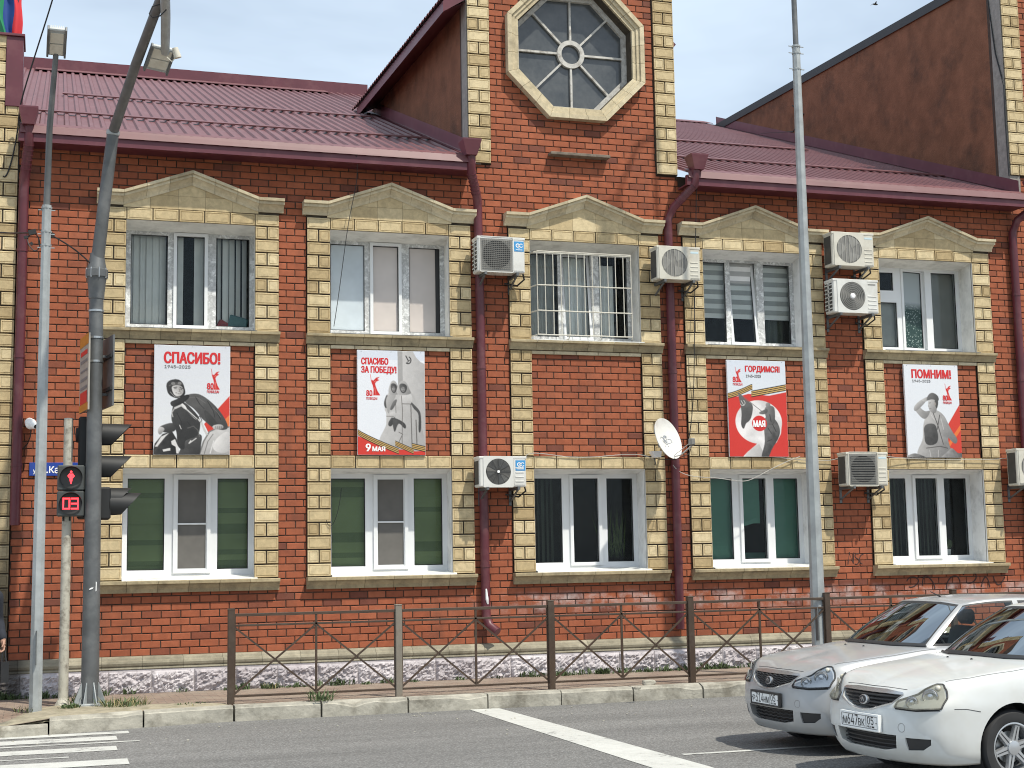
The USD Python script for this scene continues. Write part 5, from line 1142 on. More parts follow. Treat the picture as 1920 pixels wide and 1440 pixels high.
# ================================================================ dish, camera, street name sign, junction box, cables
def satellite_dish():
    c = np.array(at(1253, 822, 1, -.50)); nrm = np.array([.52, -.80, .30]); nrm /= np.linalg.norm(nrm)
    T = thing('satellite_dish', 'white satellite dish with a printed map beside the right rainwater pipe', 'satellite dish', (c[0], 0, c[2]))
    R = .315; prof = [(R*t, .075*t*t-.075) for t in np.linspace(0.001, 1, 10)]+[(R+.010, .004), (R+.010, -.006), (R-.002, -.008)]+[(R*t, .075*t*t-.085) for t in np.linspace(.98, 0.001, 8)]
    part(T, 'reflector', lathe(c, nrm, prof, 48), 'dish_white', smooth=50)
    x, y, d = frame_of(nrm); up = np.array([0, 0, 1.0]); up -= nrm*np.dot(up, nrm); up /= np.linalg.norm(up); rt = np.cross(up, nrm)
    def onto(u, v): r2 = (u*u+v*v)/R**2; return c+rt*u+up*v+nrm*(.075*r2-.075+.004)
    m = []
    def strip(pts, w):
        for a, b in zip(pts[:-1], pts[1:]): m.append(bar(onto(*a), onto(*b), w, .002, up=nrm))
    strip([(.03+.05*math.cos(t), .02+.05*math.sin(t)) for t in np.linspace(.6, 5.4, 18)], .016); strip([(.03+.028*math.cos(t), .02+.028*math.sin(t)) for t in np.linspace(0, 6.28, 14)], .010)
    strip([(-.13, .01), (-.08, .05), (-.02, .03)], .007); strip([(.08, .01), (.14, .02), (.17, -.03), (.10, -.05), (.02, -.04)], .007); strip([(-.06, -.01), (0, -.06), (.06, -.075)], .008)
    part(T, 'print', cat(m), 'dish_print')
    part(T, 'bolt', cat(*[disc(onto(u, v), nrm, 0, .007, .004, 8) for u, v in ((-.04, -.10), (.04, -.10), (-.03, -.20), (.03, -.20))]), 'steel')
    low = c-up*R*.93
    lnb = np.array(at(1297, 828, 1, -.86)); part(T, 'feed_arm', cat(tube([low+nrm*.01, low+nrm*.12-up*.02, lnb-np.array([0, 0, .06])], .011, 8), tube([c+rt*.02-up*.27, lnb], .006, 6)), 'steel')
    part(T, 'receiver', cat(bx(lnb[0]-.035, lnb[0]+.035, lnb[1]-.05, lnb[1]+.05, lnb[2]-.05, lnb[2]+.05, .012), move(disc((0, 0, 0), (.5, .78, -.3), 0, .032, .09, 16), lnb)), 'ac_grille')
    part(T, 'mount', cat(tube([c-nrm*.09, c-nrm*.16, (c[0]+.12, -.25, c[2]-.05), (c[0]+.12, .03, c[2]-.05)], .020, 10), bx(c[0]+.05, c[0]+.19, .0, YB+.01, c[2]-.16, c[2]+.08)), 'galvanised_dark')
    part(T, 'lead', tube([lnb-np.array([0, 0, .05]), lnb+np.array([.02, .15, -.17]), (c[0]+.2, -.25, c[2]-.30), (c[0]+.05, -.05, c[2]-.28), (c[0]-.25, -.02, c[2]-.20)], .006, 6), 'cable_black')
satellite_dish()
p = at(1229, 852, 1, -.12)
T = thing('bracket_light', 'small white floodlight bracket below the satellite dish', 'floodlight', tuple(p))
part(T, 'housing', extr(Polygon([(p[0]-.085, p[2]+.045), (p[0]+.085, p[2]+.05), (p[0]+.07, p[2]-.045), (p[0]-.02, p[2]-.05)]), -.17, -.05), 'white_paint'); part(T, 'arm', tube([(p[0], -.06, p[2]-.03), (p[0]+.03, -.04, p[2]-.13), (p[0]+.05, .04, p[2]-.16)], .010, 7), 'galvanised_dark')
# security camera on the brick wall
p = np.array(at(58, 795, 1, -.17))
T = thing('security_camera', 'white dome security camera on the brick wall by the left rainwater pipe', 'camera', tuple(p))
part(T, 'base', lathe((p[0]-.02, -.10, p[2]+.03), (0, 1, 0), [(0, 0), (.055, 0), (.062, .02), (.062, .145), (0, .145)], 20), 'white_paint', smooth=40)
part(T, 'head', move(trimesh.creation.icosphere(3, .072), p), 'white_paint', smooth=True)
d = np.array([.55, -.75, -.35]); d /= np.linalg.norm(d)
part(T, 'lens_barrel', lathe(p+d*.03, d, [(0, .085), (.030, .085), (.042, .07), (.05, .02), (.055, -.02)], 18), 'white_paint', smooth=40); part(T, 'lens', disc(p+d*.112, d, 0, .028, .008, 16), 'black_plastic')
part(T, 'cable', tube([p+np.array([0, .03, -.07]), p+np.array([-.005, .10, -.16]), p+np.array([-.04, .20, -.25]), (p[0]-.1, YB-.005, p[2]-.32)], .007, 6), 'cable_black')
# street name plate
p = at(55, 868, 1, 0.03); q_ = at(55, 893, 1, 0.03)
T = thing('street_name_sign', 'blue street name plate partly behind the pedestrian signal', 'sign', (-1.7, .03, 3.0))
part(T, 'plate', bx(p[0], p[0]+1.02, .022, .042, q_[2]+.005, p[2]+.005, .004), 'sign_blue')
part(T, 'lettering', cat(text('ул.', p[0]+.050, q_[2]+.045, .060, .020, .002, width=.085), text('И.Ка', p[0]+.135, q_[2]+.045, .088, .020, .002, width=.245)), 'white_paint')

def cable(name, pts, r, m, label, sag=0.0, n=16):
    P = np.array(pts, float)
    if len(P) == 2 and sag: t = np.linspace(0, 1, n)[:, None]; Q = P[0]+(P[1]-P[0])*t; Q[:, 2] -= sag*4*(t[:, 0]*(1-t[:, 0])); P = Q
    elif len(P) > 2:
        cs = CubicSpline(np.arange(len(P)), P); P = cs(np.linspace(0, len(P)-1, 6*len(P)))
    k = part('/World', name, tube(P, r, 6), m); tag(stage.GetPrimAtPath(k), label, 'cable'); return k
A = lambda px, py, y: tuple(at(px, py, 1, y))
cable('overhead_cable', [A(104, -20, -1.0), A(70, 90, -.6), A(40, 190, -.25), A(34, 235, -.10), A(22, 300, -.02), A(6, 330, -.02)], .010, 'cable_black', 'thin black cable dropping from above to the left end of the roof')
cable('span_cable', [A(-20, 434, -.9), A(20, 437, -1.2), A(62, 436, -1.9)], .011, 'cable_black', 'black cable reaching the street lamp post from the left')
cable('span_cable', [A(96, 441, -2.0), A(140, 468, -1.85), A(172, 497, -1.72)], .010, 'cable_black', 'black cable sagging from the lamp post to the traffic mast')
cable('looped_cable', [A(62, 438, -1.98), A(72, 446, -2.0), A(74, 462, -2.02), A(66, 470, -2.02), A(56, 462, -2.02), A(52, 448, -2.0), A(60, 440, -2.0)], .007, 'cable_black', 'black slack cable loop by the lamp post')
for i, (a, b, lab) in enumerate((((54, 437), (68, 434), 'black cable splice box left of the lamp post'), ((92, 438), (101, 443), 'black cable splice box right of the lamp post'), ((45, 446), (52, 444), 'small dark cable clamp hanging at the wall left of the lamp post'), ((57, 455), (61, 459), 'small dark cable clamp at the foot of the cable loop'))):
    k = part('/World', 'cable_box', bar(A(*a, -2.0), A(*b, -2.0), .05 if i < 2 else .03, .06 if i < 2 else .035), 'black_plastic'); tag(stage.GetPrimAtPath(k), lab, 'cable box')
cable('wall_wire', [A(668, 290, -.38), A(667, 350, -.16), A(655, 410, -.14), A(642, 500, -.10), A(626, 612, -.10)], .0055, 'cable_black', 'thin wire running down across the second upper window')
cable('wall_wire', [A(1305, 330, -.34), A(1305, 400, -.14), A(1303, 520, -.03), A(1302, 640, -.10), A(1300, 740, -.03), A(1290, 835, -.03)], .0075, 'cable_black', 'thin dark wire down the left stones of the fourth window')
cable('lintel_cable', [A(985, 858, -.02), A(1010, 850, -.025), A(1060, 856, -.02), A(1110, 857, -.02), A(1160, 853, -.025), A(1200, 853, -.03), A(1225, 862, -.08)], .0055, 'cable_white', 'pale cable along the lintel of the middle lower window')
cable('slack_cable', [A(1262, 872, -.10), A(1300, 893, -.05), A(1350, 897, -.03), A(1395, 902, -.05), A(1430, 888, -.05), A(1470, 868, -.04), A(1500, 856, -.04)], .0055, 'cable_white', 'white slack cable looping over the fourth lower window')
cable('lintel_cable', [A(1378, 857, -.02), A(1440, 856, -.02), A(1490, 861, -.025), A(1540, 864, -.03), A(1575, 857, -.06)], .0055, 'cable_white', 'pale cable under the red poster running to the slatted air conditioner')
cable('lintel_cable', [A(1663, 856, -.10), A(1740, 861, -.03), A(1820, 862, -.03), A(1880, 860, -.05), A(1897, 850, -.15)], .0055, 'cable_white', 'pale cable along the lintel of the rightmost lower window')
cable('hanging_wire', [A(640, 915, -.02), A(633, 960, -.02), A(622, 985, -.02), A(612, 975, -.02)], .004, 'cable_black', 'thin dark wire end on the stones left of the second lower window')

# ================================================================ flag on the corner tower
T = thing('flag', 'green, blue and red flag on a pole above the left corner tower', 'flag', (-2.42, .25, 8.98))
fp = at(31, 66, 1, .25)
part(T, 'flagpole', tube([(fp[0], .25, 8.95), (fp[0]+.0, .25, 10.6)], .022, 10), 'trim_red')
for k, m in enumerate(('flag_red', 'flag_blue', 'flag_green')):
    V, F = [], []; nu, nv = 14, 22
    for i in range(nu):
        for j in range(nv):
            u = (k+i/(nu-1))/3; v = j/(nv-1)
            x = fp[0]+.07*(1-v)*0+(.10-u*.52)*(.55+.45*(1-v))+.02*math.sin(9*v+6*u); y = .22+.05*math.sin(11*u+2.5*v)+.03*math.sin(5*v)
            V.append((x, y, 10.25-1.22*v-.18*u*(1-v)+(.28*(1-v)*(u < 0) if False else 0)))
    for i in range(nu-1):
        for j in range(nv-1): F.append((i*nv+j, i*nv+nv+j, i*nv+nv+j+1, i*nv+j+1))
    part(T, 'stripe', TM(V, F), m, smooth=True)
# a bird far up in the sky
bp = np.array(at(1641, 8, 1, 40.0))
T = thing('bird', 'tiny dark bird high in the sky on the right', 'bird', tuple(bp))
part(T, 'body', move(trimesh.creation.icosphere(2, 1.0), bp, np.diag([.16, .05, .05])) if False else TM(trimesh.creation.icosphere(2, 1.0).vertices*[.15, .05, .045]+bp, trimesh.creation.icosphere(2, 1.0).faces), 'cable_black', smooth=True)
for s in (-1, 1): part(T, 'wing', TM([bp+[.06, 0, .02], bp+[-.05, 0, .02], bp+[-.06, s*.16, .07], bp+[-.10, s*.32, .03], bp+[.0, s*.16, .08]], [(0, 1, 2, 4), (4, 2, 3, 3)]), 'cable_black')

# ================================================================ street lamps, traffic mast, signals
def lamp_head(T, base, d, up, L=.56, w=.245, m='galvanised'):
    """Flat LED lantern: heat-sink fins above, two pale light panels below."""
    d = np.asarray(d, float); d /= np.linalg.norm(d); up = np.asarray(up, float); up -= d*np.dot(up, d); up /= np.linalg.norm(up); s = np.cross(d, up)
    R = np.stack([s, d, up], 1)
    P = lambda mm: move(move(mm, R=R), base)
    H = part(T, 'lantern', P(bx(-w/2, w/2, 0, L, -.02, .035, .012)), m)
    part(H, 'side_rail', P(bx(-w/2-.012, -w/2+.012, -.01, L+.02, -.045, .03, .006)), 'galvanised_dark'); part(H, 'side_rail', P(bx(w/2-.012, w/2+.012, -.01, L+.02, -.045, .03, .006)), 'galvanised_dark')
    for a, b in ((.03, L*.46), (L*.5, L-.05)): part(H, 'light_panel', P(bx(-w/2+.025, w/2-.025, a, b, -.028, -.018)), 'ac_cream')
    for k in range(7): x = -w/2+.03+k*(w-.06)/6; part(H, 'cooling_fin', P(bx(x-.006, x+.006, L*.5, L-.01, .03, .065)), m)
    part(H, 'driver_box', P(bx(-.06, .06, .05, L*.5, .03, .10, .015)), m)
    return H
b0 = at(66, 1335, 2, 0.0); b0 = np.array([-1.944, -2.06, 0.0])
T = thing('street_lamp', 'slim grey octagonal street lamp post at the left with a flat lantern', 'street lamp', tuple(b0))
def oct_post(p0, p1, r0, r1, n=8): return tube([p0, p1], [r0, r1], n)
t0 = np.array([b0[0]+.012, -2.07, at(84, 385, 1, -2.07)[2]])
part(T, 'post', oct_post(b0-[0, 0, .05], t0, .080, .058), 'galvanised')
part(T, 'service_door', bar(b0+[-.003, -.072, .55], b0+[-.003, -.071, .95], .09, .012, up=(1, 0, 0)), 'galvanised_dark')
hd = at(105, 100, 1, -2.75); mid = at(93, 240, 1, -2.25)
part(T, 'upper_pole', tube([t0-[0, 0, .45], t0+[0, 0, .05], mid, hd], [.044, .042, .038, .033], 12), 'galvanised_dark', smooth=40)
for dz in (-.03, -.33, -.5): part(T, 'clamp_bolt', cat(disc(t0+[0, 0, dz-.012], (0, 0, 1), .05, .064, .024, 8), tube([t0+[-.10, 0, dz-.03], t0+[.10, 0, dz-.03]], .007, 6)), 'galvanised')
lamp_head(T, hd+np.array([0, .03, -.01]), (0.03, -1, .52), (0, .3, 1), .42, .20)
# right lamp post
b1 = np.array([8.385, -2.2, 0.0]); tt = np.array([8.42, -2.2, at(1492, 85, 1, -2.2)[2]])
T = thing('lamp_post', 'tall grey octagonal lamp post rising beside the red poster', 'street lamp', tuple(b1))
part(T, 'post', oct_post(b1-[0, 0, .05], tt, .105, .056), 'galvanised')
part(T, 'upper_pole', tube([tt-[0, 0, .3], tt+[0, 0, 3.6], tt+[-.02, -.5, 4.4], tt+[-.04, -1.2, 4.75]], [.040, .036, .034, .032], 10), 'galvanised_dark', smooth=40)
for dz in (-.02, -.12, -.36): part(T, 'clamp_bolt', cat(disc(tt+[0, 0, dz-.012], (0, 0, 1), .045, .066, .024, 8), tube([tt+[-.12, 0, dz], tt+[.12, 0, dz]], .008, 6)), 'galvanised')
lamp_head(T, tt+np.array([-.04, -1.15, 4.75]), (0, -1, .2), (0, 0, 1))
part(T, 'service_door', bar(b1+[-.07, -.075, .5], b1+[-.07, -.073, .95], .10, .012, up=(1, 0, 0)), 'galvanised_dark')

# traffic mast
bm = np.array([-1.318, -1.69, 0.0])
T = thing('traffic_mast', 'thick grey traffic mast with a flanged foot and an arm leaning over the road', 'traffic mast', tuple(bm))
zf = at(182, 512, 1, -1.69)[2]
part(T, 'column', tube([bm+[0, 0, .02], bm+[0, 0, zf-.16]], [.108, .086], 24), 'galvanised_dark', smooth=40)
part(T, 'collar', lathe(bm+[0, 0, zf], (0, 0, 1), [(.088, -.34), (.096, -.33), (.098, -.26), (.112, -.12), (.122, -.06), (.137, -.055), (.137, -.015), (.137, .015), (.137, .035), (.118, .05), (.098, .16), (.084, .25)], 20), 'galvanised_dark', smooth=30)
for k in range(8): a = k*math.pi/4+.2; part(T, 'flange_bolt', tube([bm+[.128*math.cos(a), .128*math.sin(a), zf-.07], bm+[.128*math.cos(a), .128*math.sin(a), zf+.055]], .010, 6), 'steel')
j1 = at(212, 248, 1, -1.92); j2 = at(255, 120, 1, -3.0); j3 = at(300, 0, 1, -4.2); j4 = at(345, -110, 1, -5.6)
part(T, 'arm', tube([bm+[0, 0, zf+.1], bm+(j1-bm)*[1, 1, 0]*.45+[0, 0, zf+(j1[2]-zf)*.5], j1], [.082, .078, .074], 20), 'galvanised_dark', smooth=40)
part(T, 'arm_sleeve', lathe(j1, (j1-bm-[0, 0, zf])/np.linalg.norm(j1-bm-[0, 0, zf]), [(.076, -.04), (.083, -.03), (.083, .02), (.06, .025)], 20), 'galvanised', smooth=30)
part(T, 'upper_arm', tube([j1, j2, j3, j4, j4+np.array([.9, -1.6, .5])], [.064, .060, .055, .05, .045], 18), 'galvanised_dark', smooth=40)
part(T, 'foot_plate', cat(bx(bm[0]-.21, bm[0]+.21, bm[1]-.21, bm[1]+.21, .015, .045, .006)), 'galvanised')
for k in range(8):
    a = k*math.pi/4+math.pi/8; e = np.array([math.cos(a), math.sin(a), 0]); s = np.array([-e[1], e[0], 0])*.006; P = [bm+e*.10+[0, 0, .045], bm+e*.20+[0, 0, .045], bm+e*.19+[0, 0, .075], bm+e*.104+[0, 0, .30]]
    part(T, 'stiffener', TM([p-s for p in P]+[p+s for p in P], [(0, 1, 2, 3), (7, 6, 5, 4), (0, 4, 5, 1), (1, 5, 6, 2), (2, 6, 7, 3), (3, 7, 4, 0)]), 'galvanised')
for zq in (4.86, 4.52, 4.22): part(T, 'band', disc(bm+[0, 0, zq], (0, 0, 1), .085, .097, .025, 24), 'steel')
part(T, 'sticker', cat(*[move(extr(Polygon(q), -.003, 0), t=at(172, 1106, 1, bm[1]-.107)) for q in ([(-.03, .0), (.01, .012), (.02, .03), (-.01, .026), (-.03, .012)], [(.045, -.02), (.056, -.01), (.058, .09), (.047, .10)])]), 'white_paint', label='torn white sticker on the mast')
part(T, 'arm_loop', tube([at(300, 8, 1, -4.3), at(286, 12, 1, -4.3), at(280, 26, 1, -4.3), at(286, 33, 1, -4.3), at(300, 30, 1, -4.3), at(312, 18, 1, -4.3)], .008, 6), 'cable_black', label='black cable loop hanging from the arm')
# lantern hung on a bracket from the mast arm
l2 = at(310, 96, 1, -3.35); T = thing('bracket_lamp', 'flat lantern with a small sensor on a bracket from the mast arm', 'street lamp', tuple(l2))
a1_ = at(308, -40, 1, -4.7)
part(T, 'bracket_arm', tube([l2+np.array([0, .03, .0]), l2+(a1_-l2)*.5+np.array([0.01, 0, .0]), a1_], [.053, .055, .058], 14), 'galvanised', smooth=40)
lamp_head(T, l2+np.array([-.02, -.02, .04]), (-.16, .66, -.42), (-.1, .75, .55), .36, .27)
sp = at(331, 100, 1, -3.45); part(T, 'sensor', cat(lathe(sp, (-.3, -.1, 1), [(0, .07), (.035, .065), (.042, .0), (.046, -.055), (0, -.06)], 16), tube([sp+[-.01, 0, -.05], sp+[-.05, .02, -.10], sp+[-.11, .02, -.05]], .008, 6)), 'ac_cream', smooth=40)

# sign boards on the mast, seen almost edge on
def board(label, p, q, z0, z1, face, other, nrm):
    p, q = np.array(p), np.array(q); T = thing('sign_board', label, 'sign', tuple([*((p+q)/2), z0])); d = (q-p)/np.linalg.norm(q-p); n = np.array([nrm*-d[1], nrm*d[0]])
    def sheet_(o0, o1, za, zb, t0, t1): 
        a, b = p+(q-p)*t0, p+(q-p)*t1; P = [np.r_[a+n*o0, za], np.r_[b+n*o0, za], np.r_[b+n*o1, za], np.r_[a+n*o1, za]]; P += [x+[0, 0, zb-za] for x in P]
        return TM(P, [(0, 1, 2, 3), (7, 6, 5, 4), (0, 4, 5, 1), (1, 5, 6, 2), (2, 6, 7, 3), (3, 7, 4, 0)])
    part(T, 'panel', sheet_(0, .02, z0, z1, 0, 1), other)
    return T, sheet_
plain('print_pale', (0.34, 0.31, 0.27), .5, var=.1)
nz0, nz1 = at(172, 768, 1, -1.86)[2], at(172, 624, 1, -1.86)[2]
T, sh_ = board('white and orange printed board on the left of the traffic mast', (-1.385, -1.90), (-1.475, -1.28), nz0, nz1, 'print', 'print_pale', 1)
plain('board_orange', lin(186, 118, 36), .5, var=.05)
h = nz1-nz0
for a, b, m in ((0, .10, 'board_orange'), (.10, .26, 'print_red'), (.86, 1, 'board_orange'), (.29, .33, 'print_grey'), (.40, .44, 'print_grey'), (.52, .55, 'print_grey'), (.64, .68, 'print_grey'), (.74, .80, 'print_red')): part(T, 'print_band', sh_(.0215, .024, nz0+h*a+.001, nz0+h*b-.001, .01 if m[-4:] == 'ange' else .12, .99 if m[-4:] == 'ange' else .88), m)
part(T, 'bracket', cat(*[bar((-1.34, -1.70, nz0+h*t), (-1.43, -1.62, nz0+h*t), .03, .03) for t in (.22, .72)]), 'galvanised_dark')
T, sh_ = board('dark back of a sign board on the right of the traffic mast', (-1.115, -1.92), (-1.235, -1.30), nz0+.05, nz1-.02, None, 'galvanised_dark', -1)
for q in (nz0+.25, nz1-.3): part(T, 'rear_rib', sh_(-.025, -.001, q, q+.04, .02, .98), 'black_plastic')
part(T, 'bracket', cat(*[bar((-1.30, -1.70, nz0+h*t), (-1.17, -1.66, nz0+h*t), .03, .03) for t in (.22, .72)]), 'galvanised_dark')

# traffic signal, seen from the side: three heads and an extra arrow section, hoods towards the oncoming cars
T = thing('traffic_signal', 'black three light traffic signal with long hoods behind the mast', 'traffic signal', (-1.30, -1.45, 2.30))
ys = -1.42; zt = at(240, 790, 1, ys)[2]; zb = at(205, 970, 1, ys)[2]; hh = (zt-zb)/3
part(T, 'housing', bx(-1.50, -1.27, ys-.16, ys+.16, zb-.02, zt+.04, .02), 'black_plastic')
def hood(T, o, L, r, z):
    V, F = [], []; n = 18
    for k in range(n+1):
        a = math.pi*(-.30)+k*(math.pi*1.6)/n; ca, sa = math.cos(a), math.sin(a); cut_ = L*(.30+.70*(sa+1)/2*1.0)
        for rr in (r, r-.006): V += [(o, ys_+rr*ca, z+rr*sa), (o+cut_, ys_+rr*ca, z+rr*sa*.96)]
    for k in range(n):
        a = 4*k; b = a+4; F += [(a, a+1, b+1, b), (a+2, b+2, b+3, a+3), (a+1, a+3, b+3, b+1)]
    return TM(V, F)
ys_ = ys
for k in range(3):
    z = zt-hh*(k+.5)+.02; S = part(T, 'section', bx(-1.29, -1.235, ys-.155, ys+.155, z-hh*.47, z+hh*.47, .02), 'black_plastic')
    part(S, 'hood', hood(T, -1.24, .39, .150, z), 'black_plastic', smooth=40)
    part(S, 'lens', disc((-1.235, ys, z), (1, 0, 0), 0, .13, .012, 24), 'ac_dark')
ys_ = ys-.02
S = part(T, 'arrow_section', bx(-1.25, -1.10, ys-.17, ys+.15, zb-.03, zb+hh*.92, .02), 'black_plastic'); part(S, 'hood', hood(T, -1.11, .38, .155, zb+hh*.38), 'black_plastic', smooth=40); part(S, 'lens', disc((-1.10, ys_, zb+hh*.38), (1, 0, 0), 0, .13, .012, 24), 'ac_dark')
part(T, 'backward_cap', cat(lathe((-1.48, ys, zt-hh*.45), (-1, 0, 0), [(.10, 0), (.09, .05), (0, .06)], 16)), 'black_plastic')
part(T, 'mounting', cat(*[bar((-1.40, ys, z), (-1.33, -1.69, z), .05, .05) for z in (zb+.15, zt-.1)]), 'black_plastic')

# pedestrian signal on its own short post
bp_ = np.array([-1.627, -1.55, 0.0])
T = thing('signal_post', 'rust spotted cream steel post carrying the pedestrian signal', 'post', tuple(bp_))
ztop = at(130, 785, 1, -1.55)[2]
part(T, 'tube', tube([bp_-[0, 0, .02], bp_+[.005, 0, ztop]], [.060, .055], 18), 'cream_paint', smooth=40); part(T, 'foot', lathe(bp_, (0, 0, 1), [(.11, 0), (.10, .02), (.064, .09), (.060, .11)], 14), 'cream_paint'); part(T, 'cap', disc(bp_+[.005, 0, ztop-.004], (0, 0, 1), 0, .057, .008, 18), 'galvanised')
yp = -1.72; a = at(108, 872, 1, yp); b = at(157.5, 968, 1, yp)
T = thing('pedestrian_signal', 'pedestrian signal showing a red standing figure above red digits 03', 'pedestrian signal', (a[0], yp, b[2]))
zm = (a[2]+b[2])/2
for k, (zl, zh) in enumerate(((zm+.003, a[2]), (b[2], zm-.003))):
    S = part(T, 'section', bx(a[0], b[0], yp, yp+.13, zl, zh, .015), 'signal_grey'); cx, cz = (a[0]+b[0])/2, (zl+zh)/2; r = .125
    part(S, 'lens_rim', disc((cx, yp-.016, cz), (0, 1, 0), r, r+.012, .03, 32), 'black_plastic'); part(S, 'lens', disc((cx, yp-.005, cz), (0, 1, 0), 0, r, .004, 32), 'ac_dark')
    V, F = [], []; n = 16
    for i in range(n+1):
        t = math.pi*i/n; e = (math.cos(t)*(r+.010), math.sin(t)*(r+.010)); L = .02+.10*math.sin(t)
        for q in (0, .005): V += [(cx+e[0]*(1+q), yp-.012, cz+e[1]*(1+q)), (cx+e[0]*(1+q), yp-.012-L, cz+e[1]*(1+q))]
    for i in range(n): F += [(4*i, 4*i+4, 4*i+5, 4*i+1), (4*i+2, 4*i+3, 4*i+7, 4*i+6), (4*i+1, 4*i+5, 4*i+7, 4*i+3)]
    part(S, 'visor', TM(V, F), 'black_plastic', smooth=40)
    y = yp-.009
    if k == 0:
        u = .023; fig = unary_union([Point(0, 3.05*u+.005).buffer(.62*u), Polygon([(-.9*u, 2.35*u), (.9*u, 2.35*u), (.75*u, .2*u), (-.75*u, .2*u)]), Polygon([(-.75*u, .3*u), (-.1*u, .3*u), (-.25*u, -3.1*u), (-1.1*u, -3.1*u), (-1.1*u, -3.4*u), (-.2*u, -3.4*u)]).buffer(.003), Polygon([(.75*u, .3*u), (.1*u, .3*u), (.25*u, -3.1*u), (1.1*u, -3.1*u), (1.1*u, -3.4*u), (.2*u, -3.4*u)]).buffer(.003), LineString([(-.8*u, 2.1*u), (-1.5*u, 1.1*u), (-.9*u, .2*u)]).buffer(.30*u), LineString([(.8*u, 2.1*u), (1.5*u, 1.1*u), (.9*u, .2*u)]).buffer(.30*u)])
        part(S, 'red_figure', extr(affinity.translate(fig, cx, cz-.003), y, y+.002), 'led_red')
    else:
        segs = {'0': 'abcdef', '3': 'abgcd'}; w, hgt, t = .036, .062, .0095
        def seg(ch, ox):
            P = {'a': [(-w, hgt), (w, hgt)], 'b': [(w, hgt), (w, 0)], 'c': [(w, 0), (w, -hgt)], 'd': [(-w, -hgt), (w, -hgt)], 'e': [(-w, 0), (-w, -hgt)], 'f': [(-w, hgt), (-w, 0)], 'g': [(-w, 0), (w, 0)]}
            return [extr(affinity.translate(LineString(P[s]).buffer(t, cap_style=3), cx+ox, cz), y, y+.002) for s in segs[ch]]
        for ch, ox in (('0', -.050), ('3', .050)): part(S, 'red_digit', cat(seg(ch, ox)), 'led_red')
part(T, 'bracket', cat(bx(bp_[0]-.05, bp_[0]+.05, yp+.12, -1.54, b[2]-.05, b[2]+.01), tube([(b[0]-.03, yp+.06, b[2]), (b[0]+.05, yp+.05, b[2]-.03), (b[0]+.12, yp+.06, b[2]+.05)], .008, 6)), 'black_plastic')

# ================================================================ pedestrian railing
FY = -2.31
T = thing('pedestrian_railing', 'brown steel railing with crossed bars along the kerb', 'railing', (2.4, FY, 0))
fx = [.305, 2.385, 4.412, 6.395, 8.46, 10.50, 12.54]
for i, x in enumerate(fx): part(T, 'post', cat(bx(x-.041, x+.041, FY-.041, FY+.041, -.02, 1.14, .006), bx(x-.045, x+.045, FY-.045, FY+.045, 1.136, 1.150, .005)), 'fence_worn' if i == 1 else 'fence_brown', label='pale worn post' if i == 1 else None)
for a, b in zip(fx[:-1], fx[1:]):
    m = (a+b)/2; a, b = a+.041, b-.041
    for zq, t in ((1.07, .036), (.945, .026), (.10, .028)): part(T, 'rail', bx(a, b, FY-t/2, FY+t/2, zq-t/2, zq+t/2, .003), 'fence_brown')
    part(T, 'upright', bx(m-.013, m+.013, FY-.013, FY+.013, .114, 1.052), 'fence_brown')
    for p, q in ((a, m-.013), (m+.013, b)):
        part(T, 'brace', bar((p, FY-.004, .125), (q, FY-.004, .925), .018, .022), 'fence_brown'); part(T, 'brace', bar((p, FY+.006, .925), (q, FY+.006, .125), .018, .022), 'fence_brown')
    for x in (a+.006, b-.006): part(T, 'side_bar', bx(x-.008, x+.008, FY-.012, FY+.012, .1, 1.07), 'fence_brown')

# ================================================================ weeds and small litter
def tuft(n, r, h, seed, wide=.010, lean=.6):
    g = np.random.default_rng(seed); out = []
    for _ in range(n):
        a = g.uniform(0, 2*math.pi); o = np.array([r*math.sqrt(g.random())*math.cos(a), r*math.sqrt(g.random())*math.sin(a), 0]); hh = .8*h*g.uniform(.25, 1); l = lean*2.2*hh*g.random(); b = g.uniform(0, 2*math.pi)
        d = np.array([math.cos(b)*l, math.sin(b)*l, hh]); s = np.array([-math.sin(b), math.cos(b), 0])*wide*g.uniform(.5, 1.3)
        out.append(TM([o-s*.6, o+s*.6, o+d*.55+s+[0, 0, .1*hh], o+d, o+d*.55-s+[0, 0, .1*hh]], [(0, 1, 2, 4), (4, 2, 3, 3)]))
    return cat(out)
def weed(label, loc, n, r, h, seed, dry=0.0, wide=.010, sx=1.0):
    T = thing('weed_clump', label, 'weeds', loc)
    m = tuft(int(n*(1-dry)), r, h, seed, wide); m.vertices[:, 0] *= sx; part(T, 'leaves', move(m, loc), 'leaf_green', kind='stuff')
    if dry: m = tuft(int(n*dry), r*1.1, h*1.05, seed+50, wide*.6); m.vertices[:, 0] *= sx; part(T, 'dry_stalks', move(m, loc), 'leaf_dry', kind='stuff')
    return T
weed('dry grass and weeds right of the mast foot', (-.93, -1.95, .0), 260, .24, .17, 1, .55, .006, 1.3)
weed('low green weeds between the cream post and the kerb', (-1.55, -1.98, .01), 140, .12, .09, 2, .1)
weed('tall dark weeds against the mast foot', (-1.47, -1.55, .0), 70, .12, .22, 3, .3, .008)
weed('straggly weeds at the foot of the street lamp post', (-2.03, -2.0, .0), 60, .16, .12, 4, .5, .006)
weed('feathery green plant growing out of a kerb joint', (1.36, KY+.07, .02), 90, .10, .20, 5, .05, .006, 1.5)
weed('small weeds on the pavement edge left of the railing', (-.15, -2.20, .0), 50, .16, .06, 6, .3)
weed('green weed tuft at the plinth under the second window', (1.1, -.17, .0), 90, .14, .12, 7, .2)
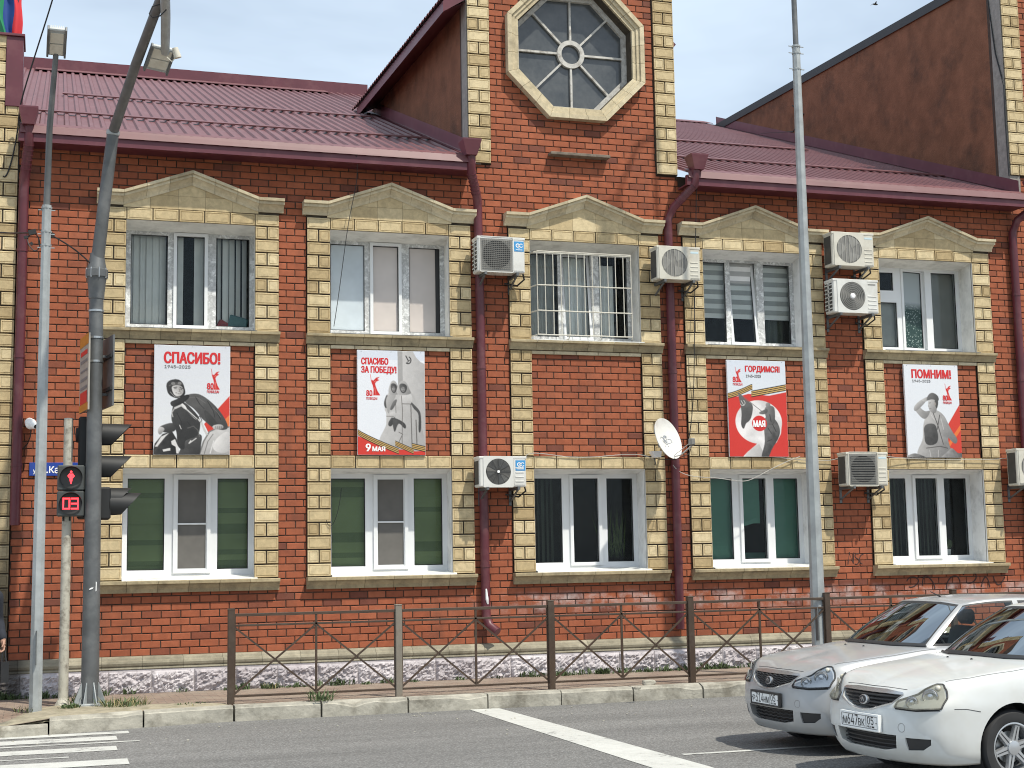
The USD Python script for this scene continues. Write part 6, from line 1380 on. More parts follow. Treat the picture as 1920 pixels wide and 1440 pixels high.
# everything green along the foot of the wall reads as one strip
g = np.random.default_rng(31); out = []
for x in np.r_[g.uniform(-2.6, 15, 60), g.uniform(5.0, 9.0, 50), g.uniform(-2.5, -1.8, 14), g.uniform(.2, 2.2, 10)]:
    out.append(move(tuft(int(g.integers(8, 34)), .09, g.uniform(.05, .17), int(g.integers(1e6)), .009), (x, -.14-g.uniform(0, .10), 0)))
k = part('/World', 'grass', cat(out), 'leaf_green', kind='stuff'); tag(stage.GetPrimAtPath(k), 'weedy grass along the foot of the plinth', 'grass')
for i, (px, py, s, lab) in enumerate(((1217, 1285, .09, 'broken piece of kerb lying by the railing foot'), (1195, 1293, .05, 'small stone on the kerb top')) ):
    o = at(px, py, 2, .0); m = trimesh.creation.icosphere(2, 1); n = meshkit.noise(m.vertices*1.6, 4+i); m = TM(np.sign(m.vertices)*np.abs(m.vertices)**.6*(.8+.3*n[:, None])*[s*1.1, s*.6, s*.42]+o+[0, 0, s*.4], m.faces)
    T = thing('loose_stone', lab, 'stone', tuple(o)); part(T, 'stone', m, 'kerb_concrete')
g = np.random.default_rng(8); out = []
for _ in range(90):
    x, y = g.uniform(-2.5, 9), -2.62-abs(g.normal(0, 1.1)); s = g.uniform(.006, .016); m = trimesh.creation.icosphere(0, s); m.vertices *= [1, 1, .6]; out.append(move(m, (x, y, ZR+s*.4)))
k = part('/World', 'gravel', cat(out), 'kerb_concrete', kind='stuff'); tag(stage.GetPrimAtPath(k), 'loose grit scattered on the road by the kerb', 'gravel')

# ================================================================ cars (local frame: x back from the nose, y to the car's right, z up from the road)
def _lv(b, y, z): return np.stack([np.array(b, float), np.array(y, float), np.array(z, float)], -1)
LEVELS = [
 _lv([.07, .075, .10, .16, .30, .48, .85, 1.40, 2.1, 2.8, 3.40, 3.95, 4.15, 4.22, 4.24], [0, .2, .38, .55, .715, .775, .79, .79, .79, .79, .79, .76, .60, .35, 0], [.185]*5+[.19, .20, .20, .20, .20, .21, .23, .24, .24, .24]),
 _lv([.012, .017, .042, .098, .235, .43, .85, 1.40, 2.1, 2.8, 3.40, 4.02, 4.27, 4.33, 4.35], [0, .2, .39, .57, .748, .808, .825, .825, .825, .825, .825, .79, .66, .38, 0], [.275]*5+[.28]*5+[.30]*5),
 _lv([-.020, -.014, .012, .062, .195, .41, .85, 1.40, 2.1, 2.8, 3.40, 4.03, 4.30, 4.37, 4.385], [0, .2, .40, .585, .762, .818, .835, .838, .84, .84, .835, .80, .67, .38, 0], [.44]*15),
 _lv([-.016, -.008, .024, .080, .208, .41, .85, 1.40, 2.1, 2.8, 3.40, 4.03, 4.30, 4.37, 4.385], [0, .2, .40, .585, .765, .822, .840, .842, .843, .843, .838, .80, .67, .38, 0], [.590, .592, .605, .612, .615, .615, .61, .61, .61, .61, .61, .60, .60, .60, .60]),
 _lv([.030, .040, .086, .156, .280, .46, .86, 1.40, 2.1, 2.8, 3.40, 4.02, 4.27, 4.34, 4.355], [0, .2, .41, .575, .738, .800, .830, .836, .838, .838, .832, .79, .66, .37, 0], [.700, .700, .705, .718, .735, .745, .75, .76, .76, .765, .77, .76, .76, .76, .76]),
 _lv([.085, .095, .132, .195, .310, .49, .87, 1.40, 2.1, 2.8, 3.40, 4.00, 4.23, 4.29, 4.305], [0, .2, .40, .555, .688, .752, .785, .795, .80, .80, .792, .745, .62, .36, 0], [.745, .745, .752, .785, .818, .842, .875, .92, .925, .93, .935, .925, .92, .915, .91]),
 _lv([.110, .122, .165, .24, .37, .55, .90, 1.40, 2.1, 2.8, 3.40, 3.98, 4.19, 4.25, 4.265], [0, .2, .365, .495, .612, .680, .720, .735, .742, .742, .73, .69, .58, .34, 0], [.760, .760, .772, .806, .843, .872, .908, .953, .953, .957, .962, .955, .945, .94, .938])]
CEN = _lv([.112, .15, .25, .36, .52, .72, .98, 1.14, 2.1, 2.8, 3.40, 3.90, 4.10, 4.2, 4.263], [0]*15, [.762, .778, .812, .842, .878, .915, .950, .966, .966, .966, .97, .985, .975, .96, .94])
def car_shell(NU=150, NL=34, NC=10):
    A_ = np.array(LEVELS+[None])[:-1] if False else np.stack(LEVELS)                          # level x station x 3
    d = np.r_[0, np.cumsum(np.linalg.norm(np.diff(A_[3], axis=0), axis=1))]; U = d/d[-1]; uu = np.interp(np.linspace(0, 1, NU), np.linspace(0, 1, 60), np.linspace(0, 1, 60)**1.25)
    G = PchipInterpolator(U, A_, axis=1)(uu)                                                  # level x NU x 3
    lv = np.r_[0, np.cumsum([.10, .165, .165, .11, .075, .055])]; G = PchipInterpolator(lv/lv[-1], G, axis=0)(np.linspace(0, 1, NL))
    Cn = PchipInterpolator(U, CEN, axis=0)(uu)
    T_ = np.linspace(0, 1, NC+1)[1:]
    top = []
    for t in T_:
        P = G[-1]*(1-t)+Cn*t
        P[:, 2] = G[-1][:, 2]+(Cn[:, 2]-G[-1][:, 2])*(1-(1-t)**2)                             # crowned
        top.append(P)
    bot = G[0].copy(); bot[:, 1] = 0; bot[:, 2] = .2
    half = np.concatenate([bot[None], G, np.array(top)], 0)
    half[:, 0, 1] = 0; half[:, -1, 1] = 0; half[-1, :, 1] = 0; half[0, :, 1] = 0
    n, k = half.shape[:2]; idx = np.arange(n*k).reshape(n, k)
    q = np.stack([idx[:-1, :-1], idx[:-1, 1:], idx[1:, 1:], idx[1:, :-1]], -1).reshape(-1, 4)
    V = half.reshape(-1, 3); R_ = TM(V, q); L_ = TM(V*[1, -1, 1], q[:, ::-1])
    m = trimesh.util.concatenate([R_, L_]); m.merge_vertices(digits_vertex=5); m.update_faces(m.nondegenerate_faces()); m.update_faces(m.unique_faces()); m.remove_unreferenced_vertices(); m.fix_normals()
    return m
SHELL = car_shell()
def cast(mesh, pts, axis, sign):
    """Where lines along axis through pts (the two other coordinates) first meet the mesh, coming from the side sign."""
    o = [i for i in range(3) if i != axis]; tri = mesh.triangles; P = tri[:, :, o]; d = tri[:, :, axis]; pts = np.asarray(pts, float); out = np.full(len(pts), np.nan)
    lo, hi = P.min(1), P.max(1)
    for i, p in enumerate(pts):
        k = np.nonzero(((lo <= p+1e-9) & (hi >= p-1e-9)).all(1))[0]
        if not len(k): continue
        a, b, c = P[k, 0], P[k, 1], P[k, 2]; den = (b[:, 1]-c[:, 1])*(a[:, 0]-c[:, 0])+(c[:, 0]-b[:, 0])*(a[:, 1]-c[:, 1]); ok = abs(den) > 1e-12; k, a, b, c, den = k[ok], a[ok], b[ok], c[ok], den[ok]
        w0 = ((b[:, 1]-c[:, 1])*(p[0]-c[:, 0])+(c[:, 0]-b[:, 0])*(p[1]-c[:, 1]))/den; w1 = ((c[:, 1]-a[:, 1])*(p[0]-c[:, 0])+(a[:, 0]-c[:, 0])*(p[1]-c[:, 1]))/den; w2 = 1-w0-w1
        ins = (w0 > -1e-6) & (w1 > -1e-6) & (w2 > -1e-6)
        if not ins.any(): continue
        t = (w0*d[k, 0]+w1*d[k, 1]+w2*d[k, 2])[ins]; out[i] = t.max() if sign > 0 else t.min()
    if np.isnan(out).any() and not np.isnan(out).all(): out[np.isnan(out)] = np.nanmean(out)
    return out
from scipy.spatial import Delaunay
def patch(poly, axis, sign, off, step=.03, mesh=None):
    """A panel that follows the body: poly in the two other coordinates, laid on from the side sign of axis."""
    mesh = SHELL if mesh is None else mesh; b = poly.boundary; n = max(12, int(b.length/step)); P = [b.interpolate(t, True).coords[0] for t in np.linspace(0, 1, n, endpoint=False)]+[c for c in poly.exterior.coords[:-1]]
    x0, y0, x1, y1 = poly.bounds; ins = poly.buffer(-step*.4)
    for x in np.arange(x0, x1, step):
        for y in np.arange(y0, y1, step):
            if ins.contains(Point(x, y)): P.append((x, y))
    P = np.array(P); P = P[np.unique(P.round(5), axis=0, return_index=True)[1]]; D = Delaunay(P); f = [s for s in D.simplices if poly.buffer(1e-4).contains(Point(P[s].mean(0)))]
    h = cast(mesh, P, axis, sign)+sign*off; V = np.insert(P, axis, h, axis=1); m = TM(V, f)
    if m.face_normals[:, axis].mean()*sign < 0: m.faces = m.faces[:, ::-1]
    return m
def seam(pts, axis, sign, w=.005, off=.0012, n=24):
    """A dark shut line along a polyline on the body."""
    L = LineString(pts); P = np.array([L.interpolate(t, True).coords[0] for t in np.linspace(0, 1, n)]); h = cast(SHELL, P, axis, sign); V = np.insert(P, axis, h, axis=1)
    return tube(V, w*.5, 5)
def mirror(m):
    m = arr(m).copy(); m.vertices[:, 1] *= -1; m.faces = m.faces[:, ::-1]; return m
HL = Polygon([(.405, .625), (.412, .675), (.49, .705), (.555, .733), (.595, .775), (.645, .812), (.69, .812), (.728, .77), (.755, .71), (.765, .632), (.60, .618)])
GRILLE = Polygon([(-.415, .716), (-.36, .655), (-.13, .594), (0, .584), (.13, .594), (.36, .655), (.415, .716), (.2, .722), (-.2, .722)])
INTAKE = Polygon([(-.415, .405), (-.39, .300), (-.25, .275), (.25, .275), (.39, .300), (.415, .405)])
FOG = Polygon([(.50, .395), (.705, .395), (.695, .350), (.63, .305), (.50, .295)])
def to_manifold(m): return m3.Manifold(m3.Mesh(np.asarray(m.vertices, np.float32), np.asarray(m.faces, np.uint32)))
def yz_prism(poly, x0, x1):
    m = trimesh.creation.extrude_polygon(poly, x1-x0, engine='earcut'); v = m.vertices; return TM(np.c_[x0+v[:, 2], v[:, 0], v[:, 1]], m.faces)
WX, WR = (.856, 3.348), .298
def wheel(T, x, s):
    """A tyre and a six-spoke alloy rim. s: -1 left, +1 right."""
    yc = s*.715; o = np.array([x, yc, WR]); out = np.array([0, float(s), 0]); hw = .092
    prof = [(.192, -hw*.8), (.24, -hw), (.275, -hw*.97), (.290, -hw*.80), (.298, -hw*.55), (.298, hw*.55), (.290, hw*.80), (.275, hw*.97), (.24, hw), (.205, hw*.93), (.190, hw*.82)]
    Wp = part(T, 'wheel', lathe(o, out, prof, 48), 'tyre', smooth=40, world=False)
    grooves = [lathe(o, out, [(.2985, h), (.2995, h+.003), (.2985, h+.006)], 40) for h in (-.035, -.003, .029)]
    part(Wp, 'tread', cat(grooves), 'car_black', world=False)
    part(Wp, 'rim', lathe(o, out, [(.196, hw*.86), (.200, hw*.90), (.190, hw*.92), (.176, hw*.70), (.170, -.03), (.165, -.08)], 48), 'alloy', smooth=40, world=False)
    part(Wp, 'brake_disc', disc(o+out*.0, out, .03, .125, .012, 32), 'steel', world=False); part(Wp, 'well', disc(o-out*.05, out, 0, .17, .01, 32), 'car_black', world=False)
    for k in range(6):
        a = k*math.pi/3+.25; e = np.array([math.cos(a), 0, math.sin(a)]); t = np.array([-math.sin(a), 0, math.cos(a)]); h0, h1 = hw*.50, hw*.80
        P = []
        for r_, w_, h_ in ((.045, .028, h1*.92), (.178, .020, h1)): P += [o+e*r_+t*w_+out*h_, o+e*r_-t*w_+out*h_, o+e*r_-t*(w_+.006)+out*(h_-.03), o+e*r_+t*(w_+.006)+out*(h_-.03)]
        part(Wp, 'spoke', TM(P, [(0, 1, 5, 4), (1, 2, 6, 5), (2, 3, 7, 6), (3, 0, 4, 7), (0, 3, 2, 1), (4, 5, 6, 7)]), 'alloy', world=False)
        part(Wp, 'spoke_groove', bar(o+e*.06+out*(h1*.945+.001), o+e*.165+out*(h1+.001), .006, .002, up=out), 'car_black', world=False)
    part(Wp, 'hub_cap', lathe(o, out, [(0, hw*.93), (.030, hw*.92), (.055, hw*.86), (.058, hw*.6)], 28), 'alloy', smooth=40, world=False)
def green_house(T, paint_):
    Bc = _lv([1.13, 1.165, 1.335, 1.47, 2.05, 2.42, 3.20, 3.62, 3.80, 3.92, 3.95], [0, .36, .688, .722, .738, .738, .728, .685, .60, .30, 0], [.958, .956, .950, .945, .948, .950, .956, .962, .968, .978, .982])
    Rc = _lv([1.80, 1.82, 1.895, 1.98, 2.22, 2.46, 3.00, 3.22, 3.30, 3.36, 3.38], [0, .29, .502, .532, .552, .556, .545, .505, .44, .25, 0], [1.376, 1.372, 1.346, 1.362, 1.384, 1.388, 1.372, 1.340, 1.336, 1.358, 1.364])
    S = np.arange(11.0); su = np.unique(np.r_[np.linspace(0, 10, 61), 1.80, 1.87, 2.30, 2.36, 4.88, 4.94, 5.10, 5.16, 6.70, 6.78, 8.1, 8.18]); vu = np.unique(np.r_[np.linspace(0, 1, 13), .03, .05, .08, .90, .94, .97])
    Bd = PchipInterpolator(S, Bc, axis=0)(su); Rd = PchipInterpolator(S, Rc, axis=0)(su)
    G = np.stack([Bd*(1-v)+Rd*v+np.c_[-.015*np.ones(len(su))*(su < 2.2)+.02*(su > 7.8), .022*(Bd[:, 1] > .05), .012*np.ones(len(su))]*4*v*(1-v) for v in vu], 0)
    G[:, 0, 1] = 0; G[:, -1, 1] = 0
    nv, nu = len(vu), len(su); idx = np.arange(nv*nu).reshape(nv, nu); Fs = {}
    for j in range(nv-1):
        for i in range(nu-1):
            s, v = (su[i]+su[i+1])/2, (vu[j]+vu[j+1])/2; k = 'body'
            for nm, s0, s1, v0, v1, bs, bv in (('windscreen', -1, 1.87, .03, .97, .07, .05), ('front', 2.30, 4.94, .03, .94, .06, .04), ('rear', 5.10, 6.78, .03, .94, .06, .04), ('rear_window', 8.1, 11, .05, .94, .08, .04)):
                if s0 < s < s1 and v0 < v < v1:
                    k = nm
                    if s > s1-bs or (s < s0+bs) or v < v0+bv+.0 or v > v1-bv: k = 'rubber'
            Fs.setdefault(k, []).append((idx[j, i], idx[j, i+1], idx[j+1, i+1], idx[j+1, i]))
    V = G.reshape(-1, 3); mk = lambda k: TM(V, Fs[k])
    top = []
    for t in np.linspace(0, 1, 9):
        P = G[-1].copy(); P[:, 1] *= (1-t); cz = np.interp(P[:, 0], [1.8, 2.0, 2.4, 2.9, 3.2, 3.38], [1.376, 1.398, 1.418, 1.408, 1.385, 1.364]); P[:, 2] = P[:, 2]+(cz-P[:, 2])*(1-(1-t)**2); top.append(P)
    top = np.array(top); ti = np.arange(9*nu).reshape(9, nu); tq = np.stack([ti[:-1, :-1], ti[:-1, 1:], ti[1:, 1:], ti[1:, :-1]], -1).reshape(-1, 4); roof = TM(top.reshape(-1, 3), tq)
    def clean(m): m = m.copy(); m.merge_vertices(digits_vertex=5); m.update_faces(m.nondegenerate_faces()); m.remove_unreferenced_vertices(); return m
    both = lambda m: clean(trimesh.util.concatenate([m, mirror(m)]))
    R = part(T, 'roof', both(trimesh.util.concatenate([roof, mk('body')])), paint_, smooth=50, world=False)
    part(R, 'window_seal', both(mk('rubber')), 'car_rubber', world=False)
    part(T, 'windscreen', both(mk('windscreen')), 'car_glass', smooth=60, world=False)
    part(T, 'rear_window', both(mk('rear_window')), 'car_glass', smooth=60, world=False)
    for nm in ('front', 'rear'):
        part(T, 'side_window', mirror(clean(mk(nm))), 'car_glass', smooth=60, world=False); part(T, 'side_window', clean(mk(nm)), 'car_glass', smooth=60, world=False)
    part(R, 'aerial', tube([(2.02, .0, 1.40), (1.90, .0, 1.455)], [.008, .004], 6), 'car_black', world=False)
def car(label, X, Y, h, paint_, lens, mesh_grille, plate):
    T = thing('saloon_car', label, 'car', (X, Y, ZR), h)
    sub = []
    for x in WX:
        for s in (-1, 1):
            m = trimesh.creation.cylinder(.345 if x < 1 else .335, .34, sections=48); m.vertices = m.vertices[:, [0, 2, 1]]*[1, 1, -1]; m.vertices += [x, s*.76, WR+.012]; m.fix_normals(); sub.append(to_manifold(m))
    front = lambda poly, d: yz_prism(poly, -.2, d)
    for poly, d in ((GRILLE, .13), (INTAKE, .12), (FOG, .17), (affinity.scale(FOG, -1, 1, origin=(0, 0)), .17)):
        m = front(poly, d); m.fix_normals(); sub.append(to_manifold(m))
    cab = bx(1.42, 3.45, -.66, .66, .32, 1.2); sub.append(to_manifold(cab))
    body = to_manifold(SHELL)
    for q in sub: body = body-q
    bm_ = arr(body)
    part(T, 'body', bm_, paint_, smooth=32, world=False)
    # dark inner surfaces
    for x in WX:
        for s in (-1, 1): part(T, 'wheel_arch', lathe((x, s*.60, WR+.012), (0, float(s), 0), [(0.0, 0), (.338, 0), (.338, .205)], 32), 'car_black', world=False)
    for x in WX:
        for s in (-1, 1): wheel(T, x, s)
    part(T, 'underbody', bx(.35, 4.0, -.60, .60, .16, .30), 'car_black', world=False)
    # grille
    Gm = part(T, 'grille', yz_prism(GRILLE.buffer(-.002), .09, .10), 'car_black', world=False)
    gy = np.linspace(-.40, .40, 41)
    def rowbar(z, t, wav=0.0, dep=.012):
        pts = [y for y in gy if GRILLE.buffer(-.006).contains(Point(y, z))]
        if len(pts) < 3: return None
        return tube([(np.interp(abs(y), [0, .2, .41], [.012, .02, .075])+.012-(z-.65)*-.25, y, z+wav*math.sin(y*75)) for y in pts], t, 6)
    for z in (np.linspace(.605, .705, 6) if mesh_grille else np.linspace(.615, .70, 4)):
        b_ = rowbar(z, .0065 if mesh_grille else .009, .006 if mesh_grille else 0)
        if b_ is not None: part(Gm, 'slat', b_, 'car_rubber' if mesh_grille else 'car_black', world=False)
    rim = GRILLE.buffer(.012).difference(GRILLE.buffer(-.006)); low = [p for p in ((-.421, .718), (-.36, .652), (-.13, .589), (0, .578), (.13, .589), (.36, .652), (.421, .718))]
    part(Gm, 'chrome_rim', seam(low, 0, -1, .016, n=60), 'chrome', world=False)
    part(Gm, 'chrome_strip', patch(Polygon([(-.428, .722), (.428, .722), (.405, .738), (.2, .752), (-.2, .752), (-.405, .738)]), 0, -1, .006), 'chrome', world=False)
    eo = np.array([.004, 0, .657]); part(Gm, 'badge', cat(lathe(eo, (-1, 0, .22), [(.0, .010), (.038, .010), (.046, .004), (.046, -.03)], 28).apply_scale([1, 1.35, 1]) if False else move(lathe((0, 0, 0), (-1, 0, .2), [(0, .008), (.034, .008), (.040, .002), (.040, -.02)], 28), eo, np.diag([1, 1.5, 1.0]))), 'chrome', smooth=30, world=False)
    part(Gm, 'badge_field', move(disc((0, 0, 0), (-1, 0, .2), 0, .031, .0105, 28), eo, np.diag([1, 1.5, 1])), 'car_rubber', world=False)
    part(Gm, 'badge_emblem', move(cat(*[bar(p, q, .006, .004, up=(-1, 0, .2)) for p, q in (((-.012, -.02, -.012), (-.012, -.004, .018)), ((-.012, -.004, .018), (-.012, .024, .004)), ((-.012, .004, -.014), (-.012, .012, .01)))]), eo), 'chrome', world=False)
    # lower intake and fog lamp recesses
    Im = part(T, 'lower_intake', yz_prism(INTAKE.buffer(-.002), .10, .11), 'car_black', world=False)
    for z in np.linspace(.292, .385, 4): part(Im, 'slat', tube([(np.interp(abs(y), [0, .2, .41], [.035, .04, .085]), y, z+(.005*math.sin(y*70) if mesh_grille else 0)) for y in np.linspace(-.385, .385, 31)], .008, 6), 'car_rubber', world=False)
    for s in (-1, 1): part(T, 'fog_recess', patch(affinity.scale(FOG, s, 1, origin=(0, 0)).buffer(.004), 0, -1, -.012, .02), 'car_black', world=False)
    # headlights: recess-coloured bowl, reflectors, clear or yellowed cover
    for s in (-1, 1):
        poly = affinity.scale(HL, s, 1, origin=(0, 0)); H = part(T, 'headlight', patch(poly, 0, -1, .0035, .02), 'lamp_bowl', smooth=50, world=False)
        for cy, cz, r in ((.655, .715, .062), (.545, .668, .048)):
            o = np.array([cast(SHELL, [(s*cy, cz)], 0, -1)[0]-.006, s*cy, cz]); nr = np.array([-.80, s*.55, .12])
            part(H, 'reflector', lathe(o, nr, [(r, .010), (r-.006, .014), (r*.80, .006), (r*.42, -.004), (r*.40, .010), (0, .016)], 28), 'chrome', smooth=30, world=False)
            part(H, 'reflector_ring', lathe(o, nr, [(r+.004, .0), (r+.004, .012), (r-.002, .012)], 28), 'ac_grille', world=False)
        part(H, 'cover', patch(poly.buffer(.002), 0, -1, .026, .02), lens, smooth=60, world=False)
        ring = list(poly.exterior.coords)[:-1]; P = np.array(ring+[ring[0]]); L = LineString(P); Q = np.array([L.interpolate(t, True).coords[0] for t in np.linspace(0, 1, 70)]); hq = cast(SHELL, Q, 0, -1)
        part(H, 'seal', tube(np.insert(Q, 0, hq-.008, axis=1), .0075, 6), 'car_rubber', world=False)
        part(H, 'indicator', move(trimesh.creation.icosphere(2, .024), (cast(SHELL, [(s*.675, .782)], 0, -1)[0]-.004, s*.675, .782)), 'ac_cream', smooth=True, world=False)
    # bumper top shelf, shut lines, washer jets
    for s in (-1, 1):
        part(T, 'bumper_crease', cat(seam([(s*.405, .612), (s*.60, .606), (s*.755, .618)], 0, -1, .010, n=30)), 'car_rubber', world=False)
        side = lambda pts, n=24: seam(pts, 1, s, .006, n=n)
        part(T, 'bumper_seam', side([(.30, .628), (.40, .625), (.525, .600)]), 'car_rubber', world=False)
        part(T, 'door_seam', cat(side([(1.36, .915), (1.38, .6), (1.42, .25)]), side([(2.47, .92), (2.47, .25)]), side([(3.02, .30), (3.30, .66), (3.28, .93)]), side([(1.42, .245), (3.02, .25)], 10)), 'car_rubber', world=False)
        part(T, 'rubbing_strip', tube(np.insert(np.array([(b_, .50) for b_ in np.linspace(1.44, 2.98, 12)]), 1, cast(SHELL, [(b_, .50) for b_ in np.linspace(1.44, 2.98, 12)], 1, s)+s*.003, axis=1), .014, 8), paint_, world=False)
        for b_ in (2.33, 3.10): part(T, 'door_handle', bx(b_-.09, b_+.09, s*.842-.014, s*.842+.014, .78, .805, .008), paint_, world=False)
        m = move(bx(-.04, .05, -.075, .075, -.055, .055, .03), (1.66, s*.875, .985)); Mm = part(T, 'wing_mirror', m, 'car_black', world=False)
        part(Mm, 'mirror_arm', bar((1.66, s*.73, .955), (1.66, s*.83, .97), .05, .03), 'car_black', world=False); part(Mm, 'mirror_glass', bx(1.711, 1.715, s*.875-.06, s*.875+.06, .945, 1.03), 'chrome', world=False)
        hs = [(.425, .757), (.49, .775), (.56, .805), (.61, .832)]
        b_ = np.linspace(.33, 1.37, 30); yy = np.interp(b_, [.33, .5, .9, 1.37], [.665, .735, .765, .775]); zz_ = cast(SHELL, np.c_[b_, s*yy], 2, 1)
        part(T, 'bonnet_seam', tube(np.c_[b_, s*yy, zz_], .003, 5), 'car_rubber', world=False)
        part(T, 'washer_jet', move(trimesh.creation.icosphere(1, .012), (.98, s*.16, cast(SHELL, [(.98, s*.16)], 2, 1)[0])), 'car_black', world=False)
        part(T, 'wiper', tube([(1.16, s*.02+.25, .972), (1.185, s*.02-.02, .982), (1.24, s*.02-.33, .985)], [.009, .012, .007], 6), 'car_black', world=False)
    part(T, 'cowl', tube(np.array([(np.interp(abs(y), [0, .36, .69], [1.118, 1.152, 1.325]), y, np.interp(abs(y), [0, .69], [.968, .957])) for y in np.linspace(-.69, .69, 31)]), .016, 6), 'car_black', world=False)
    part(T, 'bonnet_lip', seam([(-.42, .757), (-.2, .7625), (.2, .7625), (.42, .757)], 0, -1, .006, .003, n=60), 'car_rubber', world=False)
    part(T, 'tow_cover', seam([(-.475+.034*math.cos(t), .47+.034*math.sin(t)) for t in np.linspace(0, 2*math.pi, 25)], 0, -1, .004, n=40), 'ac_grille', world=False)
    green_house(T, paint_)
    # interior
    part(T, 'dashboard', bx(1.20, 1.62, -.64, .64, .70, .935, .05), 'car_black', world=False); part(T, 'cabin_liner', cat(bx(1.40, 3.46, -.675, .675, .30, .33), bx(1.405, 1.415, -.66, .66, .3, .93), bx(3.45, 3.46, -.66, .66, .3, .95), *[bx(1.4, 3.46, min(s*.655, s*.665), max(s*.655, s*.665), .3, .945) for s in (-1, 1)]), 'car_black', world=False)
    part(T, 'steering_wheel', move(lathe((0, 0, 0), (1, 0, .45), [(.165, 0), (.178, .012), (.19, 0), (.178, -.012), (.165, 0)], 28), (1.68, -.34, .93)), 'car_black', smooth=True, world=False)
    for s in (-1, 1):
        St = part(T, 'front_seat', cat(bx(1.95, 2.45, s*.34-.23, s*.34+.23, .42, .58, .05), move(bx(2.36, 2.50, s*.34-.23, s*.34+.23, .52, 1.10, .06), R=rot([0, 1, 0], .25), about=(2.43, 0, .55))), 'seat_fabric', world=False); part(St, 'headrest', bx(2.52, 2.62, s*.34-.12, s*.34+.12, 1.10, 1.26, .04), 'seat_fabric', world=False)
    part(T, 'rear_seat', cat(bx(2.95, 3.4, -.62, .62, .45, .62, .05), bx(3.30, 3.45, -.62, .62, .55, 1.08, .05)), 'seat_fabric', world=False)
    part(T, 'rear_view_mirror', bx(1.90, 1.93, -.11, .11, 1.25, 1.31, .012), 'car_black', world=False)
    # tail lamps
    for s in (-1, 1): part(T, 'tail_light', patch(Polygon([(s*.42, .70), (s*.42, .88), (s*.64, .88), (s*.68, .70)]), 0, 1, .006), 'print_red', world=False)
    # number plate
    px = -.046; Np = part(T, 'number_plate', bx(px, px+.010, -.26, .26, .428, .540, .003), 'plate_white', world=False)
    part(Np, 'plate_holder', cat(yz_prism(sbox(-.272, .418, .272, .552).difference(sbox(-.256, .432, .256, .536)), px-.003, px+.03), bx(px+.008, px+.05, -.25, .25, .43, .54)), 'car_black' if mesh_grille else 'plate_white', world=False)
    a_, num, c_ = plate; lt = []
    def ptext(s, y, z, hgt, width):                    # reads from the car's right to its left as seen from in front
        m = meshkit.text_mesh(s, hgt, .0015, False); v = m.vertices; vx = (v[:, 0]-v[:, 0].min())*(width/np.ptp(v[:, 0])); lt.append(TM(np.c_[px-.0005-v[:, 2], y-vx, z+v[:, 1]], m.faces))
    ptext(a_, .232, .446, .060, .050); ptext(num, .172, .446, .084, .150); ptext(c_, .014, .446, .060, .090); ptext('05', -.114, .468, .062, .088); ptext('RUS', -.115, .443, .015, .055)
    part(Np, 'lettering', cat(*lt, yz_prism(sbox(-.098, .434, -.094, .534), px-.002, px), yz_prism(sbox(-.21, .443, -.180, .456), px-.002, px), yz_prism(Point(.238, .484).buffer(.005), px-.002, px), yz_prism(Point(-.238, .484).buffer(.005), px-.002, px), yz_prism(sbox(-.256, .431, .256, .537).difference(sbox(-.251, .436, .251, .532)), px-.002, px)), 'print_black', world=False)
    return T
car('silver saloon car with clear headlights and mesh grille, plate Р314НМ', 4.81, -7.565, .0373, 'paint_silver', 'lens_glass', True, ('Р', '314', 'НМ'))
car('white saloon car with yellowed headlights and slatted grille, plate М647ВК', 4.617, -9.611, .0498, 'paint_white', 'lens_yellow', False, ('М', '647', 'ВК'))

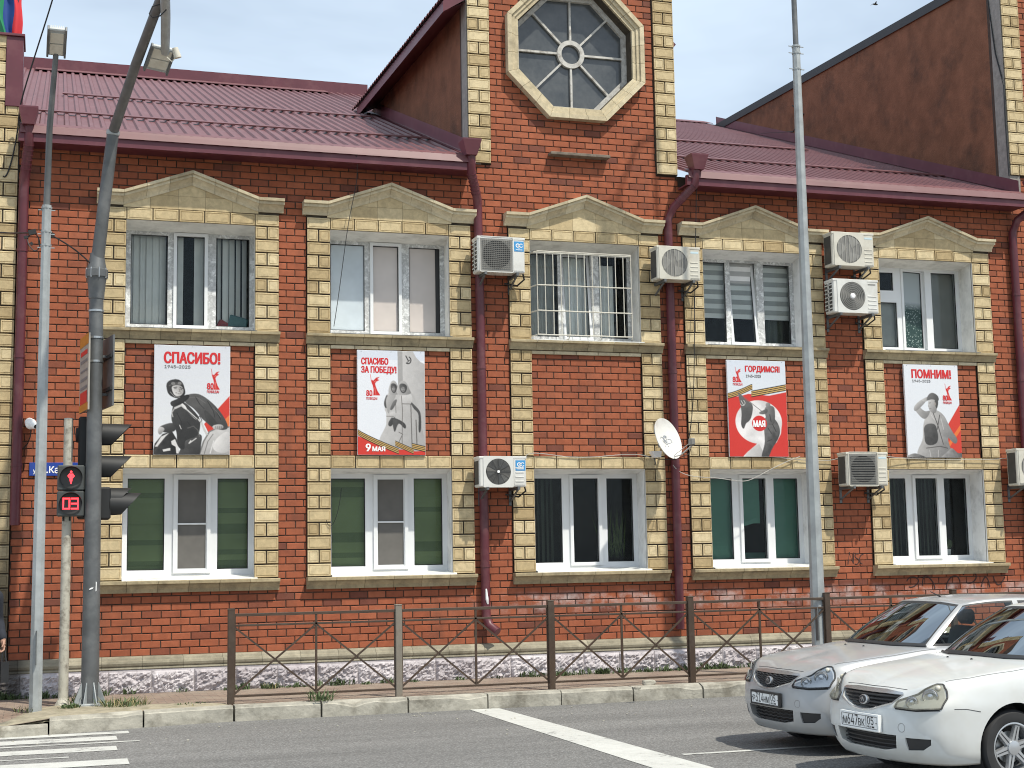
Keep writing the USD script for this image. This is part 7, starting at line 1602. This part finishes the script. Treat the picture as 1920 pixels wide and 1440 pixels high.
# ================================================================ the person at the left edge
def person():
    o = np.array([-2.60, -2.15, pave_z(-2.55, -2.15)-.0]); T = thing('person', 'person in dark clothes at the left edge holding a black bag', 'person', tuple(o))
    J = {}                                              # walking towards +x, only the forward arm and the bag come into view
    f = np.array([.35, -.94, 0]); f /= np.linalg.norm(f); s = np.array([-f[1], f[0], 0])*-1      # s: the person's right; they walk towards the road
    L = lambda a, b, c: a*f+b*s+np.array([0, 0, c])
    lft = -1
    def hull(a, ra, b, rb):
        m1 = trimesh.creation.icosphere(2, ra); m1.vertices += a; m2 = trimesh.creation.icosphere(2, rb); m2.vertices += b
        return m3.Manifold.hull_points(np.vstack([m1.vertices, m2.vertices]))
    def chain(pts):
        M = None
        for (a, ra), (b, rb) in zip(pts[:-1], pts[1:]): h_ = hull(np.array(a), ra, np.array(b), rb); M = h_ if M is None else M+h_
        return M
    def solid(Ms, edge=.028, it=8):
        M = Ms[0]
        for m in Ms[1:]: M = M+m
        t = arr(M.refine_to_length(edge)); trimesh.smoothing.filter_taubin(t, iterations=it); return t
    # positions of the joints
    hipL, hipR = L(0, -.10, .92), L(0, .10, .92); knL, knR = L(.16, -.10, .50), L(-.03, .10, .50); anL, anR = L(.10, -.10, .09), L(-.26, .10, .12)
    shL, shR = L(.02, -.19, 1.42), L(.02, .19, 1.42); elL, elR = L(-.06, -.25, 1.14), L(.03, .26, 1.14); wrL, wrR = L(.10, -.26, .93), L(.12, .27, .91)
    torso = chain([(L(0, 0, .95), .155), (L(.01, 0, 1.15), .145), (L(.02, 0, 1.32), .155)]); torso2 = chain([(L(.02, -.12, 1.38), .085), (L(.02, .12, 1.38), .085)]); neck = chain([(L(.03, 0, 1.42), .062), (L(.05, 0, 1.55), .055)])
    head = chain([(L(.06, 0, 1.66), .088), (L(.075, 0, 1.60), .066)])+chain([(L(.03, 0, 1.67), .090), (L(.05, 0, 1.68), .088)])
    nose = chain([(L(.145, 0, 1.655), .012), (L(.158, 0, 1.628), .015)]); ears = chain([(L(.04, -.088, 1.66), .018), (L(.04, -.088, 1.62), .013)])+chain([(L(.04, .088, 1.66), .018), (L(.04, .088, 1.62), .013)])
    leg = lambda h, k, a, d: chain([(h, .092), (k, .060), (a, .042)])+chain([(a-np.array([0, 0, .03]), .042), (a+f*.15-np.array([0, 0, .055]), .034)])
    arm = lambda a, b, c: chain([(a, .066), (b, .048), (c, .036)])
    hands = []
    for w, sd in ((wrL, -1), (wrR, 1)):
        d = np.array([0, 0, -1.0])*.92+f*.30; d /= np.linalg.norm(d); n = s*sd; c = w+d*.055; H = chain([(w, .030), (w+d*.03, .030)])+chain([(c-f*.022, .020), (c+f*.022, .020)])+chain([(c+d*.035-f*.026, .016), (c+d*.035+f*.026, .016)])
        for k, ln in enumerate((.066, .074, .070, .056)):
            p0 = c+d*.040+f*(-.028+.0185*k)*-1; p1 = p0+d*ln*.5-n*.006; p2 = p1+d*ln*.30-n*.028; p3 = p2-n*.022-d*.004; H = H+chain([(p0, .0095), (p1, .009), (p2, .0085), (p3, .008)])
        t0 = w+d*.025+f*.03; H = H+chain([(t0, .013), (t0+d*.035+f*.018-n*.012, .011), (t0+d*.062+f*.012-n*.028, .009)]); hands.append(H)
    body = torso+torso2+neck+head+nose+ears+leg(hipL, knL, anL, 0)+leg(hipR, knR, anR, 0)+arm(shL, elL, wrL)+arm(shR, elR, wrR)+hands[0]+hands[1]
    t = arr(body.refine_to_length(.02)); trimesh.smoothing.filter_taubin(t, iterations=4); part(T, 'body', move(t, o), 'skin', smooth=60)
    jk = solid([chain([(L(0, 0, .90), .180), (L(.01, 0, 1.15), .168), (L(.02, 0, 1.32), .176)]), chain([(L(.02, -.13, 1.385), .100), (L(.02, .13, 1.385), .100)]), chain([(L(.03, 0, 1.44), .078), (L(.035, 0, 1.475), .074)])]+[chain([(a, .086), (b, .066), (b+(c-b)*.90, .052)]) for a, b, c in ((shL, elL, wrL), (shR, elR, wrR))])
    nn = meshkit.fbm(t.vertices[:1]*1, 2); w_ = meshkit.fbm(jk.vertices*[9, 9, 5], 3, 4)-.5; jk.vertices += jk.vertex_normals*(w_*.022)[:, None]; part(T, 'jacket', move(jk, o), 'cloth_dark', smooth=60)
    tr = solid([chain([(h_, .112), (k_, .084), (a_+np.array([0, 0, .0]), .066)]) for h_, k_, a_ in ((hipL, knL, anL), (hipR, knR, anR))]+[chain([(hipL, .115), (hipR, .115)])]); w_ = meshkit.fbm(tr.vertices*[10, 10, 5], 3, 6)-.5; tr.vertices += tr.vertex_normals*(w_*.02)[:, None]; part(T, 'trousers', move(tr, o), 'cloth_dark', smooth=60)
    for a_ in (anL, anR): part(T, 'shoe', move(solid([chain([(a_-f*.04-np.array([0, 0, .045]), .046), (a_+f*.16-np.array([0, 0, .05]), .042)])], .02, 4), o), 'leather_black', smooth=60)
    hr = solid([chain([(L(.015, 0, 1.69), .098), (L(.05, 0, 1.715), .088)]), chain([(L(-.02, 0, 1.62), .080), (L(0, 0, 1.70), .09)])], .018, 4); part(T, 'hair', move(hr, o), 'hair_dark', smooth=60)
    for sd in (-1, 1): part(T, 'eye', move(trimesh.creation.icosphere(2, .012), o+L(.138, sd*.032, 1.665)), 'white_paint', smooth=True); part(T, 'pupil', move(trimesh.creation.icosphere(1, .006), o+L(.149, sd*.032, 1.665)), 'print_black', smooth=True); part(T, 'eyebrow', tube([o+L(.142, sd*.018, 1.688), o+L(.140, sd*.048, 1.69)], .005, 5), 'hair_dark')
    part(T, 'mouth', tube([o+L(.138, -.022, 1.592), o+L(.143, 0, 1.590), o+L(.138, .022, 1.592)], .006, 6), plain('lips', (.33, .14, .11), .5))
    return o, L, wrL, wrR, f, s
o, L, wrL, wrR, f_, s_ = person()
hand = o+wrL+np.array([0, 0, -.105])
hand2 = o+wrR+np.array([0, 0, -.105]); hb = hand if hand[0] > hand2[0] else hand2
T = thing('handbag', 'black bag hanging from the hand of the person at the left edge', 'bag', tuple(hb-[0, 0, .45]))
e = np.array([.25, -.97, 0]); part(T, 'bag', bar(hb-[0, 0, .27]-e*.14, hb-[0, 0, .27]+e*.14, .09, .24), 'leather_black')
for q in (-.025, .025): part(T, 'strap', tube([hb-e*.09+[q, 0, -.16], hb-e*.055+[q*.6, 0, -.03], hb+[0, 0, .0], hb+e*.055+[q*.6, 0, -.03], hb+e*.09+[q, 0, -.16]], .008, 8), 'leather_black')
